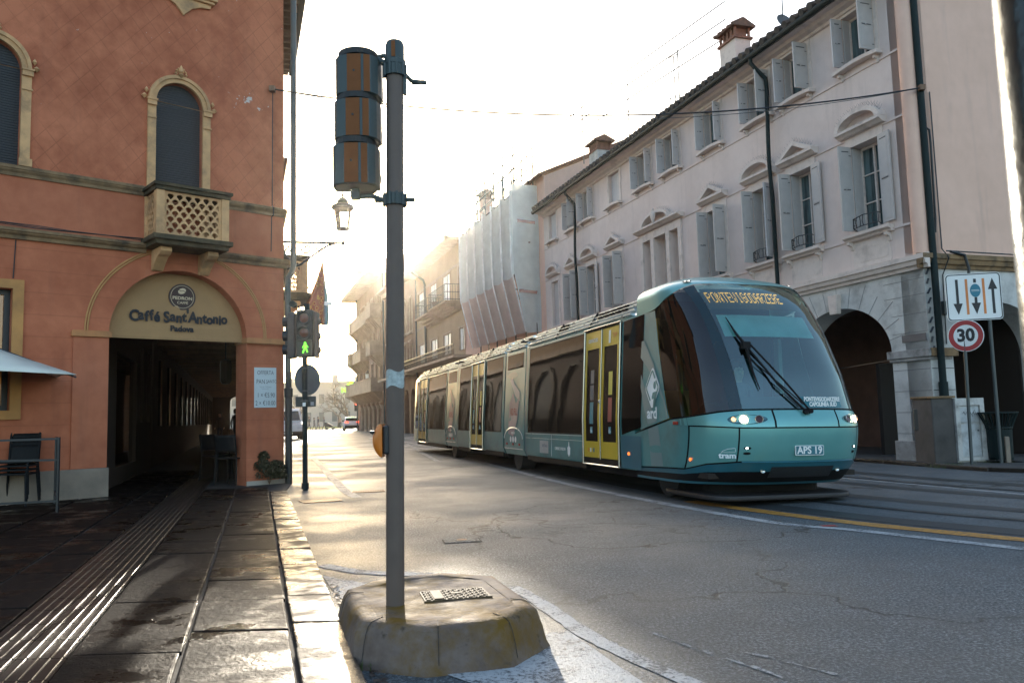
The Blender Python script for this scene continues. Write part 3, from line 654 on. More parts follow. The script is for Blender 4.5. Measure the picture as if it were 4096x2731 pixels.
holes = [rect(a, b, 8.17, 9.25) for a, b, *_ in UW] + [rect(a, b, 4.66, 6.45) for a, b, *_ in LW] + [rect(7.62, 8.12, 4.2, 6.4), rect(8.32, 9.05, 4.2, 6.4), rect(9.25, 9.75, 4.2, 6.4)]
MB().wall(rect(-.9, 18.3, 3.88, 9.5), holes, -.42, 0).build('upper_wall', m_wallr, pal)
ah = [arch(k * 3.72, k * 3.72 + 2.83, -.3, 2.13, 1.03, 24) for k in range(5)]
MB().wall(rect(-.9, 18.3, -.4, 3.66), ah, -.55, 0).build('arcade_wall', m_rust_st, pal)
sd(MB().wall(rect(-11, 0, 3.84, 12.5), [], -.4, 0), 'side_wall', m_pink)
sh = [arch(-2.95, -.55, -.3, 2.0, 1.02, 24), arch(-6.8, -4.1, -.3, 2.0, 1.1, 24)]
sd(MB().wall(rect(-11, -.0, -.4, 3.64), sh, -.55, 0.001), 'side_arcade_wall', m_rust_st)
# block joints of the rusticated arcade
j = MB()
for z in (.55, .95, 1.35, 1.75, 2.45, 2.8, 3.15, 3.45):
    if z < 2: 
        for k in range(5): j.box(-.88 + k * 3.72, -.01 + k * 3.72, .001, .004, z, z + .012)
        sd(MB().box(-.54, -.02, .002, .005, z, z + .012), 'joint', m_joint)
    else:
        r = .5 + (z - 2.2) * 1.5
        for k in range(5): j.box(-.88 + k * 3.72 - (0 if z < 3 else .0), -.05 + k * 3.72 - .0 + (z > 2.9) * .15, .001, .004, z, z + .012)
for k in range(5):
    c = k * 3.72 + 1.415
    for q in range(1, 14):
        a = pi * q / 14; r0, r1 = 1.0, 1.0
        x0, z0 = c + 1.415 * cos(a), 2.13 + 1.03 * sin(a); L = .42 + .12 * (q % 2)
        x1, z1 = c + (1.415 + L) * cos(a), min(3.62, 2.13 + (1.03 + L) * sin(a)); d = Vector((x1 - x0, z1 - z0)).normalized(); n_ = Vector((-d.y, d.x)) * .006
        j.xz([(x0 - n_.x, z0 - n_.y), (x1 - n_.x, z1 - n_.y), (x1 + n_.x, z1 + n_.y), (x0 + n_.x, z0 + n_.y)], .001, .004)
j.build('block_joints', M('joint_grey', (.26, .25, .24), .9), pal)
cpR = MB()
for k in range(5):
    x = k * 3.72
    cpR.nx().box(x - .96, x + .06, -.5, .08, 1.98, 2.13); cpR.box(x - .93, x + .03, -.5, .05, 1.92, 1.98); cpR.box(x - .94, x + .04, -.5, .05, -.1, .42)
cpR.build('pier_capital', M('stained_stone', (.34, .32, .30), .85, var=.25, vs=5, dirt=(.06, .055, .05), ds=4, da=.9, bump=.4), pal, bevel=.012)
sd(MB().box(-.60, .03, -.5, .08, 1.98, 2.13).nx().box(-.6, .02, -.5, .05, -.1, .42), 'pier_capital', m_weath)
ks = MB()
for k in range(5): ks.nx().xz([(k * 3.72 + 1.31, 3.05), (k * 3.72 + 1.52, 3.05), (k * 3.72 + 1.56, 3.46), (k * 3.72 + 1.27, 3.46)], .0, .12)
ks.build('keystone', m_trim, pal, bevel=.01)
prof = [(0, 3.62), (.05, 3.62), (.06, 3.68), (.11, 3.70), (.13, 3.78), (.16, 3.79), (.16, 3.88), (0, 3.90)]
MB().prism(prof, -1.06, 18.3, lambda p, t: (t, p[0], p[1])).build('belt_cornice', m_trim, pal)
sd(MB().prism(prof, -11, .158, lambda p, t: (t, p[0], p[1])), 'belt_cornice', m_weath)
MB().lathe([(.15, 3.9), (.15, 9.6)], (-.83, -.06, 0), 24).build('corner_column', m_pink, pal, smooth=True)
gl = MB()
for z in (7.93, 6.62, 4.5): gl.nx().box(-.7, 18.3, .0, .022, z, z + .045)
gl.build('string_line', m_wallr, pal, bevel=.004)
# arcade inside: back wall, ceiling, doors
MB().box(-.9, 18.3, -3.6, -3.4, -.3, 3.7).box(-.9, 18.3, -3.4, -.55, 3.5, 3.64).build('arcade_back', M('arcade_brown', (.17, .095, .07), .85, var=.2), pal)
dm = MB()
for x in (1.9, 5.6, 9.2, 13): dm.nx().box(x, x + 1.1, -3.4, -3.36, -.1, 2.5)
dm.nx().box(-.85, 3.0, -3.4, -3.37, -.1, .55); dm.build('arcade_door', m_black, pal)
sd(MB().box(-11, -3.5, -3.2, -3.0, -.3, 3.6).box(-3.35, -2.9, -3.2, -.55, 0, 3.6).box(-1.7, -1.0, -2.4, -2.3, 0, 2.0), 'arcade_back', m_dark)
m_slot = M('shutter_slot', (.10, .10, .105), .8)
def shutter(hx, wdt, z0, z1, ang, side, mt, par):   # side -1: hinged at small x, +1 at large x
    m = MB(); m.box(0, wdt, 0, .035, z0, z1)
    for a, b in ((z0 + .06, z0 + (z1 - z0) * .45), (z0 + (z1 - z0) * .5, z1 - .08)):
        m.box(.06, wdt - .06, -.006, 0, a, b); m.box(.06, wdt - .06, .035, .041, a, b)
    m.box(wdt * .5, wdt * .5 + .03, .041, .055, (z0 + z1) / 2 - .03, (z0 + z1) / 2 + .03)
    m.mi = 1
    for zz in (z0 + (z1 - z0) * .48, z1 - .12):
        for yy in (-.0075, .042): m.box(.06, wdt - .07, yy - .001, yy + .001, zz, zz + .022)
    for zz in (z0 + .1, z1 - .2): m.box(0, .09, .0355, .039, zz, zz + .018)
    m.mi = 0
    a = radians(ang); Mx = Matrix.Translation((hx, .035, 0)) @ Matrix.Rotation(a if side < 0 else pi - a, 4, 'Z')
    if side > 0: Mx = Matrix.Translation((hx, .035, 0)) @ Matrix.Rotation(pi - a, 4, 'Z')
    m.v = [tuple(Mx @ Vector(v)) for v in m.v]
    return m.build('shutter', [mt, m_slot], par)
def sillm(x0, x1, z, par, curved=True):
    s = MB(); c = (x0 + x1) / 2; h = (x1 - x0) / 2
    top = [(x0 + (x1 - x0) * k / 16, z + .03 - (.0 if not curved else .045 * sin(pi * k / 16) * -1)) for k in range(17)]
    bot = [(x0 + (x1 - x0) * k / 16, z - .05 + (.0 if not curved else .045 * sin(pi * k / 16))) for k in range(17)]
    s.xz(bot + top[::-1], 0, .17)
    for xa in (x0 + .1, x1 - .17): s.yz([(0, z - .05), (.12, z - .05), (.11, z - .1), (.05, z - .13), (.03, z - .19), (0, z - .2)], xa, xa + .07)
    return s.build('sill', m_trim, par, bevel=.008)
def panef(x0, x1, z0, z1, par, bars=2, y=-.26):
    f = MB().wall(rect(x0, x1, z0, z1), [rect(x0 + .05, (x0 + x1) / 2 - .02, z0 + .05, z1 - .05), rect((x0 + x1) / 2 + .02, x1 - .05, z0 + .05, z1 - .05)], y - .03, y + .03)
    for k in range(1, bars + 1): z = z0 + (z1 - z0) * k / (bars + 1); f.box(x0 + .05, x1 - .05, y - .01, y + .02, z - .012, z + .012)
    f.build('sash', m_trim, par); MB().box(x0 + .04, x1 - .04, y - .02, y - .012, z0 + .04, z1 - .04).build('pane', m_pane, par)
def spikes(pts, mb):
    for (x, z) in pts:
        for d in (-.05, 0, .05): mb.tube([(x, .12, z), (x + d, .12 + d * .6, z + .10)], .0022, 3, cap=False)
for a, b, k, an in UW:
    w_ = MB().wall(rect(a - .12, b + .12, 8.10, 9.33), [rect(a + .001, b - .001, 8.171, 9.249)], 0, .02).build('window', m_trim, pal)
    panef(a, b, 8.18, 9.24, w_, 0, -.2)
    if k == 'c': MB().box(a + .01, b - .01, -.14, -.1, 8.18, 9.24).box((a + b) / 2 - .005, (a + b) / 2 + .005, -.1, -.095, 8.18, 9.24).build('shutter', m_shl, w_)
    else:
        shutter(b, .25, 8.18, 9.23, 93, 1, m_shl, w_); shutter(a, .36 if k == 'h' else .21, 8.18, 9.23, 90 if k == 'h' else 97, -1, m_shg if k == 'h' else m_shl, w_); MB().box(b - .035, b - .003, -.21, -.01, 8.18, 9.23).build('folded_leaf', m_shg, w_, bevel=.004)
    sillm(a - .2, b + .2, 8.10, w_)
def pediment(x0, x1, z, kind, par, y=.20, crest=False):
    s = MB(); c = (x0 + x1) / 2; hw = (x1 - x0) / 2; H = .34 if not crest else .36
    s.prism([(0, z - .08), (y * .5, z - .07), (y * .8, z - .02), (y, z), (y, z + .05), (0, z + .05)], x0, x1, lambda p, t: (t, p[0], p[1]))
    if kind == 't':
        s.wall([(x0, z + .052), (x1, z + .052), (x1, z + .075), (c, z + H + .05), (x0, z + .075)], [[(x0 + .2, z + .055 + .01), (x1 - .2, z + .055 + .01), (c, z + H - .055)]], 0.002, y)
        top = [(c + hw * t, z + .08 + (H - .03) * (1 - abs(t))) for t in [q / 7 for q in range(-6, 7)]]
    else:
        o = [(c + hw * (.62 if crest else 1) * cos(pi * q / 18), z + .052 + H * sin(pi * q / 18)) for q in range(19)]; i = [(c + (hw * (.62 if crest else 1) - .11) * cos(pi * q / 18), z + .06 + (H - .1) * sin(pi * q / 18)) for q in range(19)]
        s.wall(o, [i], 0.002, y); top = [o[q] for q in range(2, 17)]
    p = s.build('pediment', m_trim, par, bevel=.006)
    sp = MB(); spikes(top, sp); sp.build('bird_spikes', m_black, par)
    if crest:
        MB().lathe([(0, -.2), (.06, -.12), (.12, 0), (.13, .1), (.1, .17), (.05, .2), (.07, .25), (0, .3)], (c, y, z + .2), 12, sy=.5).build('stone_crest', m_trim, par, smooth=True)
for a, b, an, kd in LW:
    w_ = MB().wall(rect(a - .13, b + .13, 4.6, 6.62), [rect(a + .001, b - .001, 4.661, 6.449)], 0, .025).build('window', m_trim, pal)
    c = (a + b) / 2; pediment(c - .62, c + .62, 6.74, kd, w_)
    panef(a, b, 4.67, 6.44, w_, 2)
    if an > 0:
        shutter(b, .30, 4.68, 6.46, 93, 1, m_shg, w_); shutter(a, .33 if an != 140 else .26, 4.68, 6.46, an if an != 140 else 105, -1, m_shg if an != 140 else m_shl, w_); MB().box(b - .035, b - .003, -.24, -.01, 4.68, 6.44).build('folded_leaf', m_shg, w_, bevel=.004)
    else: MB().box(a + .01, b - .01, -.14, -.1, 4.67, 6.44).build('shutter', m_shg, w_)
    s = MB().prism([(0, 4.47), (.08, 4.48), (.1, 4.52), (.17, 4.55), (.17, 4.6), (0, 4.61)], a - .24, b + .24, lambda p, t: (t, p[0], p[1]))
    for xa in (a - .16, b + .08): s.yz([(0, 4.47), (.13, 4.47), (.12, 4.42), (.05, 4.38), (.02, 4.3), (0, 4.3)], xa, xa + .08)
    s.build('sill', m_trim, w_, bevel=.006)
    if a < 5:
        r = MB(); r.tube([(a + .05, .02, 4.68), (a + .05, .1, 4.72), (c, .16, 4.72), (b - .05, .1, 4.72), (b - .05, .02, 4.68)], .010, 5); r.tube([(a + .05, .02, 4.90), (a + .05, .1, 4.92), (c, .16, 4.94), (b - .05, .1, 4.92), (b - .05, .02, 4.90)], .010, 5)
        for q in range(7): t = q / 6; x = a + .05 + (b - a - .1) * t; yy = .1 + .06 * (1 - abs(2 * t - 1)); r.tube([(x, yy, 4.72), (x + (.02 if q % 2 else -.02), yy + .01, 4.82), (x, yy, 4.93)], .008, 4)
        r.build('iron_guard', m_black, w_)
        MB().wall(rrect(a - .05, b + .05, 4.02, 4.36, .05), [rrect(a + .06, b - .06, 4.09, 4.29, .05)], 0, .012).box(a - .12, b + .12, 0, .008, 3.92, 4.42).build('apron_panel', m_trim, w_)
w_ = MB().wall(rect(7.45, 9.92, 4.1, 6.62), [rect(7.621, 8.119, 4.2, 6.399), rect(8.321, 9.049, 4.2, 6.399), rect(9.251, 9.749, 4.2, 6.399)], 0, .05).build('window', m_trim, pal)
pediment(7.3, 10.05, 6.74, 'a', w_, .24, True)
for a, b in ((7.62, 8.12), (8.32, 9.05), (9.25, 9.75)): panef(a, b, 4.2, 6.4, w_, 2, -.34)
# eaves, gutter, roof
MB().prism([(0, 9.30), (.06, 9.31), (.08, 9.36), (.20, 9.39), (.24, 9.45), (.38, 9.47), (.38, 9.53), (0, 9.56)], -.95, 18.3, lambda p, t: (t, p[0], p[1])).build('eaves_cornice', m_trim, pal)
gt = MB().tube([(-1.0, .46, 9.53), (18.35, .46, 9.53)], .075, 12); gt.build('gutter', m_green_metal, pal, smooth=True)
ro = MB(); ro.quad((-1.0, .5, 9.6), (18.3, .5, 9.6), (18.3, -5, 12.0), (-1.0, -5, 12.0))
for k in range(70):
    x = -.9 + k * .275; ro.lathe([(.085, 0), (.078, .5)], (0, 0, 0), 8, M=Matrix.Translation((x, .56, 9.62)) @ Matrix.Rotation(radians(66.4), 4, 'X'))
    ro.tube([(x, .3, 9.74), (x, -4.9, 12.02)], .07, 6)
ro.build('roof', M('dark_tile', (.06, .05, .042), .9, var=.5, vs=8), pal)
for x in (3.11, 14.67):
    MB().tube([(x + .16, .46, 9.50), (x + .16, .45, 9.36), (x + .08, .28, 9.12), (x, .17, 8.95), (x, .15, 8.7), (x, .20, 7.4), (x, .21, 6.9), (x, .19, 6.4), (x, .17, 6.0), (x, .17, 3.95)], .05, 10).build('downpipe', m_green_metal, pal, smooth=True)
sd(MB().tube([(-.13, .12, 9.6), (-.13, .12, 1.25)], .062, 12).tube([(-.13, .12, 1.5), (-.13, .12, 0)], .08, 12), 'downpipe', m_green_metal, smooth=True)
cbR = MB()
cbR.tube([(-.45, .03, 7.05), (-.45, .03, 4.0), (-.42, .2, 3.8), (-.42, .03, 3.5), (-.38, .03, 2.2)], .012, 5)
cbR.tube([(-.2, .1, 6.3), (-.27, .12, 6.25), (-.3, .1, 6.0), (-.33, .05, 4.6), (-.3, .05, 4.3)], .02, 6)
cbR.tube([(-.5, .17, 3.92), (-.8, .2, 3.86), (-.86, .22, 3.6), (-.8, .2, 3.1), (-.72, .1, 2.9)], .028, 6)
for q in range(9): cbR.tube([(-.05 + .02 * sin(q * 2), .06, 3.6 - q * .18), (.0, .05, 3.5 - q * .18)], .02, 5)
cbR.tube([(-10, .17, 3.93), (-5, .18, 3.91), (-.4, .17, 3.93)], .014, 5)
sd(cbR, 'cable', m_black, smooth=True)
cable_box = sd(MB().box(-.46, -.32, 0, .1, 2.75, 3.0).nx().box(.0, .08, -.3, .04, .2, .9), 'junction_box', m_zinc, bevel=.01)
MB().box(-.85, -.28, .0, .012, 2.28, 2.42).build('street_plate', M('old_plate', (.12, .11, .11), .5, var=.2), pal)
MB().tube([(-.0, .0, 1.98), (1.4, -.2, 1.93), (2.83, .0, 1.90)], .008, 4).build('tie_rod', m_black, pal)
def chimney(par, x, y, z0, z1, wx, wy, mt):
    c = MB().box(x - wx / 2, x + wx / 2, y - wy / 2, y + wy / 2, z0, z1 - .55).build('chimney', mt, par)
    s = MB().box(x - wx / 2 - .05, x + wx / 2 + .05, y - wy / 2 - .05, y + wy / 2 + .05, z1 - .55, z1 - .48)
    for q in range(5):
        t = -wx / 2 + .03 + (wx - .06) * q / 4
        for yy in (-wy / 2 + .03, wy / 2 - .03): s.box(x + t - .03, x + t + .03, y + yy - .03, y + yy + .03, z1 - .48, z1 - .22)
    s.box(x - wx / 2 + .08, x + wx / 2 - .08, y - wy / 2 + .08, y + wy / 2 - .08, z1 - .48, z1 - .22)
    s.build('brick_head', M('chimney_brick', (.22, .10, .065), .9, var=.3, vs=10), c)
    s = MB().yz([(y - wy / 2 - .12, z1 - .22), (y + wy / 2 + .12, z1 - .22), (y + wy / 2 + .12, z1 - .19), (y, z1), (y - wy / 2 - .12, z1 - .19)], x - wx / 2 - .1, x + wx / 2 + .1)
    for q in range(5):
        xx = x - wx / 2 - .06 + q * (wx + .12) / 4
        for sg in (1, -1): s.tube([(xx, y + sg * (wy / 2 + .13), z1 - .19), (xx, y, z1 + .01)], .045, 6)
    s.build('tile_cap', m_tile, c)
chimney(pal, 6.0, -1.1, 9.9, 11.85, .75, .5, m_trim)
chimney(pal, 14.9, -1.1, 9.9, 11.65, .75, .6, m_rust_st)
MB().box(4.6, 6.2, -3.5, -1.8, 10.6, 11.3).build('roof_hatch', m_tile, pal)
def aerial(name, label, x, y, z0, z1, group, dish=False):
    t = thing(name, label, 'antenna', M=RF @ Matrix.Translation((x, y, 0)))
    t['group'] = group
    MB().tube([(0, 0, z0), (0, 0, z1)], .018, 6).build('mast', m_zinc, t)
    a = MB().tube([(-.5, 0, z1 - .1), (.35, .1, z1 + .05)], .010, 4)
    for q in range(8): p = V(-.5 + .1 * q, .0 + .1 * q / 8, z1 - .1 + .018 * q); a.tube([p + V(0, -.16, .0), p + V(0, .16, 0)], .006, 4)
    a.tube([(.25, -.2, z1 - .6), (-.2, .2, z1 - .75)], .008, 4)
    a.build('yagi_boom', m_zinc, t)
    if dish: MB().lathe([(.0, 0), (.12, .015), (.25, .07)], (0, 0, z1 - .9), 20, M=Matrix.Rotation(radians(-70), 4, 'Y')).build('dish', m_zinc, t)
AG = 'television aerials on the roofs'
aerial('tv_antenna', 'tall thin television aerial standing alone left of the nearer chimney', 9.6, -1.3, 10.2, 12.6, AG)
aerial('tv_antenna', 'television aerial with a small dish right behind the nearer chimney', 4.9, -1.9, 10.4, 12.4, AG, True)
aerial('tv_antenna', 'television aerial sticking up just above the gutter near the top of the scaffold rails', 11.4, -2.2, 10.5, 12.0, AG)
aerial('tv_antenna', 'television aerial seen through the scaffold rails right of the farther chimney', 13.6, -1.7, 10.3, 12.3, AG)

# ------------------------------------------------------------------ scaffolded house
sb = thing('scaffolded_house', 'tall house wrapped in scaffold sheeting with a plain gable above its neighbour roof', 'building', M=RF)
MB().xz([(18.35, -.3), (31, -.3), (31, 11.2), (18.35, 11.2)], -6, -.02).build('wall', m_pink, sb)
gb = MB(); gb.prism([(-.02, 9), (-.02, 11.1), (-5, 13.3), (-6, 13), (-6, 9)], 18.15, 18.34, lambda p, t: (t, p[0], p[1])); gb.build('gable', m_pink, sb)
gr = MB(); gr.prism([(.3, 11.05), (.3, 11.15), (-5, 13.5), (-5.1, 13.35)], 18.05, 31, lambda p, t: (t, p[0], p[1])); gr.build('roof', m_tile, sb)
chimney(sb, 30.3, -1.2, 11.5, 13.9, .7, .6, m_pink)
sc = thing('scaffold', 'scaffold sheeted in pale green netting with bare rails rising above the sheet', 'scaffold', M=RF)
m_net = net('green_netting', (.74, .82, .82), .97, .58); m_net2 = net('green_netting_thin', (.6, .78, .76), .22, .6); m_net3 = net('beige_netting', (.78, .70, .66), .97, .6)
def nety(x): # folds
    k = (x - 19.2) / 1.38; f = k - math.floor(k)
    return -.30 * math.sin(pi * f) ** .7
xs = [19.2 + .138 * q for q in range(61)]
def col(x, z): return (x, 1.12 + nety(x) * (1 - .3 * abs(z - 9) / 2) + .03 * sin(x * 3.1 + z * 1.2), z + .05 * sin((x - 19.2) * 4.5))
MB().grid([[col(x, 7.05 + 3.65 * q / 12) for x in xs] for q in range(13)], flip=True).build('front_net', m_net, sc, smooth='all')
MB().grid([[col(x, 10.72 + 1.5 * q / 4) for x in xs] for q in range(5)], flip=True).build('front_net', m_net2, sc, smooth='all', label='thin upper net with rails showing through')
MB().grid([[(x + (.9 - .9 * q / 10) * .55, (.42 + .70 * q / 10) + nety(x) * .6, 4.7 + 2.35 * q / 10 + (.05 * sin((x - 19.2) * 4.5) if q == 10 else 0)) for x in xs] for q in range(11)], flip=True).build('skirt_net', m_net3, sc, smooth='all')  # beige of light shining through from behind is put into the cloth colour
sm_ = MB()
for q in range(7):
    x = 19.2 + 1.38 * q; sm_.nx().tube([(x + .5 * (.9 - .9 * k / 6), (.42 + .70 * k / 6) + .03, 4.7 + 2.35 * k / 6) for k in range(7)] + [(x, 1.16, 7.4), (x + .05, 1.17, 9.0), (x, 1.16, 10.7)], [.03] * 7 + [.05, .035, .045], 5)
sm_.build('fold_glint', M('fold_glint_white', (.8, .84, .84), .8), sc, smooth=True)  # white tubes draw the light caught along the net folds
sn = MB().grid([[(18.97 + .05 * sin(y * 9 + z * 2), y, z) for z in [4.6 + 6.3 * q / 20 for q in range(21)]] for y in [-.05, .2, .42, .65, .9, 1.15]])
sn.v = [(x + (.55 * max(0, (7.05 - z) / 2.4) * (y / 1.2)), y if z > 7.05 else y * (1 - .62 * (7.05 - z) / 2.45), z) for x, y, z in sn.v]
sn.build('side_net', m_net, sc, smooth='all')
rb = MB()
for z in (6.2, 9.2): rb.nx().quad((18.93, .15, z), (18.93, .95, z + .05), (18.93, .95, z + .18), (18.93, .15, z + .13))
rb.build('red_band', net('red_mesh_band', (.6, .25, .2), .5, .4), sc)
pl_ = MB()
for x in [19.1 + 1.4 * q for q in range(7)]:
    pl_.nx().tube([(x, .12, 0), (x, .12, 12.6)], .035, 6).nx().tube([(x, 1.0, 10.4), (x, 1.0, 12.6)], .035, 6)
pl_.build('upright', m_zinc, sc)
rr_ = MB()
for z in (2.2, 4.3, 6.4, 8.5, 10.6, 11.1, 11.6, 12.2):
    for y in ((.35, 1.0) if z > 10.5 else (.35,)): rr_.tube([(19.0, y, z), (27.7, y, z)], .03, 5)
    rr_.nx().tube([(19.1, .3, z), (19.1, 1.05, z)], .02, 5)
rr_.build('ledger_rail', m_zinc, sc)
# long roof guard rails running back over the roofs toward the camera
gr_ = MB()
for dz in (0, .75, 1.5): gr_.tube([(19.1, .35, 11.6 + dz * .55), (12.5, -1.2, 12.35 + dz * .7), (7.5, -1.9, 12.35 + dz * .75)], .02, 5)
for q in (13.0, 16.0, 10.2): gr_.tube([(q, -.9 - (16 - q) * .16, 11.0), (q, -.9 - (16 - q) * .16, 13.4)], .02, 5)
gr_.build('roof_guard_rail', m_zinc, sc)
pk = MB()
for z in (2.1, 4.2, 6.3, 8.4, 10.5): pk.nx().box(19.0, 27.7, .1, .45, z, z + .04)
pk.build('walk_board', m_wood, sc)

# ------------------------------------------------------------------ row of houses farther down the right side
def balc_iron(par, x0, x1, z, dep, steps=5):
    b = MB().box(x0, x1, 0, dep, z - .1, z)
    for q in range(steps): b.box(x0 + .1, x1 - .1, 0, dep * (1 - (q + 1) / (steps + 1)), z - .1 - (q + 1) * .12, z - .1 - q * .12)
    bb = b.build('balcony', m_trim2, par)
    r = MB(); pts = [(x0 + .03, 0), (x0 + .03, dep - .03), (x1 - .03, dep - .03), (x1 - .03, 0)]
    for zz in (z + .08, z + .5, z + .95):
        r.tube([(px, py, zz) for px, py in pts], .02, 4)
    n = int((x1 - x0) / .16)
    for q in range(n + 1): x = x0 + .03 + (x1 - x0 - .06) * q / n; r.tube([(x, dep - .03, z), (x, dep - .03, z + .95)], .012, 3)
    for q in range(6):
        for x in (x0 + .03, x1 - .03): r.tube([(x, dep * q / 6, z), (x, dep * q / 6, z + .95)], .012, 3)
    r.build('railing', m_black, bb)
    return bb
m_trim2 = M('warm_trim', (.45, .33, .23), .8, var=.15, vs=3, dirt=(.2, .14, .1))
m_yel = stucco('ochre_stucco', (.48, .345, .22), (.42, .30, .19), dirt=(.25, .16, .1))
m_brn = stucco('brown_stucco', (.30, .195, .13), (.24, .15, .10), dirt=(.12, .08, .06))
m_ros = stucco('rosy_stucco', (.42, .27, .19), (.34, .22, .15), dirt=(.2, .13, .1))
yb = thing('balconied_house', 'ochre house with white louvred window doors and two iron balconies past the scaffold', 'building', M=RF)
wy = [(31.0, 32.1), (34.0, 35.9), (37.5, 39.3), (41.3, 43.0)]
hs = [rect(a, b, 7.85, 9.85) for a, b in wy] + [rect(a, b, 4.95, 6.2) for a, b in wy] + [arch(32 + 3 * k, 34.2 + 3 * k, -.3, 2.3, 1.1, 10) for k in range(4)]
MB().wall(rect(31.02, 44, -.3, 11.2), hs, -.4, 0).build('wall', m_yel, yb)
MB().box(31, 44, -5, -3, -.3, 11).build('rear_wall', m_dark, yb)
for a, b in wy:
    for z0, z1 in ((7.85, 9.85), (4.95, 6.2)):
        f = MB().wall(rect(a - .12, b + .12, z0 - .05, z1 + .12), [rect(a + .001, b - .001, z0, z1 - .001)], 0, .04).build('window', m_trim2, yb)
        s = MB(); c = (a + b) / 2
        for p, q in ((a + .02, c - .12), (c + .12, b - .02)): s.nx().box(p, q, -.08, -.04, z0 + .02, z1 - .02)
        s.build('white_shutter', M('white_louvre', (.8, .8, .78), .45), f); MB().box(a, b, -.2, -.15, z0, z1).build('pane', m_glass_d, f)
balc_iron(yb, 31.7, 36.0, 7.8, .95, 4); balc_iron(yb, 36.4, 40.1, 7.7, .95, 4)
MB().lathe([(.12, 0), (.2, .35), (.2, .4)], (35.2, .7, 7.8), 10).build('plant_pot', m_rust, yb)
MB().box(29.5, 44, 0, 1.1, 4.35, 4.5).build('long_balcony', m_trim2, yb)
r = MB().tube([(29.5, 1.05, 5.1), (44, 1.05, 5.1)], .03, 4).tube([(29.5, 1.05, 4.85), (44, 1.05, 4.85)], .015, 4)
for q in range(110): r.tube([(29.5 + q * .132, 1.05, 4.5), (29.5 + q * .132, 1.05, 5.1)], .014, 3)
r.build('long_railing', m_black, yb)
MB().box(30.9, 44.3, -5, 1.0, 11.2, 11.35).box(30.9, 44.3, .95, 1.1, 11.15, 11.42).build('roof', m_trim2, yb)
MB().tube([(41, .9, 11.1), (40.6, .2, 10.5), (40.6, .1, 10.2), (40.6, .1, 3)], .08, 8).nx().tube([(43.6, .1, 11), (43.6, .1, 0)], .06, 8).build('downpipe', m_zinc, yb)
MB().box(31, 44, 0, .05, 9.95, 10.05).box(31, 44, 0, .06, 7.3, 7.42).build('band', m_trim2, yb)
cb_ = thing('gothic_window_house', 'brown arcaded house with narrow pointed windows behind the signal pole', 'building', M=RF)
wx_ = [45.3, 47.5, 49.8, 52.2, 54.6]
hs = [arch(x, x + .8, 7.6, 9.6, .5, 8) for x in wx_] + [arch(x, x + .8, 4.9, 6.3, .3, 8) for x in wx_ + [46.4, 48.7, 51, 53.4]] + [arch(44.6 + 2.4 * k, 46.4 + 2.4 * k, -.3, 2.4, .9, 12) for k in range(5)]
MB().wall(rect(44.05, 57, -.3, 11.9), hs, -.4, 0).build('wall', m_brn, cb_)
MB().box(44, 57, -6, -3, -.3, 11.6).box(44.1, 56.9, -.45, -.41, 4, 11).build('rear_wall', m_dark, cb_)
f = MB()
for x in wx_: f.nx().wall([(p[0] + (.13 if p[0] > x + .4 else -.13), p[1] + (.12 if p[1] > 9 else -.05)) for p in arch(x, x + .8, 7.6, 9.6, .5, 8)], [arch(x, x + .8, 7.6, 9.6, .5, 8)], .001, .08)
for x in wx_: f.nx().box(x - .25, x + 1.05, 0, .25, 7.35, 7.5); f.box(x - .2, x + 1.0, 0, .18, 6.75, 6.9); f.box(x - .15, x - .02, 0, .1, 4.9, 6.75); f.box(x + .82, x + .95, 0, .1, 4.9, 6.75)
f.build('window_surround', m_trim2, cb_)
MB().box(44.05, 57, 0, .7, 4.3, 4.5).box(45, 48, 0, 1.0, 4.2, 5.2).build('balcony', m_trim2, cb_)
MB().box(44, 57, -5, .8, 11.9, 12.05).box(44, 57, 0, .3, 11.5, 11.9).build('roof', m_trim2, cb_)
MB().xz([(44.2, 12.0), (57, 12.0), (57, 13.6), (53, 15.4), (48, 15.2), (46.5, 13.6), (44.2, 13.2)], -8, -3).build('attic', m_brn, cb_)
db = thing('corner_palace', 'large rosy palace with stacked stone balconies on the far street corner', 'building', M=RF)
wd_ = [58.6 + 2.55 * k for k in range(6)]
hs = [rect(x, x + .9, 10.9, 12.6) for x in wd_] + [arch(x, x + .9, 7.4, 9.2, .45, 8) for x in wd_] + [rect(x, x + .95, 4.4, 6.4) for x in wd_] + [arch(x - .5, x + 1.45, -.3, 2.2, .98, 12) for x in wd_]
MB().wall(rect(57.05, 74.5, -.3, 14), hs, -.4, 0).build('wall', m_ros, db)
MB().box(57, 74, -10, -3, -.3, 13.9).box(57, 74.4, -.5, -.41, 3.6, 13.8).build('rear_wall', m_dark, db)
MB().wall(rect(-10, 0, -.3, 14), [rect(-2.5, -1.6, 10.9, 12.6), rect(-2.5, -1.6, 7.4, 9.4), rect(-2.5, -1.6, 4.4, 6.4), rect(-6, -5, 10.9, 12.6)], -.4, 0).build('end_wall', m_ros, db).matrix_local = Matrix.Translation((74.5, -10, 0)) @ Matrix.Rotation(-pi / 2, 4, 'Z')
f = MB()
for x in wd_:
    for z0, z1 in ((10.8, 12.75), (4.3, 6.55)): f.nx().wall(rect(x - .14, x + 1.04, z0, z1), [rect(x, x + .9 + (.05 if z0 < 5 else 0), z0 + .1, z1 - .15)], .001, .07)
    f.nx().wall(arch(x - .14, x + 1.04, 7.3, 9.2, .6, 8), [arch(x, x + .9, 7.4, 9.2, .45, 8)], .001, .08)
f.build('window_surround', m_trim2, db)
f = MB()
for x in wd_: f.nx().lathe([(.22, 0), (.22, .25), (.17, .3), (.15, 2.0), (.22, 2.15), (.28, 2.4)], (x - .82, .12, 0), 12)
f.build('column', m_trim2, db, smooth=True)
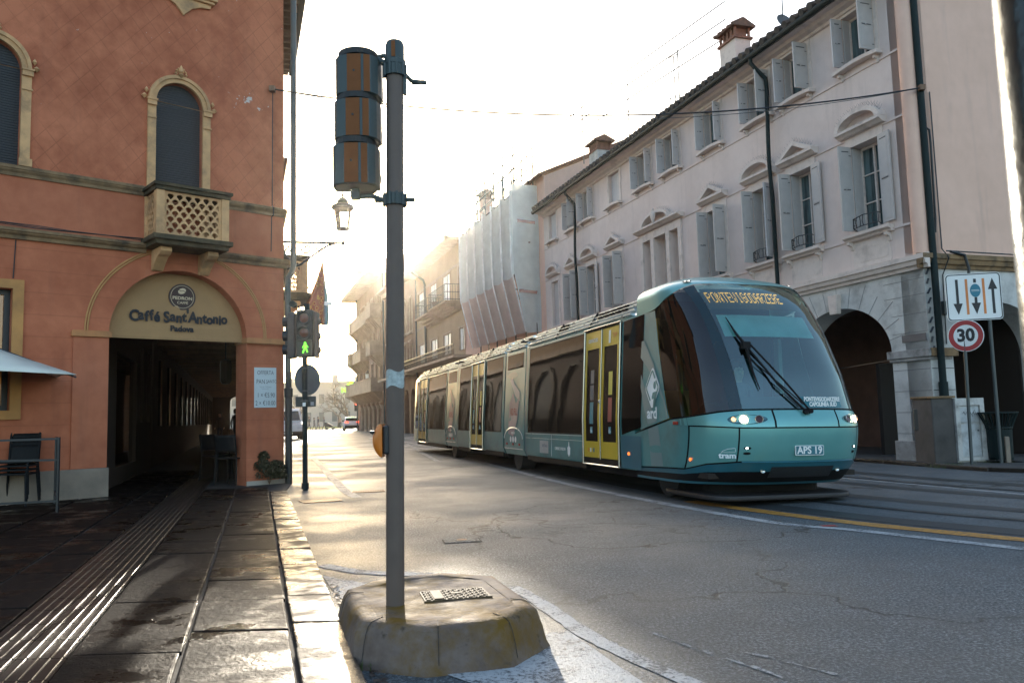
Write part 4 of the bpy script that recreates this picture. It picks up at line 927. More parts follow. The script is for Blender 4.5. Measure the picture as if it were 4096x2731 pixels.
def balc_stone(par, x0, x1, z, dep):
    b = MB().box(x0, x1, 0, dep, z - .15, z).box(x0 + .05, x1 - .05, dep - .1, dep - .02, z, z + 1.0).box(x0, x0 + .1, 0, dep, z, z + 1.0).box(x1 - .1, x1, 0, dep, z, z + 1.0).box(x0 - .04, x1 + .04, 0, dep + .04, z + 1.0, z + 1.1)
    k = 0
    while x0 + .3 + k * .9 < x1 - .2: x = x0 + .3 + k * .9; b.yz([(0, z - .15), (dep * .85, z - .15), (dep * .6, z - .45), (dep * .3, z - .8), (0, z - 1.1)], x, x + .25); k += 1
    b.build('balcony', m_trim2, par)
for a in ((59, 61.9, 10.5, 1.0), (62.5, 72.5, 10.3, .9), (58, 60.6, 7.0, 1.2), (66, 72, 7.0, .9), (58.5, 74.3, 3.75, 1.1), (72.8, 74.3, 7.0, 1.1)): balc_stone(db, *a)
for z, rr in ((3.75, 1.6), (7.0, 1.4), (10.4, 1.2)):
    MB().lathe([(.3, z - 1.1), (rr * .6, z - .5), (rr, z - .1), (rr, z), (rr * .95, z), (rr * .95, z + 1.0), (rr, z + 1.02), (rr, z + 1.1), (rr * .9, z + 1.1)], (74.3, -.2, 0), 16).build('corner_balcony', m_trim2, db)
MB().box(56.9, 76, -10, 1.5, 14, 14.2).box(56.9, 76, 1.4, 1.55, 13.95, 14.3).build('roof', m_trim2, db)
MB().lathe([(2.4, 14.2), (2.3, 15.6), (2.9, 15.7), (2.9, 15.85), (1.2, 16.9), (0, 17.2)], (66, -1.6, 0), 20).build('roof_turret', m_ros, db)
MB().box(58, 63, -5, -2, 14.2, 16.0).build('roof_room', m_brn, db)
MB().tube([(57.3, .1, 14), (57.3, .1, 0)], .07, 8).nx().tube([(73.9, .15, 14), (73.9, .15, 0)], .07, 8).build('downpipe', m_zinc, db)
# ------------------------------------------------------------------ signal pole on its concrete island
isl = thing('traffic_island', 'small eight sided mossy concrete island carrying the signal pole', 'traffic island', (0, 0, 0))
t = NT('mossy_concrete'); g = t.geo(); n1 = t.noise(5, 6, g, .65); n2 = t.noise(60, 3, g)
c = t.mix(t.ramp(n1, (.3, 0), (.7, 1)), (.10, .072, .058), (.21, .165, .14)); up = t.n('SeparateXYZ', i={0: t.n('NewGeometry').outputs['Normal']}).outputs[2]
mo = t.math('MULTIPLY', t.ramp(t.noise(3.2, 6, g, .7), (.42, 0), (.62, .95)), t.ramp(up, (.1, .75), (.9, 1)))
c = t.mix(mo, c, (.15, .082, .010)); c = t.mix(t.ramp(t.noise(9, 5, g, .7), (.58, 0), (.7, .8)), c, (.05, .04, .03))
t.base(c); t.sp(r=t.ramp(n1, (.3, .65), (.7, .95)), sl=.08); b_ = t.bump(n1, .5, .02); t.bump(n2, .5, .004, b_); m_moss = t.m
top = [(-.955, 4.48), (-.735, 3.72), (-.41, 3.58), (-.07, 3.665), (.085, 3.95), (-.14, 4.74), (-.47, 4.90), (-.80, 4.76)]
cx, cy = -.43, 4.2
def rg(k, dx, z): return [(cx + (x - cx) * k + dx, cy + (y - cy) * k, z) for x, y in top]
def dense(r, n=3): return [tuple(Vector(r[i]).lerp(Vector(r[(i + 1) % 8]), q / n)) for i in range(8) for q in range(n)]
lv = [dense(rg(k, 0, z)) for k, z in ((1.12, -.01), (1.085, .03), (1.05, .09), (1.02, .14), (.99, .170), (.955, .182), (.90, .187), (.80, .187), (.785, .185), (.78, .182), (.4, .183))]
random.seed(3); wob = {}
lv2 = []
for r in lv: lv2.append([(x + random.uniform(-.006, .006), y + random.uniform(-.006, .006), z + random.uniform(-.003, .003)) for x, y, z in r])
m_ = MB(); m_.grid([r + [r[0]] for r in lv2], flip=False); m_.quad(*lv2[-1]); m_.build('kerb_block', m_moss, isl, smooth=True)
jn = MB()
for i in (0, 1, 2, 3, 4, 6):
    for fr_ in (.15,):
        a = Vector(rg(1.13, 0, 0)[i]).lerp(Vector(rg(1.13, 0, 0)[(i + 1) % 8]), fr_)
        P_ = [(1.09, .02), (1.06, .09), (1.03, .142), (.995, .173), (.955, .186), (.80, .190)]
        pts = [Vector((cx + (a.x - cx) * k / 1.13, cy + (a.y - cy) * k / 1.13, z)) for k, z in P_]; jn.tube(pts, .0018, 4)
jn.build('joint', m_joint, isl)
mp = MB(); MX = Matrix.Translation((-.335, 4.25, .1815)) @ Matrix.Rotation(radians(14), 4, 'Z')
mp.box(-.17, .17, -.115, .115, 0, .006, M=MX)
for r in range(9):
    for c_ in range(12):
        x = -.15 + c_ * .027; y = -.1 + r * .0245
        if (r + c_) % 2 == 0: mp.box(x - .011, x + .011, y - .006, y + .006, .006, .011, M=MX)
        else: mp.box(x - .004, x + .004, y - .011, y + .011, .006, .010, M=MX)
mp.box(-.12, -.07, -.1, .1, .006, .0125, M=MX); mp.box(-.02, .04, -.012, .012, .006, .0125, M=MX); mp.box(-.175, .175, -.12, -.115, 0, .008, M=MX)
mp.build('access_cover', M('worn_iron', (.075, .048, .024), .75, m=.0, var=.35, vs=30, dirt=(.12, .08, .02), ds=8), isl)
leafm = M('weeds', (.07, .09, .02), .7, var=.4, vs=30)
def tuft(mb, x, y, z, n, h, sp):
    for _ in range(n):
        a = random.uniform(0, 2 * pi); r = random.uniform(0, sp); bx, by = x + r * cos(a), y + r * sin(a) * .6; L = h * random.uniform(.4, 1); ln = random.uniform(-.6, .6); a2 = random.uniform(0, 6.28); w0 = .003
        tip = (bx + L * ln * cos(a2), by + L * ln * sin(a2), z + L); mid = (bx + L * .4 * ln * cos(a2), by + L * .4 * ln * sin(a2), z + L * .6)
        mb.add([(bx - w0, by, z), (bx + w0, by, z), (mid[0] + w0 * .8, mid[1], mid[2]), (mid[0] - w0 * .8, mid[1], mid[2]), tip], [(0, 1, 2, 3), (3, 2, 4)])
g = MB(); tuft(g, -.66, 3.66, 0, 160, .05, .09); tuft(g, -.72, 3.75, 0, 60, .04, .06); tuft(g, -.30, 3.60, 0, 22, .09, .07); tuft(g, -.9, 4.1, 0, 60, .03, .1); tuft(g, -1.0, 4.5, 0, 40, .03, .1)
tuft(g, 7.6, 13.9, .0, 200, .09, .5); tuft(g, 8.3, 14.2, .0, 150, .09, .5)
struct(g.build('grass_tufts', leafm), 'stuff')
lf = MB()
for _ in range(300):
    y = random.uniform(2.6, 5.5); x = rowx(-1.43, y) + random.uniform(-.0, .10) * random.random(); a = random.uniform(0, 6.28); r = random.uniform(.006, .016)
    q = KS(x, y, 0); lf.add([(q[0] + r * cos(a + k * 1.57), q[1] + r * sin(a + k * 1.57), .006 + random.uniform(0, .008)) for k in range(4)], [(0, 1, 2, 3)])
struct(lf.build('leaf_litter', M('wet_leaves', (.045, .028, .018), .5, var=.5, vs=30)), 'stuff')

m_pole = M('grey_pole_paint', (.125, .095, .08), .55, m=.1, var=.1, vs=8, bump=.15, bs=150, bd=.002, dirt=(.12, .09, .07), ds=4, da=.4, sl=.35)
m_house = M('signal_housing', (.040, .060, .060), .42, var=.1, vs=6, sl=.4)
m_refl = M('painted_reflection', (.19, .074, .027), .6, m=.0, sl=.12, var=.12, vs=9)  # orange reflection of a sunlit wall, painted on as plain colour
m_bl0 = M('collar_black', (.01, .012, .012), .6)
sg = thing('traffic_signal', 'tall grey signal pole with three lamp head seen from behind and orange push button', 'traffic light', (0, 0, 0))
b0, b1 = V(-.617, 4.065, .178), V(-.579, 4.065, 3.04); ax = lambda z: b0.lerp(b1, (z - .178) / (3.04 - .178))
MB().tube([b0, b1], .0455, 28).build('pole', m_pole, sg, smooth=True)
MB().tube([ax(2.955), ax(2.96), ax(2.985), ax(2.99), ax(3.07), ax(3.09), ax(3.10)], [.052, .058, .058, .05, .05, .042, .02], 24).build('pole_cap', m_house, sg, smooth=True)
MB().xy([(-.578 - .012, 4.012), (-.578 + .008, 4.010), (-.578 + .008, 4.016), (-.578 - .012, 4.016)], 2.99, 3.075).build('cap_reflection', m_refl, sg)  # same painted reflection on the cap
br = MB()
for z in (2.93, 2.235):
    p = ax(z)
    br.nx().tube([p - V(0, 0, .03), p + V(0, 0, .03)], .056, 20)
    for k in range(10): a = 2 * pi * k / 10; br.box(-.006, .006, -.006, .006, -.034, .034, M=Matrix.Translation(p + V(.058 * cos(a), .058 * sin(a), 0)))
br.tube([ax(2.235) - V(.105, 0, .0), ax(2.235) + V(.105, 0, 0)], .012, 8)
br.build('clamp', m_house, sg, bevel=.002)
ar = MB(); hx = -.772
ar.tube([ax(2.965) + V(-.03, 0, 0), V(hx + .05, 4.07, 3.025), V(hx + .02, 4.07, 3.025)], .017, 8); ar.box(hx - .022, hx + .024, 4.04, 4.09, 2.99, 3.035)
ar.tube([ax(3.0) + V(-.03, .02, 0), V(hx + .13, 4.10, 3.035), V(hx + .06, 4.10, 3.02)], .014, 6)
ar.box(hx - .045, hx + .0, 4.04, 4.09, 2.245, 2.30); ar.tube([V(hx - .02, 4.07, 2.262), V(hx + .06, 4.07, 2.262), ax(2.225) + V(-.03, 0, 0)], .015, 8)
ar.tube([ax(2.97), V(-.50, 4.12, 2.90), V(-.42, 4.14, 2.895)], .012, 6); ar.box(-.50, -.43, 4.12, 4.14, 2.885, 2.905)
ar.build('bracket_arm', m_house, sg, bevel=.003)
MB().box(-.535, -.52, 4.05, 4.08, 2.80, 2.90).build('side_plate', m_house, sg)
cs = [(-.119, .06), (-.119, .0), (-.112, -.05), (-.090, -.085), (-.045, -.106), (.036, -.106), (.080, -.088), (.108, -.052), (.119, .0), (.119, .06)]
for i, (z0, z1) in enumerate(((2.782, 2.992), (2.548, 2.757), (2.302, 2.520))):
    ox = hx - (0, .008, .018)[i]
    h = MB()
    for k, (za, zb, sc_) in enumerate(((z0, z0 + .004, .93), (z0 + .004, z1 - .004, 1), (z1 - .004, z1, .93))): h.xy([(ox + x * sc_, 4.07 + y * sc_) for x, y in cs], za, zb)
    hd = h.build('signal_head', m_house, sg, bevel=.004)
    s = MB(); s.box(ox - .041, ox + .030, 3.9605, 3.963, z0 + .006, z1 - .006); s.build('reflection_strip', m_refl, hd)  # strips carry the painted reflection on the housing backs
    s = MB(); s.quad((ox + .044, 3.9655, z0 + .006), (ox + .074, 3.979, z0 + .006), (ox + .074, 3.979, z1 - .006), (ox + .044, 3.9655, z1 - .006)); s.build('reflection_strip', m_refl, hd)
    MB().lathe([(.006, 0), (.006, .003), (0, .003)], n=10, M=Matrix.Translation((ox - .006, 3.9605, (z0 + z1) / 2 + .01)) @ Matrix.Rotation(pi / 2, 4, 'X')).build('screw', m_black, hd)
    MB().tube([(ox, 4.06, z1), (ox, 4.06, z1 + .03)], .104, 20).build('collar', m_bl0, hd)
    MB().lathe([(.098, 0), (.1, .01), (.1, .14), (.094, .14), (.09, .02), (0, .01)], n=24, M=Matrix.Translation((ox, 4.13, (z0 + z1) / 2)) @ Matrix.Rotation(-pi / 2, 4, 'X')).build('lens_visor', m_black, hd, smooth=True)
t_ = MB(); rows = []
for z in (1.262, 1.268, 1.30, 1.335, 1.345):
    rows.append([ax(z) + V(.0468 * cos(a), .0468 * sin(a), (.008 * sin(a * 3 + z * 90) if z < 1.27 or z > 1.33 else .002 * sin(a * 5))) for a in [2 * pi * k / 32 for k in range(33)]])
t_.grid(rows); t_.build('torn_tape', M('frosted_tape', (.36, .42, .42), .35, var=.3, vs=50, bump=.8, bs=90, bd=.004), sg, smooth=True)
bx = MB().box(-.664, -.630, 4.02, 4.09, .925, 1.07).build('button_bracket', m_black, sg, bevel=.012)
rows = []
for k in range(13):
    z = .912 + .165 * k / 12; wv = .055 * math.sin(pi * (k + .4) / 13) ** .55
    rows.append([(-.664 - (wv * 1.0 * sin(a)), 4.055 + .047 * cos(a), z) for a in [pi * q / 10 for q in range(11)]])
MB().grid(rows, flip=False).quad(*[r[0] for r in rows], *[r[-1] for r in rows][::-1]).build('push_button_housing', M('signal_orange', (.62, .17, .012), .32, var=.1, vs=9, coat=.3), sg, smooth=True)
MB().lathe([(0, -.012), (.012, -.008), (.014, .004)], (-.715, 4.03, 1.04), 10).build('push_button', m_black, sg)

# ------------------------------------------------------------------ pedestrian signal by the cafe corner
ps = thing('pedestrian_signal', 'dark pedestrian signal showing a green walking man with signs seen from behind on its pole', 'traffic light', (-3.40, 13.0, 0))
MB().tube([(0, 0, 0), (0, 0, 2.16)], .042, 16).tube([(0, 0, .02), (0, 0, .12)], .06, 14).build('pole', m_green_metal, ps, smooth=True)
hd = MB().box(-.135, .135, -.02, .15, 2.15, 2.93).build('signal_head', m_black, ps, bevel=.02)
for i, z in enumerate((2.79, 2.55)):
    MB().lathe([(.0, 0), (.10, .004), (.105, .0), (.108, .07), (.102, .07), (.098, .01)], n=24, M=Matrix.Translation((0, -.02, z)) @ Matrix.Rotation(pi / 2, 4, 'X')).build('visor', m_black, hd, smooth=True)
    MB().lathe([(0, .02), (.05, .016), (.095, .004)], n=20, M=Matrix.Translation((0, -.02, z)) @ Matrix.Rotation(pi / 2, 4, 'X')).build('unlit_lens', M('dark_red_lens', (.10, .028, .015), .2), hd, smooth=True)
MB().box(-.12, .12, -.03, -.021, 2.18, 2.42).box(-.125, .125, -.09, -.03, 2.42, 2.43).build('walk_window', M('black_lens', (.008, .008, .01), .3), hd)
gm = MB(); Z0 = 2.30; X0 = .015
gm.lathe([(.019, 0), (.019, .004), (0, .004)], n=12, M=Matrix.Translation((X0, -.0305, Z0 + .078)) @ Matrix.Rotation(pi / 2, 4, 'X'))
for poly in ([(-.022, .055), (.026, .055), (.024, -.005), (-.018, -.005)], [(-.02, .055), (-.05, .005), (-.04, -.002), (-.012, .04)], [(.02, .055), (.055, .012), (.048, .002), (.018, .035)], [(-.018, .0), (.006, .0), (-.028, -.085), (-.05, -.078)], [(.0, .0), (.024, .0), (.048, -.068), (.03, -.08)]):
    gm.xz([(X0 + x, Z0 + z) for x, z in poly], -.035, -.031)
gm.build('green_walking_man', emit('green_led', (.12, 1, .03), 1.2), hd)
hl = MB().box(-.29, -.165, .0, .18, 2.14, 2.90).build('signal_head', m_black, ps, bevel=.02)
for z in (2.75, 2.52, 2.29): MB().lathe([(.085, 0), (.09, .08)], n=16, M=Matrix.Translation((-.29, .09, z)) @ Matrix.Rotation(-pi / 2, 4, 'Y')).build('visor', m_black, hl)
h2 = MB().box(.14, .20, .02, .20, 2.14, 2.90).build('signal_head', m_pole, ps, bevel=.02)
for z in (2.74, 2.5, 2.27): MB().lathe([(0, 0), (.05, .035), (.07, .0)], n=12, M=Matrix.Translation((.2, .11, z)) @ Matrix.Rotation(pi / 2, 4, 'Y')).build('visor', m_pole, h2)
MB().tube([(-.04, .05, 2.9), (-.12, .05, 3.0)], .015, 6).lathe([(.055, 0), (.055, .1), (.04, .12)], n=14, M=Matrix.Translation((-.19, -.04, 3.03)) @ Matrix.Rotation(-pi / 2, 4, 'X')).box(-.02, .06, .04, .1, 2.93, 3.04).build('detector', m_green_metal, ps)
MB().box(.02, .14, .0, .06, 3.02, 3.08, M=Matrix.Rotation(.1, 4, 'Y')).build('camera_box', m_white, ps, bevel=.005)
MD = Matrix.Translation((.03, .07, 1.785)) @ Matrix.Rotation(radians(52), 4, 'Z')
MB().lathe([(0, -.004), (.245, -.004), (.255, .0), (.255, .012), (.25, .012), (.245, .002), (0, .002)], n=40, M=MD @ Matrix.Rotation(-pi / 2, 4, 'X')).build('round_sign_back', M('sign_back_grey', (.10, .11, .115), .45, var=.15), ps)
MB().box(-.16, .17, .05, .06, 1.34, 1.51, M=Matrix.Rotation(radians(4), 4, 'Z')).build('sign_plate_back', M('sign_back_dark', (.02, .027, .028), .45), ps, bevel=.004)
cl_ = MB()
for z in (1.97, 1.60, 1.44): cl_.tube([(0, 0, z - .012), (0, 0, z + .012)], .049, 14); cl_.box(-.09, .09, .03, .05, z - .008, z + .008)
cl_.build('clamp_band', m_zinc, ps)
MB().box(-.025, .025, -.0475, -.045, 1.35, 1.41).build('sticker', m_white, ps)
ck = MB(); ck.box(.08, .135, .0445, .048, 1.36, 1.42); ck.build('sticker', M('grey_sticker', (.3, .3, .3), .6), ps)

# ------------------------------------------------------------------ wall lantern, flag, span wire
ln = thing('wall_lantern', 'old street lantern on a scrolled iron bracket at the cafe corner', 'lamp', (0, 0, 0))
b = MB(); Y_ = 14.85
b.tube([(-4.3, Y_, 4.50), (-3.15, Y_, 4.44)], .024, 8); b.tube([(-4.28, Y_, 4.45), (-4.30, Y_, 4.0), (-4.2, Y_, 3.98), (-3.95, Y_, 4.06), (-3.7, Y_, 4.24), (-3.45, Y_, 4.40), (-3.3, Y_, 4.44)], .022, 8)
def scroll(mb, x, z, r, a0, tr, r_=.018): mb.tube([(x + r * (1 - .75 * q / 18) * cos(a0 + tr * q / 18), Y_, z + r * (1 - .75 * q / 18) * sin(a0 + tr * q / 18)) for q in range(19)], r_, 6)
scroll(b, -4.13, 4.28, .14, 1.8, 8); scroll(b, -4.14, 4.12, .09, -1.2, 7); scroll(b, -3.84, 4.36, .11, 2.6, 7); scroll(b, -3.62, 4.36, .06, .5, -6); b.tube([(-4.33, Y_, 3.9), (-4.33, Y_, 4.6)], .022, 8)
for x in (-3.72, -3.42): b.lathe([(0, -.03), (.03, 0), (0, .03)], (x, Y_, 4.46), 8)
b.lathe([(0, 0), (.035, .02), (.03, .06), (.015, .1), (.012, .26)], (-3.15, Y_, 4.40), 10)
b.build('bracket', m_black, ln, smooth=True)
lb = MB()
for z, r in ((4.70, .125), (4.72, .125)): lb.lathe([(r - .012, z), (r, z), (r, z + .012), (r - .012, z + .012)], (-3.15, Y_, 0), 12)
for k in range(6): a = k * pi / 3 + .2; lb.tube([(-3.15 + .12 * cos(a), Y_ + .12 * sin(a), 4.70), (-3.15 + .175 * cos(a), Y_ + .175 * sin(a), 5.10)], .007, 5)
lb.lathe([(.175, 5.09), (.215, 5.11), (.21, 5.16), (.13, 5.2), (.10, 5.23), (.115, 5.25), (.06, 5.31), (.015, 5.34), (.025, 5.37), (.012, 5.42), (0, 5.44)], (-3.15, Y_, 0), 16)
for k in range(3): a = k * 2 * pi / 3; lb.tube([(-3.15, Y_, 4.62), (-3.15 + .12 * cos(a), Y_ + .12 * sin(a), 4.70)], .007, 4)
lb.build('lantern_cage', m_black, ln)
MB().lathe([(.112, 4.71), (.165, 5.09)], (-3.15, Y_, 0), 12).build('lantern_glass', clear('lantern_pane', (.85, .85, .8)), ln)
fg = thing('flag', 'patterned red and gold flag hanging limp from a pole on the flank balcony', 'flag', (0, 0, 0))
MB().tube([(-4.66, 17.3, 3.6), (-4.16, 17.5, 4.72)], .014, 6).build('flag_pole', m_wood, fg)
t = NT('flag_cloth'); o_ = t.n('SeparateXYZ', i={0: t.co()}).outputs[0]; pt = t.ramp(t.vor(11), (.25, (.34, .05, .03)), (.34, (.62, .34, .08)), (.5, (.40, .12, .06)))
t.base(t.mix(t.ramp(t.math('ADD', o_, 4.16), (.0, 0), (.05, 1)), pt, (.10, .22, .27))); t.sp(r=.9); m_flag = t.m
rows = []
for q in range(15):
    s = q / 14; z = 4.62 - 1.42 * s
    xl, xr = -4.17 - .38 * min(1, s * 1.5) , -4.16 + .10 * min(1, s * 1.8)
    rows.append([(xl + (xr - xl) * k / 14 + .012 * sin(k * 2 + q * .4), 17.5 + .05 * sin(k * 1.3 + q * .2), z - (.0 if s < .6 else .28 * (s - .6) * (1 - k / 14) * -1) + .02 * sin(k)) for k in range(15)])
MB().grid(rows).build('cloth', m_flag, fg, smooth=True)
wr = thing('span_wire', 'thin twisted cable strung across the street between the two corner buildings', 'cable', (0, 0, 0))
A_ = PL + V(-.7425 * .25, -.6698 * .25, 7.24) + V(.67, -.7425, 0) * .06
B_ = RF @ (SM @ V(-.08, .2, 7.02))
def cat(a, b, sag, n=40): return [a.lerp(b, k / n) + V(0, 0, -sag * 4 * (k / n) * (1 - k / n)) for k in range(n + 1)]
MB().tube(cat(A_, B_, .52), .015, 5).tube(cat(A_, B_, .60), .007, 4).build('cable', m_black, wr)
MB().box(-.05, .05, -.05, .05, -.05, .05, M=Matrix.Translation(A_)).box(-.05, .05, -.05, .05, -.05, .05, M=Matrix.Translation(B_)).build('wall_hook', m_rust, wr)

# ------------------------------------------------------------------ signs and street furniture on the right
m_bl = M('sign_black', (.015, .015, .018), .5); m_or = M('sign_orange', (.62, .20, .05), .5); m_blue = M('sign_blue', (.02, .17, .24), .5); m_red = M('sign_red', (.38, .03, .03), .5)
ls = thing('lane_sign', 'white square sign with black lane arrows and orange bars on a thin grey pole', 'sign', (8.2, 14.0, 0), radians(-12))
MB().tube([(.24, .05, 0), (.24, .05, 3.3)], .03, 12).build('pole', m_zinc, ls, smooth=True)
pn = MB().xz(rrect(-.45, .45, 2.55, 3.39, .07, 6), -.01, .01).build('panel', m_white, ls)
bo = MB().wall(rrect(-.44, .44, 2.56, 3.38, .065, 6), [rrect(-.425, .425, 2.575, 3.365, .055, 6)], -.0135, -.0105); bo.build('border', m_bl, pn)
a_ = MB()
def arrow(x, z0, z1, up):
    if up: a_.xz([(x - .022, z0), (x + .022, z0), (x + .022, z1 - .2), (x + .075, z1 - .2), (x, z1), (x - .075, z1 - .2), (x - .022, z1 - .2)], -.0135, -.0105)
    else: a_.xz([(x - .022, z1), (x - .022, z0 + .2), (x - .075, z0 + .2), (x, z0), (x + .075, z0 + .2), (x + .022, z0 + .2), (x + .022, z1)][::-1], -.0135, -.0105)
arrow(-.265, 2.66, 3.29, False); arrow(.03, 2.66, 2.96, False); a_.xz(rect(.008, .052, 3.22, 3.29), -.0135, -.0105); arrow(.31, 2.66, 3.29, True)
a_.build('arrow', m_bl, pn)
a_ = MB().xz(rect(-.13, -.09, 2.66, 3.29), -.0135, -.0105).xz(rect(.145, .185, 2.66, 3.29), -.0135, -.0105); a_.build('bar', m_or, pn)
a_ = MB().xz([(.03 + .085 * cos(2 * pi * k / 28), 3.08 + .118 * sin(2 * pi * k / 28)) for k in range(28)], -.0145, -.0115); a_.build('blue_disc', m_blue, pn)
MB().xz(rect(-.035, .095, 3.085, 3.092), -.0165, -.015).xz(rect(-.035, .095, 3.065, 3.070), -.0165, -.015).build('disc_lines', m_white, pn)
sp_ = thing('speed_limit_sign', 'round red rimmed 30 speed limit sign on its own thin pole below the lane sign', 'sign', (7.86, 13.85, 0), 0)
MB().tube([(.0, .03, 0), (.05, .03, 2.3)], .028, 12).build('pole', m_zinc, sp_, smooth=True)
MQ = Matrix.Translation((.06, 0, 2.27)) @ Matrix.Rotation(radians(-40), 4, 'Z')
dc = MB().lathe([(0, 0), (.275, 0), (.28, .006), (.275, .012), (0, .012)], n=44, M=MQ @ Matrix.Rotation(pi / 2, 4, 'X')).build('disc', m_white, sp_)
rr2 = MB(); rr2.grid([[MQ @ V(r * cos(2 * pi * k / 44), -.0135, r * sin(2 * pi * k / 44)) for k in range(45)] for r in (.19, .268)]); rr2.build('red_rim', m_red, dc)
text('lettering', '30', .30, m_bl, dc, MQ @ V(0, -.0135, .0), MQ.to_3x3() @ V(1, 0, 0), (0, 0, 1), .001, bold=.012, sx=.92)
wb = thing('utility_cabinet', 'scuffed white utility cabinet against the dark wall stub behind the speed sign', 'cabinet', (8.18, 14.42, 0), radians(4))
MB().box(-.27, .27, 0, .3, .05, 1.19).build('body', M('scuffed_white', (.55, .55, .54), .6, var=.15, vs=6, dirt=(.12, .10, .08), ds=3, da=.9), wb, bevel=.006)
MB().wall(rect(-.27, .27, .08, 1.19), [rect(-.19, .19, .14, 1.06)], -.05, .0).build('frame', M('dirty_frame', (.6, .58, .54), .7, dirt=(.1, .08, .06), ds=3, da=.95), wb, bevel=.006)
d_ = MB().box(-.18, .18, -.02, .0, .15, .72).box(-.18, .18, -.02, .0, .76, 1.05).build('door', M('scuffed_door', (.5, .52, .52), .5, var=.2, vs=5, dirt=(.2, .18, .16), ds=4, da=.8), wb, bevel=.005)
sc_ = MB(); sc_.tube([(-.12 + .02 * k, -.024, .92 + .035 * sin(k * 2.1)) for k in range(13)], .004, 4); sc_.tube([(.05, -.024, .86), (.1, -.024, .98), (.14, -.024, .88)], .003, 4); sc_.build('scribble', m_joint, d_)
MB().lathe([(.015, 0), (.015, .02)], (.14, -.03, .6), 8).build('lock', m_black, d_)
wsx = thing('wall_stub', 'short blackened masonry wall between the arcade pier and the white cabinet', 'wall', (7.66, 14.5, 0), radians(4))
MB().box(-.17, .24, -.12, .5, 0, 1.2).build('masonry', M('sooty_plaster', (.09, .08, .072), .9, var=.4, vs=3, bump=.6, dirt=(.02, .018, .016), ds=1.5, da=.95), wsx, bevel=.02)
MB().box(-.2, .27, -.15, .5, 1.2, 1.24).build('coping', m_weath, wsx, bevel=.01)
gb_ = tag(MB().box(-.62, -.36, .02, .16, .62, 1.02).box(-.55, -.45, .02, .09, .1, .62).build('meter_box', m_zinc, None, bevel=.012), 'small grey meter box on the arcade pier above a short pipe', 'box'); gb_.matrix_world = RF @ Matrix.Translation((-.2, 0, 0))
bn = thing('litter_bin', 'dark green slatted litter bin with a flared rim under the lane sign', 'bin', (8.62, 14.28, 0))
s = MB()
for k in range(20):
    a = 2 * pi * k / 20
    s.tube([(.17 * cos(a), .17 * sin(a), .08), (.19 * cos(a), .19 * sin(a), .62), (.22 * cos(a), .22 * sin(a), .72), (.31 * cos(a), .31 * sin(a), .92)], .014, 4)
s.build('slat', m_green_metal, bn)
MB().lathe([(.29, .905), (.32, .905), (.32, .93), (.29, .93)], n=24).lathe([(.18, .1), (.19, .12), (.2, .6), (.2, .62)], n=20).lathe([(.19, .64), (.215, .64), (.215, .67), (.19, .67)], n=20).build('hoop', m_green_metal, bn)
MB().lathe([(0, .1), (.16, .1), (.18, .66), (.17, .66), (.15, .12)], n=18).build('liner', m_black, bn)
MB().box(-.04, .04, -.22, -.18, 0, .5).box(-.3, .3, -.25, .2, 0, .05).build('base', m_conc, bn, bevel=.01)
np_ = thing('near_post', 'dark metal post standing very close at the right picture edge', 'post', (.766, 1.02, 0))
MB().tube([(0, 0, 0), (0, 0, 2.6)], .095, 40).build('shaft', M('weathered_post', (.022, .034, .036), .22, m=.5, var=.4, vs=14, bump=.5, bs=40, bd=.003), np_, smooth=True)
MB().tube([(0, 0, 0), (0, 0, .08)], .14, 40).build('ring', m_black, np_, smooth=True)

# ------------------------------------------------------------------ cafe things
m_ch = M('charcoal_plastic', (.008, .009, .010), .6, var=.1, sl=.2)
def chair(name, label, group, loc, rz, stack=0):
    t = thing(name, label, 'chair', loc, rz, group)
    s = .44
    MB().xy(rrect(-.22, .22, -.2, .22, .05), .44, .465).build('seat', m_ch, t, bevel=.005)
    rows = [[(-.2 + .4 * k / 8, .21 + .05 * q / 6 + .02 * (1 - (k / 4 - 1) ** 2), .56 + .29 * q / 6) for k in range(9)] for q in range(7)]
    b = MB().grid(rows).build('backrest', m_ch, t, smooth=True); so = b.modifiers.new('s', 'SOLIDIFY'); so.thickness = .018
    for x, y in ((-.19, -.18), (.19, -.18)): MB().tube([(x * 1.12, y * 1.12, 0), (x, y, .45)], .014, 8).build('leg', m_ch, t)
    for x in (-.19, .19): MB().tube([(x * 1.12, .25, 0), (x, .2, .45), (x, .26, .86)], .014, 8).build('leg', m_ch, t)
    return t
CG = 'stacked cafe chairs behind the terrace rail'
base_ch = chair('cafe_chair', 'lowest charcoal chair in the stack behind the terrace rail', CG, (-7.05, 11.35, .03), radians(10))
for k, nmx in enumerate(('second charcoal chair up in the stack behind the terrace rail', 'third charcoal chair up in the stack behind the terrace rail', 'topmost charcoal chair of the stack behind the terrace rail')):
    dup(base_ch, (-7.05 - .008 * k, 11.35 + .02 * (k + 1), .03 + .055 * (k + 1)), radians(10 + k), nmx)
bc = chair('portico_chair', 'grey chair with its back to the street beside the portico table', 'chairs under the portico', (-5.05, 14.35, .03), radians(170))
bc.scale = (1, 1, 1.03)
c2 = dup(bc, (-5.75, 15.5, .03), radians(60), 'dark chair on the inner side of the portico table')
rlg = thing('terrace_rail', 'low dark metal terrace rail in front of the stacked chairs', 'railing', (-5.87, 10.32, 0))
r = MB()
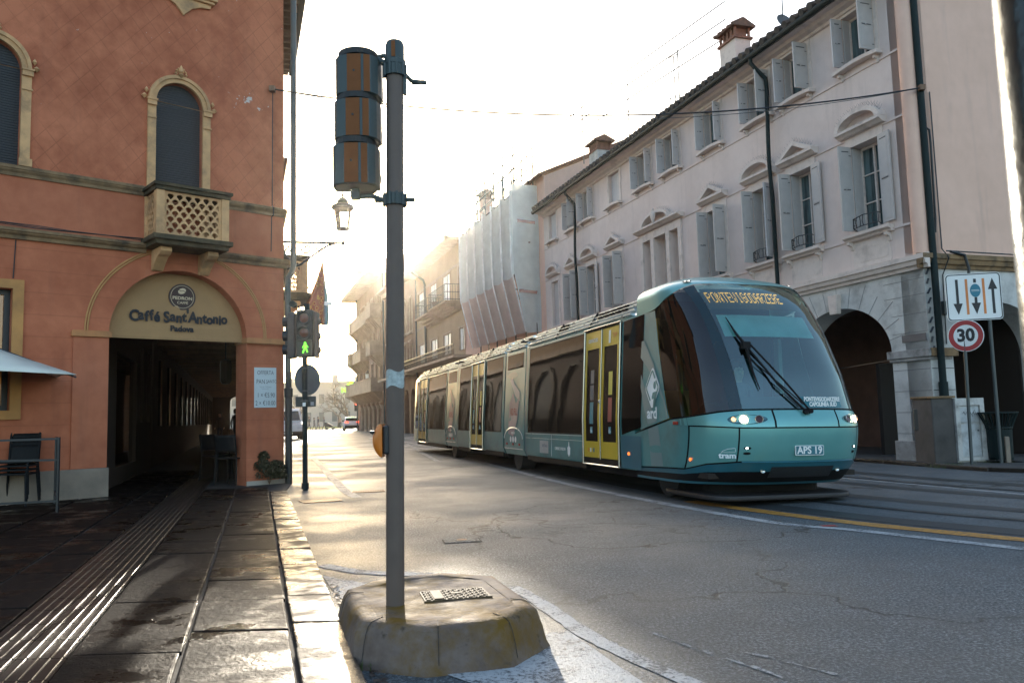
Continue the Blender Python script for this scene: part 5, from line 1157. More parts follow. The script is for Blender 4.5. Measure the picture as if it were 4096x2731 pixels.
for P in ([(0, 0, 0), (0, 0, .99)], [(0, 0, .97), (-.95, -.25, .97)], [(0, 0, .70), (-.95, -.25, .72)], [(0, 0, .18), (-.95, -.25, .18)], [(-.95, -.25, 0), (-.95, -.25, .97)], [(-.1, 0, .0), (-.9, 1.2, .0)], [(0, 0, .97), (-.75, 1.25, .97)], [(0, 0, .2), (-.75, 1.25, .2)], [(-.75, 1.25, 0), (-.75, 1.25, .97)]): r.tube(P, .019, 4)
r.build('frame', m_black, rlg)
um = thing('parasol', 'pale blue canvas parasol corner poking in above the terrace', 'parasol', (-7.9, 10.9, 0))
k = [(1.86, .1), (.6, 1.6), (-1.5, 1.2), (-1.6, -1.0), (.2, -1.5)]
u = MB(); rows = []
for s_ in range(7):
    f = s_ / 6
    rows.append([V(x * f, y * f, 2.62 - .79 * f ** .8 + (.05 * (1 - abs(2 * w2 - 1)) * f)) for (x, y, w2) in [(k[i][0] * (1 - q / 4) + k[(i + 1) % 5][0] * q / 4, k[i][1] * (1 - q / 4) + k[(i + 1) % 5][1] * q / 4, q / 4) for i in range(5) for q in range(4)] + [(k[0][0], k[0][1], 0)]])
ca = u.grid(rows, flip=False).build('canopy', M('blue_canvas', (.74, .74, .64), .8, var=.06, bump=.2), um, smooth=True); ca.modifiers.new('s', 'SOLIDIFY').thickness = .008
MB().tube([(0, 0, 0), (0, 0, 2.6)], .025, 8).build('pole', m_black, um)
rb_ = MB()
for x, y in k: rb_.tube([(0, 0, 2.55), (x, y, 1.80)], .012, 5)
rb_.build('rib', m_black, um)
ob = thing('price_board', 'white handwritten offer board on the right cafe pillar', 'sign', V(-4.16, 14.45, 0), radians(-137.95))
bd_ = MB().box(.155, .565, .005, .02, 1.37, 2.08).build('board', M('board_white', (.62, .68, .68), .6, var=.05), ob)
for s, z, sz, x in (('OFFERTA', 1.985, .105, .36), ('PAN', 1.825, .115, .45), ('DEL', 1.80, .035, .335), ('SANTO', 1.83, .085, .245), ('PANDORO ARTIGIANALE', 1.735, .028, .36), ('CON LE UOVA', 1.70, .028, .37), ('1 × €5.90', 1.585, .115, .35), ('2 × €10.00', 1.445, .115, .36)):
    text('lettering', s, sz, m_ink, bd_, (x, .0215, z), (-1, 0, 0), (0, 0, 1), .0006, sx=.72, bold=-.001)
po = MB().box(2.93, 2.96, -.35, -.05, 1.02, 1.85).build('wall_poster', M('poster_blue', (.10, .13, .16), .5), cafe)
MB().box(2.925, 2.93, -.33, -.07, 1.66, 1.83).box(2.925, 2.93, -.33, -.07, 1.36, 1.62).box(2.925, 2.93, -.33, -.07, 1.06, 1.32).build('poster_pictures', M('poster_pic', (.35, .38, .4), .5, var=.6, vs=14), po)
tb = thing('cafe_table', 'dark square cafe table set with glasses under the portico', 'table', (-5.25, 15.4, .03))
MB().box(-.38, .38, -.35, .35, .72, .75).build('tabletop', m_ch, tb, bevel=.006)
for x in (-.34, .34):
    for y in (-.31, .31): MB().tube([(x, y, 0), (x, y, .72)], .018, 6).build('leg', m_ch, tb)
glz = M('white_cup', (.6, .62, .62), .25)
cup = tag(MB().lathe([(.02, 0), (.035, .01), (.042, .08), (.038, .08), (.03, .012), (0, .012)], n=14).build('cup', glz), 'white cup at the right end of the portico table', 'cup', 'cups on the portico table'); cup.location = (-4.98, 15.2, .783)
for x, y, s_ in ((-5.06, 15.33, 'white cup second from the right on the portico table'), (-5.12, 15.15, 'white cup standing nearest the chair back on the portico table')):
    q = cup.copy(); COL.objects.link(q); q.location = (x, y, .783); q['label'] = s_
hl_ = thing('portico_lamp', 'dark iron lantern hanging from the portico ceiling', 'lamp', (-7.22, 20, 0))
MB().tube([(0, 0, 3.45), (0, 0, 2.7)], .015, 6).lathe([(.2, 3.4), (.22, 3.44), (.0, 3.45)], n=8).build('chain', m_black, hl_)
fb = MB().lathe([(.05, 2.72), (.14, 2.68), (.15, 2.6), (.15, 2.18), (.1, 2.1), (0, 2.08)], n=6); fb.build('lantern_body', m_black, hl_)
# planter bush at the pillar foot
pb = thing('bush', 'small dark leafy shrub at the foot of the right cafe pillar', 'plant', (-4.32, 14.12, .03))
g = MB(); random.seed(5)
for _ in range(3200):
    a = random.uniform(0, 6.28); b_ = random.uniform(-.2, 1.4); h_ = random.random() ** .5
    cxx, cz, R_ = random.choice(((-.12, .28, .17), (.13, .24, .18), (-.10, .47, .10), (.0, .14, .24), (.16, .12, .16)))
    p = V(cxx + R_ * cos(a) * cos(b_) * h_, R_ * .8 * sin(a) * cos(b_) * h_, max(.0, cz + R_ * sin(b_) * h_)); r = random.uniform(.014, .03)
    n1 = V(random.uniform(-1, 1), random.uniform(-1, 1), random.uniform(-.3, 1)).normalized(); t1 = n1.orthogonal().normalized(); t2 = n1.cross(t1)
    g.add([p - t1 * r, p + t2 * r * .6, p + t1 * r, p - t2 * r * .6], [(0, 1, 2, 3)])
g.build('foliage', M('dark_leaves', (.040, .036, .012), .6, var=.5, vs=22), pb)
st_ = MB()
for k in range(6): st_.tube([(0, 0, 0), (.12 * cos(k), .1 * sin(k), .3)], .006, 4)
st_.build('stem', m_wood, pb)

# ------------------------------------------------------------------ people
def person(label, loc, rz, H=1.72, coat=(.03, .03, .035), legs=(.03, .03, .04), skin=(.45, .27, .19), hair=(.05, .03, .02), stride=.22, bag=False, sit=False, group=None, arms=None):
    k = H / 1.75
    J = {'pel': (0, 0, .93, .135), 'wst': (0, .01, 1.08, .12), 'ch': (0, 0, 1.28, .15), 'sh': (0, 0, 1.43, .10), 'nk': (0, -.005, 1.50, .052), 'hd0': (0, -.015, 1.57, .072), 'hd': (0, -.02, 1.65, .092), 'tp': (0, -.01, 1.74, .055), 'ns': (0, -.115, 1.62, .015)}
    E_ = [('pel', 'wst'), ('wst', 'ch'), ('ch', 'sh'), ('sh', 'nk'), ('nk', 'hd0'), ('hd0', 'hd'), ('hd', 'tp'), ('hd0', 'ns')]
    for s, nm in ((-1, 'L'), (1, 'R')):
        f = stride * s
        if sit: pts = [(.10, .0, .90, .085), (.13, -.42, .92, .07), (.13, -.45, .50, .05), (.13, -.55, .46, .035)]
        else: pts = [(.10, -.01, .84, .085), (.10, -.35 * f - .03, .50, .06), (.10, -f + .04, .10, .042), (.10, -f - .12, .035, .035)]
        if arms: ap = arms
        else: ap = [(.19, .0, 1.41, .055), (.24, .25 * f + .02, 1.15, .045), (.25, .45 * f - .06, .90, .032)]
        if sit: ap = [(.19, 0, 1.41, .055), (.24, -.08, 1.16, .045), (.18, -.34, 1.12, .032)]
        pv_ = 'pel'
        for i, (x, y, z, r) in enumerate(pts): J[nm + str(i)] = (x * s, y, z, r); E_.append((pv_, nm + str(i))); pv_ = nm + str(i)
        pv_ = 'sh'
        for i, (x, y, z, r) in enumerate(ap): J[nm + 'a' + str(i)] = (x * s, y, z, r); E_.append((pv_, nm + 'a' + str(i))); pv_ = nm + 'a' + str(i)
        hx_, hy_, hz_, _ = J[pv_]
        dx_ = V(0, -.5, -1).normalized() if not sit else V(-.1 * s, -1, 0).normalized()
        J[nm + 'p'] = (hx_ + dx_.x * .06, hy_ + dx_.y * .06, hz_ + dx_.z * .06, .028); E_.append((pv_, nm + 'p'))
        for q in range(4): J[nm + 'f%d' % q] = (hx_ + dx_.x * .14, hy_ + dx_.y * (.14 - .01 * abs(q - 1.5)) + (q - 1.5) * .020, hz_ + dx_.z * (.14 - .012 * abs(q - 1.5)), .009); E_.append((nm + 'p', nm + 'f%d' % q))
        J[nm + 't'] = (hx_ - .01 * s, hy_ - .055, hz_ - .07, .010); E_.append((nm + 'p', nm + 't'))
    names = list(J); me = bpy.data.meshes.new('person_rig')
    me.from_pydata([tuple(c * k for c in J[n][:3]) for n in names], [(names.index(a), names.index(b)) for a, b in E_], [])
    o = bpy.data.objects.new('tmp', me); COL.objects.link(o); o.modifiers.new('k', 'SKIN')
    for i, n in enumerate(names):
        sv = me.skin_vertices[0].data[i]; sv.radius = (J[n][3] * k, J[n][3] * k * (.8 if n in ('ch', 'wst', 'pel') else 1)); sv.use_root = (i == 0)
    o.modifiers.new('s', 'SUBSURF').levels = 1
    dg = bpy.context.evaluated_depsgraph_get(); m2 = bpy.data.meshes.new_from_object(o.evaluated_get(dg)); bpy.data.objects.remove(o)
    mats = [M('coat_cloth', coat, .85, bump=.2), M('trouser_cloth', legs, .85), M('skin_tone', skin, .55), M('shoe', (.02, .018, .016), .5)]
    m2.materials.clear()
    for mm in mats: m2.materials.append(mm)
    for p in m2.polygons:
        z = p.center.z / k; x = abs(p.center.x) / k
        hand = (x > .2 and z < .91 and not sit) or (sit and p.center.y < -.33 * k and z > 1.0)
        p.material_index = 2 if (z > 1.49 or hand) else (3 if z < .09 else (1 if z < .90 and not hand else 0)); p.use_smooth = True
    b = bpy.data.objects.new('person', m2); COL.objects.link(b); b.location = loc; b.rotation_euler = (0, 0, rz); tag(b, label, 'person', group)
    h = MB().lathe([(.085, 1.56), (.098, 1.62), (.102, 1.70), (.085, 1.76), (.04, 1.79), (0, 1.795)], (0, .018, 0), 14); h.v = [(x * k, y * k, z * k) for x, y, z in h.v if True]
    h.build('hair', M('hair', hair, .8), b, smooth=True)
    eb = MB()
    for s in (-1, 1): eb.lathe([(0, -.006), (.009, 0), (0, .006)], (.034 * s * k, -.108 * k, 1.655 * k), 8)
    eb.build('eye', m_bl, b)
    if bag: MB().box(.24 * k, .38 * k, -.15, .12, .55 * k, .85 * k).build('bag', m_rust, b, bevel=.03)
    return b
m_bl = m_bl
person('dark silhouetted person standing deep in the portico passage left of the bright arch', (-16.55, 45, .03), 0, coat=(.06, .045, .035), stride=.05)
person('dark person with a bag walking right of the bright portico arch', (-12.7, 36.5, .03), radians(150), coat=(.02, .02, .025), bag=True)
person('person in an orange coat crossing at the end of the street', (-26.9, 100.5, 0), radians(60), H=1.72, coat=(.55, .21, .03))
PG = 'people crossing at the far end of the street'
for x, y, rz, H_, c_, lb in ((-25.9, 101, 90, 1.7, (.07, .05, .05), 'dark coated person leading the far group right of the pedestrian pole'), (-25.35, 101.4, 95, 1.55, (.05, .04, .05), 'second dark person of the far group just behind the leader'), (-24.75, 101, 80, 1.66, (.03, .03, .05), 'striding dark person in the middle of the far group'), (-24.15, 101.6, 85, 1.58, (.06, .06, .07), 'person bending over the pushchair at the far end of the street')):
    person(lb, (x, y, 0), radians(rz), H=H_, coat=c_, group=PG)
pc = thing('pushchair', 'dark pushchair being wheeled at the far end of the street', 'pushchair', (-23.3, 101, 0))
MB().yz([(-.25, .35), (.25, .35), (.25, .5), (-.25, .5)], -.5, .3).xz([(-.5, .45), (.35, .35), (.5, .45), (-.4, .95), (-.6, .9)], -.24, .24).build('seat', m_bl, pc, bevel=.03)
for x in (-.35, .45):
    for y in (-.25, .25): MB().tube([(x, y - .02, .14), (x, y + .02, .14)], .14, 14).build('wheel', m_bl, pc)
MB().tube([(-.9, -.2, 1.05), (-.4, -.22, .5), (.45, -.22, .14)], .018, 5).tube([(-.9, .2, 1.05), (-.4, .22, .5), (.45, .22, .14)], .018, 5).tube([(-.9, -.2, 1.05), (-.9, .2, 1.05)], .018, 5).build('frame', m_zinc, pc)
person('small figure standing on the grass behind the far crossing', (-25.2, 116, .02), 0, coat=(.4, .25, .2))

# ------------------------------------------------------------------ vehicles far off
m_tyre = M('tyre', (.015, .015, .015), .8); m_wh = M('white_car_paint', (.72, .73, .74), .25, coat=.6, var=.02); m_tail = emit('tail_light', (1, .06, .02), 2.5)
def car(name, label, loc, rz, paint, L, W_, H_, van=False, rear=True):
    t = thing(name, label, 'van' if van else 'car', loc, rz)   # +x is forward
    if van: low = [(-L / 2, .35), (L / 2 - .05, .35), (L / 2, .55), (L / 2 - .05, .95), (L / 2 - .85, 1.12), (L / 2 - 1.5, H_ - .12), (L / 2 - 1.8, H_), (-L / 2 + .1, H_), (-L / 2, H_ - .2)]
    else: low = [(-L / 2, .38), (L / 2, .35), (L / 2, .62), (L / 2 - .1, .80), (L / 2 - .95, .95), (L / 2 - 1.6, H_ - .1), (L / 2 - 2.1, H_), (-L / 2 + .7, H_ - .02), (-L / 2 + .35, H_ - .12), (-L / 2 + .03, .98), (-L / 2 - .03, .75)]
    b = MB()
    n = len(low); lay = []
    for f, y in ((0, -1), (.0, -.97), (1, 0), (0, .97), (0, 1)): pass
    def yy(z, e): return W_ / 2 * (1 - .0 if z < .95 else 1 - .17 * (z - .95) / (H_ - .95)) * e
    vs = []
    for e, ins in ((-1, .06), (-.93, 0), (.93, 0), (1, .06)):
        cxm = 0
        for x, z in low: vs.append((x * (1 - ins * .5), yy(z, e), z + (ins * .5 if z < .5 else -ins * .4)))
    fs = [tuple(range(n)), tuple(range(3 * n, 4 * n))[::-1]] + [(i * n + k, i * n + (k + 1) % n, (i + 1) * n + (k + 1) % n, (i + 1) * n + k)[::-1] for i in range(3) for k in range(n)]
    b.add(vs, fs); body = b.build('body', paint, t, bevel=.03)
    g = MB(); s = .985
    wl_ = [(low[4][0] - .12, 1.0), (low[5][0] - .02, H_ - .16), (low[6][0], H_ - .12), (-L / 2 + (.75 if not van else .3), H_ - .14), (-L / 2 + (.35 if not van else .2), 1.0)]
    for e in (-1, 1): g.add([(x, yy(z, e) + .004 * e, z) for x, z in wl_], [tuple(range(5)) if e < 0 else tuple(range(5))[::-1]])
    a, c_ = low[4], low[5]
    def q4(p0, p1, k0=.1, k1=.92, o=.012):
        A = Vector(p0).lerp(Vector(p1), k0); B = Vector(p0).lerp(Vector(p1), k1); d = (B - A).normalized(); n_ = Vector((d.y, -d.x)) * o
        A += n_; B += n_; return [(A.x, -yy(A.y, .86), A.y), (A.x, yy(A.y, .86), A.y), (B.x, yy(B.y, .84), B.y), (B.x, -yy(B.y, .84), B.y)]
    g.add(q4(a, c_), [(0, 1, 2, 3)])
    if not van: g.add(q4(low[8], low[9], .12, .85, -.016 * -1), [(0, 1, 2, 3)])
    g.build('windows', m_glass_d, t)
    for x in (-L / 2 + .75, L / 2 - .8):
        for y in (-W_ / 2 + .1, W_ / 2 - .1):
            w0 = MB().tube([(x, y - .1, .32), (x, y + .1, .32)], .32, 22).build('wheel', m_tyre, t, smooth=True); MB().tube([(x, y - .108, .32), (x, y + .108, .32)], .2, 14).build('rim', m_zinc, w0)
    MB().box(-L / 2 - .05, -L / 2 + .1, -W_ / 2 + .06, W_ / 2 - .06, .30, .58).box(L / 2 - .12, L / 2 + .04, -W_ / 2 + .08, W_ / 2 - .08, .30, .52).box(-L / 2 + .3, L / 2 - .3, -W_ / 2 + .03, W_ / 2 - .03, .22, .40).build('bumper', m_tyre, t, bevel=.03)
    for y in (-W_ / 2 + .25, W_ / 2 - .25):
        MB().box(-L / 2 - .035, -L / 2 + .06, y - .17, y + .17, .86, .98).build('tail_light', m_tail if rear else m_red, t, bevel=.01)
        MB().box(L / 2 - .12, L / 2 - .01, y - .17, y + .17, .66, .80).build('headlight', M('clear_lamp', (.6, .62, .65), .1), t, bevel=.02)
    MB().box(-L / 2 - .045, -L / 2 - .03, -.26, .26, .64, .76).box(L / 2 + .041, L / 2 + .045, -.26, .26, .36, .47).build('number_plate', m_white, t)
    for y in (-1, 1): MB().box(L / 2 - 1.55, L / 2 - 1.4, y * (W_ / 2 + .02) - .09, y * (W_ / 2 + .02) + .09, 1.0, 1.14).build('mirror', m_tyre, t, bevel=.02)
    return t
car('white_hatchback', 'white hatchback driving away at the far end of the street with red tail lights', (-17.75, 87.2, 0), radians(105), m_wh, 3.9, 1.72, 1.5)
car('white_van', 'white van facing the camera partly hidden behind the cafe corner pipe', (-14.55, 51.2, 0), radians(-72), m_wh, 4.6, 1.85, 1.95, van=True, rear=False)

# ------------------------------------------------------------------ far square: signals, signs, pharmacy cross, trees, palaces
ts = thing('far_traffic_light', 'small traffic light showing red beside the far corner columns', 'traffic light', (-18.0, 92, 0))
MB().tube([(0, 0, 0), (0, 0, 2.9)], .06, 8).build('pole', m_bl, ts)
h_ = MB().box(-.35, .45, -.15, .15, 2.15, 3.3).build('signal_head', m_bl, ts, bevel=.05)
MB().lathe([(0, .03), (.14, .0)], n=16, M=Matrix.Translation((-.1, -.17, 2.98)) @ Matrix.Rotation(pi / 2, 4, 'X')).build('red_lens', emit('red_led', (1, .05, .02), 6), h_)
ds_ = thing('blue_signs', 'round blue arrow sign above a square blue parking sign on one far pole', 'sign', (-15.15, 83, 0))
MB().tube([(0, 0, 0), (0, 0, 4.2)], .04, 8).build('pole', m_zinc, ds_)
p_ = MB().lathe([(.46, 0), (.46, .03), (0, .03)], n=28, M=Matrix.Translation((0, -.05, 3.75)) @ Matrix.Rotation(pi / 2, 4, 'X')).build('arrow_disc', m_blue, ds_)
MB().xz([(-.33, 3.75), (-.08, 3.95), (-.08, 3.81), (.3, 3.81), (.3, 3.69), (-.08, 3.69), (-.08, 3.55)], -.1, -.085).build('arrow', m_white, p_)
p_ = MB().box(-.32, .32, -.06, -.03, 2.3, 3.25).build('parking_panel', m_blue, ds_)
text('lettering', 'P', .6, m_white, p_, (0, -.065, 2.92), (1, 0, 0), (0, 0, 1), .002, bold=.02)
MB().xz([(-.18, 2.45), (-.05, 2.55), (-.05, 2.48), (.2, 2.48), (.2, 2.42), (-.05, 2.42), (-.05, 2.35)], -.07, -.061).build('arrow', m_white, p_)
px_ = thing('pharmacy_cross', 'glowing green pharmacy cross on the far palace corner', 'sign', (-18.3, 90, 0))
e_ = emit('green_cross', (.22, 1, .03), 1.1); c__ = MB()
for zz in (5.15, 3.85):
    for dx in (0,): c__.xz([(-.2, zz - .2), (-.2, zz - .38), (.2, zz - .38), (.2, zz - .2), (.42, zz - .2), (.42, zz + .12), (.2, zz + .12), (.2, zz + .32), (-.2, zz + .32), (-.2, zz + .12), (-.42, zz + .12), (-.42, zz - .2)][::-1], -.05, .05)
c__.build('cross_arms', e_, px_)
text('lettering', 'NTA', .72, e_, px_, (-.35, -.1, 4.5), (1, 0, 0), (0, 0, 1), .01, bold=.03, sx=1.0)
MB().box(-.5, 1.2, .06, .14, 3.7, 5.4).build('panel', m_bl, px_)
wl2 = thing('far_wall_lantern', 'white glassed lantern on a bracket by the pole edge on the far palace', 'lamp', (-14.2, 78.5, 0))
MB().tube([(.1, 0, 4.0), (2.6, 1.2, 3.9), (2.8, 1.3, 3.3), (.1, 0, 3.9)], .05, 5).lathe([(.3, 5.6), (.45, 5.6), (.1, 6.0), (0, 6.1)], n=8).lathe([(.2, 4.5), (.22, 4.3), (.0, 4.1)], n=8).build('bracket', m_bl, wl2)
MB().lathe([(.24, 4.5), (.36, 5.6)], n=8).build('glass', M('milk_glass', (.8, .78, .7), .4), wl2)
m_bark = M('bark', (.12, .085, .06), .9)
def tree(seed, H_, sp=.62):
    random.seed(seed); tr_ = MB(); cr = MB()
    def br_(p, d, L, r, lv_):
        q = p + d * L; (tr_ if lv_ < 1 else cr).tube([p, p.lerp(q, .5) + V(random.uniform(-1, 1), random.uniform(-1, 1), 0) * L * .05, q], [r, r * .8, r * .6], 5 if lv_ < 3 else 3, cap=False)
        if lv_ >= 6: return
        for _ in range(random.choice((2, 3, 3)) if lv_ < 5 else 3):
            a = random.uniform(0, 6.28); n_ = d.orthogonal().normalized(); n_ = Matrix.Rotation(a, 3, d) @ n_
            dd = (d + n_ * random.uniform(.4, 1.0) * (1.2 if lv_ == 0 else 1)).normalized(); dd.z = dd.z * .8 + .12; br_(p + (q - p) * random.uniform(.6, 1), dd.normalized(), L * random.uniform(.62, .86), r * .6, lv_ + 1)
    br_(V(0, 0, 0), V(.02, 0, 1), H_ * .26, H_ * .028, 0)
    return tr_, cr
TG = 'bare winter trees round the far square'
def mk_tree(label, seed, loc, H_, rz=0):
    t = thing('bare_tree', label, 'tree', loc, rz, TG); a, b = tree(seed, H_); a.build('trunk', m_bark, t); b.build('crown', m_bark, t); return t
t1 = mk_tree('broad bare tree right of centre on the far square above the white hatchback', 11, (-23.4, 112, 0), 9.5)
t2 = mk_tree('bare tree half hidden behind the signs of the pedestrian signal', 23, (-33, 122, 0), 9)
for x, y, s, l in ((-29, 132, .85, 'bare tree between the two nearer trees on the far square'), (-41, 128, 1.0, 'bare tree behind the parked van at the left of the far square'), (-24, 140, .8, 'faint bare tree farthest back on the far square')):
    dup(t2 if s != 1 else t1, (x, y, 0), random.uniform(0, 6), l, (s, s, s))
m_far = M('far_stone', (.42, .38, .34), .85, var=.1, vs=.4); m_fd = M('far_window', (.12, .12, .12), .5)
def far_block(label, x0, x1, y, H_, seed):
    t = thing('far_palace', label, 'building', (0, 0, 0)); random.seed(seed)
    MB().box(x0, x1, y, y + 12, 0, H_).box(x0 - .3, x1 + .3, y - .4, y, H_ - .5, H_).build('wall', m_far, t)
    w_ = MB(); x = x0 + 1.2
    while x < x1 - 1.5:
        for z in (1.0, 4.6, 7.6):
            if z + 1.8 < H_ - .6: w_.nx().box(x, x + 1.0, y - .06, y, z, z + 1.9)
        x += 2.6
    w_.build('window', m_fd, t)
    r = MB(); 
    for k in range(4): x = x0 + (x1 - x0) * (k + .5) / 4; r.nx().box(x, x + 1, y + 2, y + 3, H_, H_ + random.uniform(.8, 1.6))
    r.build('chimney', m_far, t)
far_block('hazy pale palace at the back of the square behind the tallest tree', -48, -30, 160, 9.0, 1)
far_block('lower hazy palace left of the others behind the pedestrian signal', -74, -48.5, 162, 7.2, 2)
far_block('hazy palace at the right end of the square touching the corner palace', -29.5, -8, 158, 9.6, 3)
# haze over the whole street
hz = MB().box(-170, 175, -18, 300, -1.2, 19.5).build('haze', M('tmpx', (1, 1, 1)), None); struct(hz, 'stuff')
t = NT('haze_air'); t.t.nodes.remove(t.b); pv2 = t.t.nodes.new('ShaderNodeVolumePrincipled'); pv2.inputs['Color'].default_value = (.97, .90, .80, 1); pv2.inputs['Density'].default_value = .00027; pv2.inputs['Anisotropy'].default_value = .93
t.t.links.new(pv2.outputs[0], t.out.inputs['Volume']); hz.data.materials[0] = t.m
# ------------------------------------------------------------------ the tram   local: x across, y toward the tail, z up
dT = V(-.30, 1, 0).normalized(); nT = V(dT.y, -dT.x, 0)
TMX = Matrix.Translation(V(1.05, 12.6, 0) + nT * 1.1) @ Matrix.Rotation(math.atan2(nT.y, nT.x), 4, 'Z') @ Matrix.Rotation(.022, 4, 'Y')
tram = thing('tram', 'teal articulated city tram with lit destination display and yellow doors, curving down the street', 'tram', M=TMX)
t = NT('tram_teal'); t.base(t.mix(t.ramp(t.noise(2, 4), (.35, 0), (.65, 1)), (.13, .36, .345), (.15, .40, .38))); t.sp(r=.30, m=.35, coat=.5, cr=.12); m_teal = t.m  # nose paint lightened in colour for the sky it reflects
m_teal_d = M('tram_side_teal', (.065, .23, .23), .4, m=.0, var=.06, coat=.15, dirt=(.05, .075, .07), ds=2.5, da=.5)  # same teal made darker in colour for the shaded sides
m_navy = M('tram_skirt_blue', (.025, .15, .20), .3, m=.2, var=.1, coat=.4)
m_silver = M('tram_roof_fairing', (.70, .78, .78), .28, m=.6, var=.06)
m_strp = M('tram_pale_stripe', (.16, .26, .27), .38, m=.2, var=.05, coat=.3)
m_yl = M('tram_door_yellow', (.60, .41, .015), .35, coat=.3, var=.05)
m_tg = NT('tram_tinted_glass'); m_tg.base((.010, .009, .008)); m_tg.sp(r=.03, sl=.17)
m_tg.bump(m_tg.noise(1.5, 2, m_tg.n('Mapping', i={'Vector': m_tg.co(), 'Scale': (1, 1, .7)}).outputs[0], .4), .035, .06); m_tg = m_tg.m
m_gask = M('rubber', (.008, .008, .009), .7, sl=.2)
m_wind = clear('windscreen', (.42, .78, .74), 0, 2.4, (.80, 1, .97))
m_sideg = clear('cab_side_glass', (.16, .17, .16), .1)
m_chr = M('door_rail_metal', (.5, .48, .42), .25, m=.9)
ZK = [.2, .3, .45, .6, .8, .95, 1.07, 1.5, 2.0, 2.4, 2.6, 2.75, 2.85]
UK = [-3.74, -3.90, -4.02, -4.08, -4.12, -4.12, -4.05, -3.90, -3.64, -3.34, -3.14, -2.95, -2.5]
def interp(x, X, Y):
    if x <= X[0]: return Y[0]
    for i in range(len(X) - 1):
        if x <= X[i + 1]: return Y[i] + (Y[i + 1] - Y[i]) * (x - X[i]) / (X[i + 1] - X[i])
    return Y[-1]
def sm(x): return sum(interp(x + o, ZK, UK) for o in (-.05, -.025, 0, .025, .05)) / 5
def vin(z):
    if z < 1: return .04 * max(0, .6 - z)
    if z < 2.6: return .05 * (z - 1)
    return .08 + (z - 2.6) ** 2 * 7
def SF(th, z, off=0):
    def f(th, z):
        u0 = sm(z); A = interp(z, [0, 1.1, 2.0, 2.6, 2.83], [1.1, 1.1, 1.0, .8, .6]); p = 2.7; w = 1.1 - vin(z)
        if th < 0: return V(-w, (u0 + A) * (1 + th) + 1.9 * th, z)
        if th > pi: k = th - pi; return V(w, (u0 + A) * (1 - k) - 1.9 * k, z)
        c, s = cos(th), sin(th)
        return V(-w * math.copysign(abs(c) ** (2 / p), c), u0 + A - A * abs(s) ** (2 / p), z)
    P = f(th, z)
    if off:
        e = .012; a = f(th + e, z) - f(th - e, z); b = f(th, z + e) - f(th, z - e); n = a.cross(b)
        if n.length > 1e-9: P = P + n.normalized() * off
    return P
def frange(a, b, n): return [a + (b - a) * k / n for k in range(n + 1)]
def patch(mb, ths, zlo, zhi, nz, off=0):
    zl = zlo if callable(zlo) else (lambda t: zlo); zh = zhi if callable(zhi) else (lambda t: zhi)
    return mb.grid([[SF(t, zl(t) + (zh(t) - zl(t)) * k / nz, off) for k in range(nz + 1)] for t in ths], flip=True)
ALL = frange(-1, 0, 4)[:-1] + frange(0, pi, 48) + frange(pi, pi + 1, 4)[1:]
def sym(f): return lambda t: f(t if t < pi / 2 else pi - t)
belt = sym(lambda t: interp(t, [-1, -.7, -.07, .3, .7, 1.0, 1.57], [.80, .86, .985, 1.02, 1.065, 1.083, 1.088]))
topz = sym(lambda t: interp(t, [-1, -.03, .23, .67, .86, 1.57], [2.36, 2.39, 2.50, 2.62, 2.66, 2.665]))
lowz = sym(lambda t: interp(t, [-1, .2, .5, .94, 1.57], [.36, .40, .47, .505, .505]))
gapz = sym(lambda t: interp(t, [-1, 0, .5, .9, 1.57], [.80, .905, .895, .88, .88]))
def tp(mb, *a, par=None, **k): return mb.build(*a, parent=par or tram, **k)
blk = MB(); patch(blk, ALL, .25, lambda t: belt(t) + .01, 10, -.012); tp(blk, 'inner_shell', m_gask, smooth='all')
nose = tp(patch(MB(), frange(.90, pi - .90, 24), lambda t: lowz(t) + .006, lambda t: gapz(t) - .008, 8), 'front_panel', m_teal, smooth='all')
for a, b in ((.21, .88), (pi - .88, pi - .21)): tp(patch(MB(), frange(a, b, 14), lambda t: lowz(t) + .006, lambda t: gapz(t) - .008, 8), 'corner_panel', m_teal, smooth='all')
for a, b in ((-1, .185), (pi - .185, pi + 1)): tp(patch(MB(), frange(a, b, 14), lambda t: lowz(t) + .006, lambda t: belt(t) - .012, 8), 'side_panel', m_teal_d, smooth='all')
for a, b in ((.07, 1.29), (1.31, pi - 1.31), (pi - 1.29, pi - .07)): tp(patch(MB(), frange(a, b, 14), lambda t: gapz(t) + .008, lambda t: belt(t) - .012, 3), 'lamp_panel', m_teal, smooth='all')
sk = MB(); rows = []
for t_ in ALL:
    z1 = lowz(t_) - .012
    rows.append([SF(t_, z1, -.0)] + [SF(t_, z1 - (z1 - .22) * k / 5, -.006 - .012 * sin(pi * k / 5 * .5) * 1.0) for k in range(1, 6)])
sk.grid(rows, flip=False); tp(sk, 'skirt', m_navy, smooth='all')
gr_ = MB(); patch(gr_, frange(1.30, pi - 1.30, 16), .315, .44, 4, -.004); tp(gr_, 'grille', M('grille_mesh', (.02, .022, .024), .5, bump=1, bs=70), smooth='all')
lip = MB().tube([SF(t, .50, .004) for t in frange(.95, pi - .95, 24)], .010, 6); tp(lip, 'bumper_lip', m_navy, smooth=True)
for a, b in ((-.78, -.045), (pi + .045, pi + .78)):
    s = MB(); rows = []
    for k in range(11):
        z = .90 + (2.385 - .90) * k / 10
        lo = interp(z, [.86, 2.39], [-.83, -.60]); hi = interp(z, [.86, .99, 1.44, 1.86, 2.39], [-.07, -.07, -.135, -.13, -.03])
        if a > 0: lo, hi = pi - hi, pi - lo
        rows.append([SF(t, max(z, .0) if k else belt(t) + .012, .006) for t in frange(lo, hi, 6)])
    s.grid(rows, flip=False); apanel = tp(s, 'cab_quarter_panel', m_teal_d, smooth='all')
    if a < 0: APAN = apanel
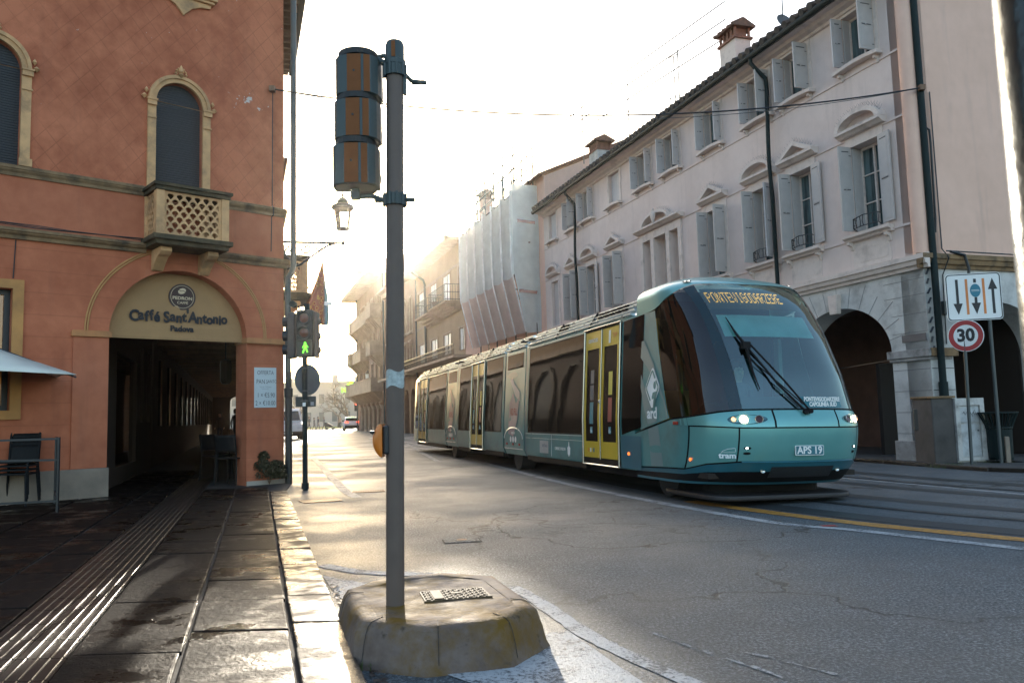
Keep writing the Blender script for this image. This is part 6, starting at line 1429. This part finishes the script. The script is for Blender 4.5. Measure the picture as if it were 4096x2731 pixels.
for sg_ in (0, 1):
    mir = (lambda t: t) if not sg_ else (lambda t: pi - t)
    s = MB(); rows = []
    for k in range(15):
        q = k / 14; rows.append([])
        for j in range(13):
            z0 = belt(0) + .012 + (topz(.2) - belt(0) - .02) * q
            lo = interp(z0, [.99, 1.44, 1.86, 2.39, 2.6], [-.055, -.125, -.12, -.02, .1]); hi = interp(z0, [1.07, 1.3, 1.7, 2.26, 2.55], [.82, .80, .79, .77, .70])
            t = lo + (hi - lo) * j / 12; z = belt(t) + .008 + (topz(t) - belt(t) - .012) * q; rows[-1].append(SF(mir(t), z))
    s.grid(rows, flip=bool(sg_)); tp(s, 'cab_side_window', m_sideg, smooth='all')
    s = MB(); rows = []
    for k in range(15):
        q = k / 14; z0 = 1.08 + (2.655 - 1.08) * q
        lo = interp(z0, [1.07, 1.3, 1.7, 2.26, 2.55, 2.66], [.82, .80, .79, .77, .70, .66]); hi = interp(z0, [1.09, 1.68, 2.22, 2.66], [.97, .95, .91, .86])
        rows.append([SF(mir(t), belt(t) + .008 + (topz(t) - belt(t) - .012) * q, .003) for t in frange(lo, hi, 5)])
    s.grid(rows, flip=bool(sg_)); tp(s, 'windscreen_pillar', M('pillar_black', (.006, .022, .027), .08, coat=.3), smooth='all')
    # lamp cluster
    L = MB(); c = .97 if not sg_ else pi - .97
    cz = .972
    L.add([SF(mir(.99 + .235 * cos(a)), cz + .052 * sin(a) + .004 * cos(a), .004) for a in frange(0, 2 * pi, 28)[:-1]], [tuple(range(28)) if sg_ else tuple(range(28))[::-1]])
    lc = tp(L, 'lamp_cluster', M('lamp_bezel', (.03, .11, .12), .15, m=.5, coat=.6))
    def disc(mb, th, z, r, o, n=18):
        P = SF(th, z, o); e = .01; a = (SF(th + e, z) - SF(th - e, z)).normalized(); b = (SF(th, z + e) - SF(th, z - e)).normalized()
        mb.add([P + a * r * cos(k) + b * r * sin(k) for k in frange(0, 2 * pi, n)[:-1]], [tuple(range(n))])
        return mb
    disc(MB(), mir(.955), cz, .047, .010).build('headlight', emit('headlamp', (1, .80, .56), 5), lc)
    disc(MB(), mir(.835), cz, .024, .010).build('indicator', emit('amber_lamp', (1, .42, .18), 1.2), lc)
    disc(disc(MB(), mir(1.13), cz, .040, .010), mir(1.13), cz, .028, .0).build('dark_lamp', M('lamp_dark_red', (.06, .012, .010), .12), lc)
    o = MB()
    for th, r in ((.955, .05), (.835, .029), (1.13, .042)): o.tube([SF(mir(th), cz, .009) + (SF(mir(th + .01), cz) - SF(mir(th), cz)).normalized() * r * cos(a) + V(0, 0, r * sin(a)) for a in frange(0, 2 * pi, 18)], .005, 5)
    o.build('lamp_ring', m_chr, lc)
    mk_ = MB()
    for z in (.655, .597): mk_.add([SF(mir(.995 + .045 * cos(a)), z + .015 * sin(a), .004) for a in frange(0, 2 * pi, 16)[:-1]], [tuple(range(16)) if sg_ else tuple(range(16))[::-1]])
    mo = tp(mk_, 'marker_recess', m_gask); disc(MB(), mir(.99), .656, .011, .008).build('marker_lamp', emit('marker', (1, 1, .95), 5), mo)
    fo = tp(MB().lathe([(.0, .0), (.015, .004), (.024, .012), (.028, .0)], SF(mir(1.22), .39, -.01), 14, M=Matrix.Rotation(pi / 2, 4, 'X')), 'fog_lamp', M('fog_chrome', (.7, .68, .6), .12, m=.9), smooth=True)
    rl_ = MB(); rl_.add([SF(mir(.72 + .09 * cos(a)), 2.715 + .016 * sin(a) - .0, .012) for a in frange(0, 2 * pi, 16)[:-1]], [tuple(range(16)) if sg_ else tuple(range(16))[::-1]])
    ro_ = tp(rl_, 'roof_marker', m_gask); disc(disc(MB(), mir(.69), 2.715, .014, .017), mir(.76), 2.715, .014, .017).build('marker_lamp', emit('roof_marker', (1, .95, .85), 1.5), ro_)
    disc(MB(), mir(.26), .515, .02, .012).build('side_repeater', emit('repeater', (1, .12, .02), 1.2), tram)
    P = SF(mir(.02), .935); s_ = -1 if not sg_ else 1
    tp(MB().box(P.x - .02 if s_ < 0 else P.x, P.x if s_ < 0 else P.x + .02, P.y - .05, P.y + .06, .915, .955), 'side_reflector', M('red_reflector', (.32, .03, .02), .2), bevel=.006)
# glazed front
ws = MB(); rows = []
for k in range(17):
    q = k / 16; z0 = 1.09 + (2.655 - 1.09) * q; lo = interp(z0, [1.09, 1.68, 2.22, 2.66], [.975, .955, .915, .865])
    rows.append([SF(t, belt(t) + .008 + (topz(t) - belt(t) - .012) * q) for t in frange(lo, pi - lo, 30)])
tp(ws.grid(rows), 'windscreen', m_wind, smooth='all')
bt = MB(); patch(bt, frange(.97, pi - .97, 26), lambda t: belt(t) + .004, lambda t: belt(t) + .145, 2, -.012); tp(bt, 'black_lower_band', M('frit_band', (.012, .05, .055), .3), smooth='all')
roofc = MB(); rows = [[SF(t, topz(t) + .012 + (2.845 - topz(t) - .012) * (k / 8)) for t in ALL] for k in range(9)]
roofc.grid(rows, flip=False); last = rows[-1]; m0 = [V(0, p.y * .4 - 1.0, 2.875) for p in last]
roofc.grid([last, [p.lerp(V(0, min(p.y + .3, -1.9), 2.88), .55) for p in last], [V(0, p.y * 0 - 1.95, 2.88) for p in last]]); tp(roofc, 'front_roof_cap', m_teal, smooth='all')
# display box with dot matrix letters, blind, cab
ins = lambda th, z, k=.06: SF(th, z, -k)
tp(MB().grid([[ins(t, z, .05) for t in frange(.93, pi - .93, 24)] for z in (2.34, 2.45, 2.56, 2.645)]), 'display_backing', M('display_black', (.010, .045, .048), .4), smooth='all')
tp(MB().grid([[ins(t, z, .075) for t in frange(1.00, pi - 1.06, 24)] for z in (1.99, 2.06, 2.13, 2.20, 2.28)]), 'sun_blind', M('blind_fabric', (.80, .95, .92), .8, bump=.3, bs=120), smooth='all')
F5 = {'P': '11110 10001 10001 11110 10000 10000 10000', 'O': '01110 10001 10001 10001 10001 10001 01110', 'N': '10001 11001 11001 10101 10011 10011 10001', 'T': '11111 00100 00100 00100 00100 00100 00100', 'E': '11111 10000 10000 11110 10000 10000 11111', 'V': '10001 10001 10001 10001 01010 01010 00100', 'I': '01110 00100 00100 00100 00100 00100 01110', 'G': '01110 10001 10000 10111 10001 10001 01110', 'D': '11110 10001 10001 10001 10001 10001 11110', 'A': '01110 10001 10001 11111 10001 10001 10001', 'R': '11110 10001 10001 11110 10100 10010 10001', 'Z': '11111 00001 00010 00100 01000 10000 11111'}
led = MB(); wrd = 'PONTEVIGODARZERE'; X0, X1 = -.67, .33   # across position
cw = (X1 - X0) / (len(wrd) * 6 - 1)
def byx(x, z, k):
    lo, hi = .5, pi - .5
    for _ in range(22):
        m = (lo + hi) / 2
        if SF(m, z).x < x: lo = m
        else: hi = m
    return SF((lo + hi) / 2, z, -k)
for i, ch in enumerate(wrd):
    for r, rw in enumerate(F5[ch].split()):
        for c, bit in enumerate(rw):
            if bit == '1':
                x = X0 + (i * 6 + c + .5) * cw; z = 2.563 - r * .0215; P = byx(x, z, .035); a = cw * .36; b = .0075
                led.quad(P + V(-a, 0, -b), P + V(a, 0, -b), P + V(a, 0, b), P + V(-a, 0, b))
tp(led, 'destination_lettering', emit('amber_led', (1, .34, .04), .85))
dpn = MB(); rows = [[byx(x, z, -.003) for x in frange(-.03, .55, 8)] for z in (1.105, 1.225)]; dp_ = tp(dpn.grid(rows), 'destination_card', M('card_teal', (.02, .16, .19), .4))
for s_, z in (('PONTEVIGODARZERE', 1.193), ('CAPOLINEA SUD', 1.135)):
    P = byx(.26, z, -.010); A = byx(.05, z, -.01); B = byx(.47, z, -.01)
    text('lettering', s_, .066, m_white, dp_, P, B - A, V(0, 0, 1), .001, bold=.0034, sx=.80)
pl0 = MB(); P = byx(0, .625, -.006); a_, b_ = byx(-.19, .66, -.006), byx(.19, .66, -.006)
Q = MB().xz(rrect(-.185, .185, .57, .68, .012), P.y - .012, P.y); npl = tp(Q, 'number_panel', m_white); 
np2 = MB().xz(rrect(-.178, .178, .577, .673, .01), P.y - .014, P.y - .0121); np2.build('panel_field', m_navy, npl)
text('lettering', 'APS 19', .112, m_white, npl, (0, P.y - .0145, .624), (1, 0, 0), (0, 0, 1), .001, bold=.003)
cab = MB(); cab.box(-1.0, 1.0, -2.0, -1.94, .3, 2.6).box(-1.0, 1.0, -3.6, -1.95, .30, .36); tp(cab, 'cab_bulkhead', m_dark)
db_ = MB(); rows = [[V(x, SF(pi / 2, 1.0).y + .12 + .8 * k / 5 + .25 * (x / 1.0) ** 2, 1.02 + .16 * sin(pi * k / 5) + (.05 if abs(x - .25) < .35 else 0)) for x in frange(-.85, .85, 14)] for k in range(6)]
tp(db_.grid(rows), 'dashboard', M('dash_teal', (.22, .38, .37), .6), smooth='all')
tp(MB().xz(rrect(.02, .50, 1.05, 1.78, .1), -2.55, -2.42), 'driver_seat', M('seat_fabric', (.04, .06, .07), .8), bevel=.04)
tp(MB().tube([(-.95, -2.35, .4), (-.95, -2.35, 2.3)], .03, 8).tube([(-.62, -2.3, .4), (-.62, -2.3, 1.9)], .045, 8).box(-.98, -.6, -2.5, -2.2, .95, 1.35), 'yellow_grab_post', M('grab_yellow', (.60, .40, .04), .4))
tp(MB().box(.42, .47, -3.0, -2.9, 1.3, 2.0), 'cab_partition', M('pale_plastic', (.4, .42, .4), .5))
# wipers
w_ = MB(); pv1 = byx(-.02, 1.04, -.03); pv2 = byx(.04, 1.05, -.03)
k1 = byx(-.52, 1.80, -.06); top1, bot1 = byx(-.60, 2.17, -.03), byx(-.50, 1.30, -.03)
w_.tube([pv1, byx(-.30, 1.35, -.06), k1], .013, 6); w_.tube([pv2, byx(-.23, 1.4, -.07), byx(-.47, 1.80, -.07)], .012, 6); w_.tube([byx(-.04, 1.12, -.05), byx(-.33, 1.42, -.05), byx(-.54, 1.66, -.05)], .007, 5)
w_.tube([top1, byx(-.57, 1.95, -.04), k1, byx(-.53, 1.5, -.035), bot1], [.006, .017, .022, .015, .006], 6); w_.box(-.05, .05, -.03, .03, -.04, .04, M=Matrix.Translation(k1))
w_.tube([pv1 - V(0, -.03, 0), pv1 + V(0, -.02, 0)], .028, 10); w_.tube([pv2 - V(0, -.03, 0), pv2 + V(0, -.02, 0)], .028, 10)
tp(w_, 'wiper', m_gask, smooth=True)
# transit emblem, lettering and stripes on the near cab quarter
XS = lambda z, o=.0: -(1.1 - vin(z)) - o
def spoly(mb, pts, o=.010, th=0): mb.add([(XS(z, o), y, z) for y, z in pts], [tuple(range(len(pts)))[::-1]]); return mb
e = MB(); spoly(e, [(-2.10, 2.02), (-2.17, 2.02), (-2.47, 1.68), (-2.86, 1.08), (-2.86, 1.0), (-2.74, 1.22), (-2.5, 1.46), (-2.28, 1.66), (-2.08, 1.8)]); spoly(e, [(-2.10, 1.58), (-2.35, 1.2), (-2.60, .955), (-2.33, .92), (-2.22, 1.1), (-2.10, 1.40)]); e.build('pale_stripe', m_strp, APAN)
sp2 = MB(); spoly(sp2, [(-2.32, .86), (-2.60, .90), (-2.70, .40), (-2.37, .39)], .004); tp(sp2, 'pale_stripe', m_strp)
m_lw = M('livery_white', (.78, .84, .84), .4)
cyy, czz = -2.45, 1.385
def rot(p, a=0): return (cyy - p[0] * 1.0, czz + p[1])
def dia(hw, hh, r=.2, n=5):
    pts = []
    for (ax_, az_), (bx_, bz_), (cx_, cz_) in (((0, hh), (hw, 0), (-hw, 0)), ((hw, 0), (0, -hh), (0, hh)), ((0, -hh), (-hw, 0), (hw, 0)), ((-hw, 0), (0, hh), (0, -hh))):
        P = Vector((ax_, az_)); A = P.lerp(Vector((cx_, cz_)), r); B = P.lerp(Vector((bx_, bz_)), r)
        for k in range(n + 1): t_ = k / n; q = A * (1 - t_) ** 2 + P * 2 * t_ * (1 - t_) + B * t_ ** 2; pts.append((q.x, q.y))
    return pts
em = MB(); spoly(em, [rot(p) for p in dia(.215, .285)][::-1], .014); emb = em.build('transit_emblem', m_lw, APAN)
e2 = MB(); di = dia(.165, .225, .12)
for part in (di[6:14],): pass
def band(pts, w, o=.018, mt=None, mb=None):
    mb = mb or MB()
    L = []; R = []
    for i, p in enumerate(pts):
        a = Vector(pts[max(i - 1, 0)]); b = Vector(pts[min(i + 1, len(pts) - 1)]); d = (b - a).normalized(); n_ = Vector((-d.y, d.x)) * w / 2
        L.append(rot(Vector(p) + n_)); R.append(rot(Vector(p) - n_))
    mb.grid([[(XS(z, o), y, z) for y, z in L], [(XS(z, o), y, z) for y, z in R]]); return mb
band([(-.045, -.165), (-.155, -.02), (-.16, 0.02), (-.02, .205), (.0, .215), (.02, .20), (.075, .12)], .030, mb=e2)
band([(.10, .09), (.16, .02), (.165, -.01), (.10, -.11), (.05, -.2)], .028, mb=e2)
spoly(e2, [rot((.07 + .037 * cos(a), .03 + .05 * sin(a))) for a in frange(0, 2 * pi, 16)[:-1]][::-1], .018)
spoly(e2, [rot(p) for p in ((.02, -.06), (.12, -.05), (.11, -.16), (.06, -.235), (.03, -.24), (.045, -.14), (.0, -.15), (-.005, -.11))], .018)
e2.build('emblem_figure', m_teal_d, emb)
text('lettering', 'ard', .20, m_lw, APAN, (XS(1.06, .012), -2.45, 1.055), (0, -1, 0), (0, 0, 1), .001, bold=.005, sx=1.05)
for th in (.765,):
    P = SF(th, .57, .006); a = SF(th + .08, .57) - SF(th - .08, .57)
    text('lettering', 'tram', .085, m_lw, tram, P, a, (0, 0, 1), .0008, bold=.003, sx=1.2)
    cu = MB(); cu.tube([SF(.68, .60, .006), SF(.70, .625, .006), SF(.76, .645, .006), SF(.85, .655, .006), SF(.86, .62, .006)], .0028, 4).tube([SF(.68, .613, .006), SF(.73, .607, .006), SF(.86, .612, .006)], .0022, 4); tp(cu, 'tram_outline_mark', m_lw)

# passenger modules
PROF = [(1.05, .30), (1.10, .42), (1.10, 1.0), (1.033, 2.36), (1.02, 2.41), (.93, 2.50), (.85, 2.60), (.66, 2.69), (.35, 2.745), (0, 2.76)]
def hull(name, y0, y1, mt, prof=PROF, tail=False):
    full = [(-x, z) for x, z in prof] + [(x, z) for x, z in prof[::-1][1:]]
    m = MB(); ys = [y0, y1] if not tail else [y0] + [y1 - .55 + .55 * sin(pi / 2 * k / 6) for k in range(7)]
    rows = []
    for y in ys:
        k = 0 if not tail else max(0, (y - (y1 - .55)) / .55) ** 2.2
        rows.append([(x * (1 - .16 * k), y - (k * .35 * (z / 2.8) if tail else 0), z if z < 1.2 else z - .10 * k) for x, z in full])
    m.grid(rows, flip=False); m.m = [1 if sum(m.v[i][2] for i in f) / 4 > 2.4 else 0 for f in m.f]; mt = [mt, m_silver]
    for r in (rows[0], rows[-1]): m.quad(*r)
    return tp(m, name, mt, smooth=True)
def pan(mb, y0, y1, z0, z1, o=.004, side=-1):
    zs = [z0] + ([1.0] if z0 < 1 < z1 else []) + [z1]
    X = lambda z: (1.1 - .05 * max(0, z - 1)) + o
    return mb.grid([[(side * X(z), y, z) for z in zs] for y in (y0, y1)], flip=side > 0)
def framed(mb, y0, y1, z0, z1, w, o=.008, side=-1):
    pan(mb, y0, y0 + w, z0, z1, o, side); pan(mb, y1 - w, y1, z0, z1, o, side); pan(mb, y0 + w, y1 - w, z0, z0 + w, o, side); pan(mb, y0 + w, y1 - w, z1 - w, z1, o, side); return mb
def ribs(y0, y1, par):
    m = MB()
    for s in (-1, 1):
        for x, z, r in ((1.022, 2.435, .022), (.965, 2.50, .026), (.915, 2.565, .026), (.84, 2.635, .03)): m.prism([(s * (x + .03), z - r * .6), (s * (x + .035), z + r * .5), (s * (x - .03), z + r), (s * (x - .04), z - r)], y0, y1, lambda p, t: (p[0], t, p[1]))
        n = max(1, int((y1 - y0) / 1.4))
    m.build('roof_fairing', m_silver, par, bevel=.006)
    g = MB()
    for k in range(1, n): y = y0 + (y1 - y0) * k / n; g.prism([(-1.055, 2.42), (-.89, 2.67), (-.86, 2.64), (-1.02, 2.40)], y - .006, y + .006, lambda p, t: (p[0], t, p[1]))
    g.build('fairing_seam', m_gask, par)
    return m
def vents(par, y0, n, rows=2):
    m = MB()
    for k in range(n):
        for r in range(rows):
            x, z = ((-.985, 2.535), (-.925, 2.60))[r]; yy = y0 + k * .22 + r * .08; m.box(x - .022, x + .02, yy, yy + .15, z - .014, z + .014)
    m.build('vent', m_gask, par)
def window(par, y0, y1, z0=.76, z1=2.34):
    for s in (-1, 1):
        w = pan(MB(), y0, y1, z0, z1, .005, s).build('window', m_tg, par); framed(MB(), y0 - .02, y1 + .02, z0 - .02, z1 + .02, .022, .0065, s).build('gasket', m_gask, w)
def door(par, y0, y1, detail=False):
    for s in (-1, 1):
        d = pan(MB(), y0, y1, .30, 2.38, .010, s).build('door', m_gask, par); c = (y0 + y1) / 2
        fr = MB()
        for a, b in ((y0 + .05, c - .02), (c + .02, y1 - .05)):
            pan(fr, a, a + .08, .42, 2.33, .016, s); pan(fr, b - .08, b, .42, 2.33, .016, s); pan(fr, a + .08, b - .08, .42, .66, .016, s); pan(fr, a + .08, b - .08, 2.06, 2.33, .016, s)
        fr.build('yellow_leaf', m_yl, d)
        g = MB()
        for a, b in ((y0 + .13, c - .10), (c + .10, y1 - .13)): pan(g, a, b, .66, 2.06, .012, s)
        g.build('door_glass', m_tg, d)
        r = MB()
        for y in (y0 + .02, y1 - .02): r.tube([(s * 1.125, y, .32), (s * 1.125, y, 1.0), (s * 1.062, y, 2.37)], .014, 6)
        r.tube([(s * 1.062, y0, 2.37), (s * 1.062, y1, 2.37)], .014, 6).tube([(s * 1.12, y0, .315), (s * 1.12, y1, .315)], .014, 6).tube([(s * 1.122, c, .4), (s * 1.122, c, 1.0), (s * 1.06, c, 2.33)], .008, 6)
        r.build('door_rail', m_chr, d)
        if s < 0 and detail is not None:
            st_ = MB(); m1 = MB(); m2_ = MB(); m3 = MB()
            A, B = y1 - .05, c + .02      # leaf farther back / nearer front
            cA = (y1 + c) / 2 + .0; cB = (y0 + c) / 2
            pan(st_, cA - .07, cA + .07, 1.53, 1.74, .014); pan(st_, cA - .07, cA + .07, 1.28, 1.51, .014); pan(m1, cA - .07, cA + .07, .92, 1.25, .014); pan(m2_, cB - .07, cB + .07, .95, 1.30, .014); pan(m3, cB - .07, cB + .07, 1.34, 1.68, .014)
            o1 = st_.build('sticker', m_st1, d); m1.build('sticker', m_st2, d); m2_.build('sticker', m_st3, d); m3.build('sticker', m_st4, d)
            for cc in (cA, cB):
                q = MB(); pan(q, cc - .045, cc + .045, .70 + .08, .80 + .08, .014); wq = q.build('wheelchair_sticker', m_st2, d)
                X = XS(.83, .018); wz = .83; ww = MB().tube([(X, cc + .008 + .022 * sin(a), wz - .016 + .022 * cos(a)) for a in frange(.4, 5.2, 12)], .004, 4).tube([(X, cc + .008, wz + .03), (X, cc + .006, wz - .004), (X, cc - .018, wz - .006), (X, cc - .03, wz - .032)], .0045, 4); ww.build('wheelchair_symbol', m_lw, wq)
            if detail:
                text('lettering', 'CONTACTLESS', .075, m_white, d, (XS(2.2, .02), cA, 2.19), (0, -1, 0), (0, 0, 1), .0006, bold=.002, sx=.72)
                text('lettering', 'TAP!', .10, m_or, d, (XS(2.2, .02), cB - .13, 2.20), (0, -1, 0), (0, 0, 1), .0006, sx=.8)
                pan(MB(), cB + .02, cB + .09, 2.10, 2.29, .019).build('phone_picture', m_lw, d)
                q = MB(); pan(q, cA + .1, cA + .14, .50, .56, .019); q.build('card_mark', m_or, d); q = MB(); pan(q, cA - .0, cA + .05, .50, .56, .019); q.build('card_mark', m_lw, d); q = MB(); pan(q, cA - .12, cA - .07, .50, .56, .019); q.build('card_mark', m_blue, d)
                MB().lathe([(.03, 0), (.02, .015), (0, .018)], n=14, M=Matrix.Translation((XS(1.2, .02), c + .03, 1.25)) @ Matrix.Rotation(-pi / 2, 4, 'Y')).build('door_button', m_chr, d)
m_st1 = M('sticker_navy', (.03, .07, .11), .4); m_st2 = M('sticker_teal', (.03, .22, .27), .4); m_st3 = M('sticker_red', (.25, .025, .035), .4); m_st4 = M('sticker_yellow', (.55, .48, .06), .4)
h1 = hull('front_car', -1.9, 2.98, m_teal_d)
ribs(-1.75, 2.9, h1); vents(h1, -1.5, 5); vents(h1, .9, 2)
window(h1, .02, 2.80, .77, 2.33); door(h1, -1.45, -.06, True)
for s in (-1, 1):
    w0 = MB(); q = [(-1.50, .77), (-1.50, 2.36), (-2.16, 2.38), (-2.12, .88)]
    for q in ([(-1.50, .77), (-1.50, 1.0), (-2.115, 1.0), (-2.12, .88)], [(-1.50, 1.0), (-1.50, 2.36), (-2.16, 2.38), (-2.115, 1.0)]): w0.add([(s * ((1.1 - .05 * max(0, z - 1)) + .008), y, z) for y, z in q], [(0, 1, 2, 3) if s > 0 else (3, 2, 1, 0)]); w0.build('window', m_tg, h1)
lowb = MB(); pan(lowb, -.04, 2.95, .60 - .02, .755, .003); 
tr1 = MB().tube([(-1.108, -.04, .735), (-1.108, 2.95, .735)], .006, 4).tube([(-1.108, -.04, .655), (-1.108, 2.95, .655)], .004, 4).tube([(-1.108, 1.45, .36), (-1.108, 1.45, .73)], .004, 4); tr1.build('trim_line', m_silver, h1)
nv = MB(); pan(nv, -2.1, -1.47, .32, .76, .004); nv.build('navy_panel', m_navy, h1)
MB().lathe([(.022, 0), (.02, .012), (0, .014)], n=12, M=Matrix.Translation((-1.105, -1.72, .52)) @ Matrix.Rotation(-pi / 2, 4, 'Y')).build('side_repeater', emit('repeater_orange', (1, .2, .03), .7), h1)
q = MB(); pan(q, 1.62, 2.10, .40, .62, .007); sk1 = q.build('operator_plate', M('plate_grey', (.32, .35, .36), .5), h1)
text('lettering', 'BUSITALIA', .075, m_st1, sk1, (XS(.53, .010), 1.82, .53), (0, -1, 0), (0, 0, 1), .0006, sx=.85); text('lettering', 'VENETO', .03, m_st1, sk1, (XS(.46, .010), 1.82, .47), (0, -1, 0), (0, 0, 1), .0006)
text('lettering', 'COMUNE DI PADOVA', .075, m_lw, h1, (XS(.53, .010), 1.02, .50), (0, -1, 0), (0, 0, 1), .0006, sx=.72)
cr = MB(); band_ = [(0.0, .13), (.02, .09), (.02, .05), (.07, .02), (.055, -.08), (.0, -.13), (-.055, -.08), (-.07, .02), (-.02, .05), (-.02, .09)]
cr.add([(XS(.5, .010), .60 - x, .51 + z) for x, z in band_], [tuple(range(10))]); cr.add([(XS(.5, .012), .60 - x, .51 + z) for x, z in ((.012, .02), (.03, -.05), (0, -.085), (-.03, -.05), (-.012, .02))], [tuple(range(5))]); cr.build('city_crest', m_lw, h1)
bel = MB(); full = [(-x * 1.0, z) for x, z in PROF] + [(x, z) for x, z in PROF[::-1][1:]]
def bellows(y0, y1, mt):
    m = MB()
    rows = []
    for k in range(7):
        y = y0 + (y1 - y0) * k / 6; s = .965 if k % 2 else .985; rows.append([(x * s, y, .3 + (z - .3) * s) for x, z in full])
    m.grid(rows); return tp(m, 'bellows', mt)
def ring_(y, mt):
    m = MB(); m.grid([[(x * 1.012, yy, z * 1.006) for x, z in full] for yy in (y - .035, y + .035)]); return tp(m, 'end_ring', mt)
bellows(2.98, 3.10, m_gask); ring_(2.96, m_navy); 
def artic(y0, y1, detail):
    h = hull('linking_module', y0, y1, m_teal_d); ribs(y0 + .03, y1 - .03, h)
    c = (y0 + y1) / 2; hw = (y1 - y0) / 2
    for s in (-1, 1): pan(MB(), y0 + .12, y1 - .12, 2.03, 2.33, .005, s).build('window', m_tg, h)
    ar_ = MB().tube([(-1.112, c + (hw - .04) * cos(a), .62 + (.22 * sin(a) if sin(a) > 0 else 0)) for a in frange(0, pi, 16)], .008, 5).tube([(-1.112, y0 + .04, .42), (-1.112, y1 - .04, .42)], .008, 4); ar_.build('wheel_arch_trim', m_silver, h)
    m_ = MB(); sc_ = hw / .7
    def pt(pts, mt, nm, o=.008):
        q = MB(); q.add([((-(1.1 - .05 * max(0, z - 1)) - o), c - y * sc_, z) for y, z in pts], [tuple(range(len(pts)))[::-1]]); return q.build(nm, mt, h)
    pt([(-.38, .72), (.0, .66), (.30, 1.0), (.38, 1.45), (.15, 1.32), (-.08, 1.55), (-.32, 1.30)], M('advert_pink', (.34, .27, .28), .5), 'advert_figure')
    pt([(-.32, 1.80), (.08, 1.48), (.42, 1.36), (.38, 1.55), (.0, 1.72), (-.18, 1.86)], M('advert_cream', (.5, .46, .42), .5), 'advert_figure')
    pt([(-.18 + .38 * cos(a), 1.90 + .07 * sin(a)) for a in frange(0, 2 * pi, 18)[:-1]], m_strp, 'advert_figure', .006)
    text('lettering', 'ARD FILL', .20, m_st3, h, (XS(1.2, .014), c - .02, 1.15), (0, -1, 0), (0, .12, 1), .0006, sx=.62 * sc_, bold=.004)
    text('lettering', 'seguici su', .09, m_lw, h, (XS(.7, .012), c, .74), (0, -1, 0), (0, 0, 1), .0006, sx=.7)
    q = MB()
    for k in (-1, 0, 1): q.add([(XS(.6, .012), c + k * .17 + .062 * cos(a), .605 + .062 * sin(a)) for a in frange(0, 2 * pi, 14)[:-1]], [tuple(range(14))[::-1]])
    q.build('round_icons', m_lw, h)
    for k in (-1, 0, 1): MB().box(-1.125, -1.108, c + k * .45 * sc_ - .03, c + k * .45 * sc_ + .03, .49, .53).build('red_marker', m_red, h)
    for s in (-1, 1): MB().tube([(s * 1.0, c, .3), (s * .7, c, .3)], .30, 20).build('wheel', m_tyre, h)
    MB().box(-.9, .9, y0 + .1, y1 - .1, .22, .34).build('bogie', m_gask, h)
artic(3.10, 4.46, True)
bellows(4.46, 4.56, m_gask)
h2_ = hull('middle_car', 4.56, 9.00, m_teal_d); ribs(4.62, 8.95, h2_); window(h2_, 4.70, 6.08, .76, 2.34); door(h2_, 6.18, 7.45); window(h2_, 7.55, 8.82, .76, 2.34)
bellows(9.0, 9.12, m_gask); ring_(8.98, m_navy); artic(9.12, 10.40, True); bellows(10.4, 10.5, m_gask)
h3 = hull('rear_car', 10.5, 16.3, m_teal_d, tail=True); ribs(10.55, 15.4, h3); window(h3, 10.62, 13.28, .76, 2.34); door(h3, 13.4, 14.85); window(h3, 14.95, 15.5, .76, 2.30)
mrr = MB()
for y in (2.75, 3.25, 8.8, 9.3): mrr.nx().box(-1.07, -.95, y - .05, y + .09, 2.515, 2.55)
tp(mrr, 'roof_corner_lug', m_gask, bevel=.01)
ub = MB().box(-.98, .98, -2.3, 2.9, .20, .33).box(-.98, .98, 4.6, 8.9, .20, .33).box(-.98, .98, 10.6, 15.8, .20, .33)
for y0, y1 in ((-.1, 2.9), (4.6, 6.1), (7.5, 8.9), (10.6, 13.3)): ub.box(-1.08, -1.0, y0, y1, .24, .32)
ub.xy(rrect(-.8, .8, -3.35, -1.9, .3, 6), .10, .24); tp(ub, 'underframe', m_gask)  # rounded block is a dark mass added to blacken the gap under the nose
for s in (-1, 1): tp(MB().tube([(s * .9, -2.45, .29), (s * .70, -2.45, .29)], .29, 20), 'wheel', m_tyre)
sh_ = MB(); pts = rrect(-.98, .92, -3.78, -2.3, .3, 6)
sh_.xy([(x, y) for x, y in pts], .055, .115); tp(sh_, 'guide_shroud', M('shroud_black', (.025, .022, .022), .55), bevel=.02)
drv = person('driver sitting behind the tram windscreen in a dark jacket', (0, 0, 0), 0, coat=(.05, .08, .10), sit=True)
drv.parent = None; drv.matrix_world = TMX @ Matrix.Translation((-.05, -2.75, -.02)) @ Matrix.Rotation(0, 4, 'Z')
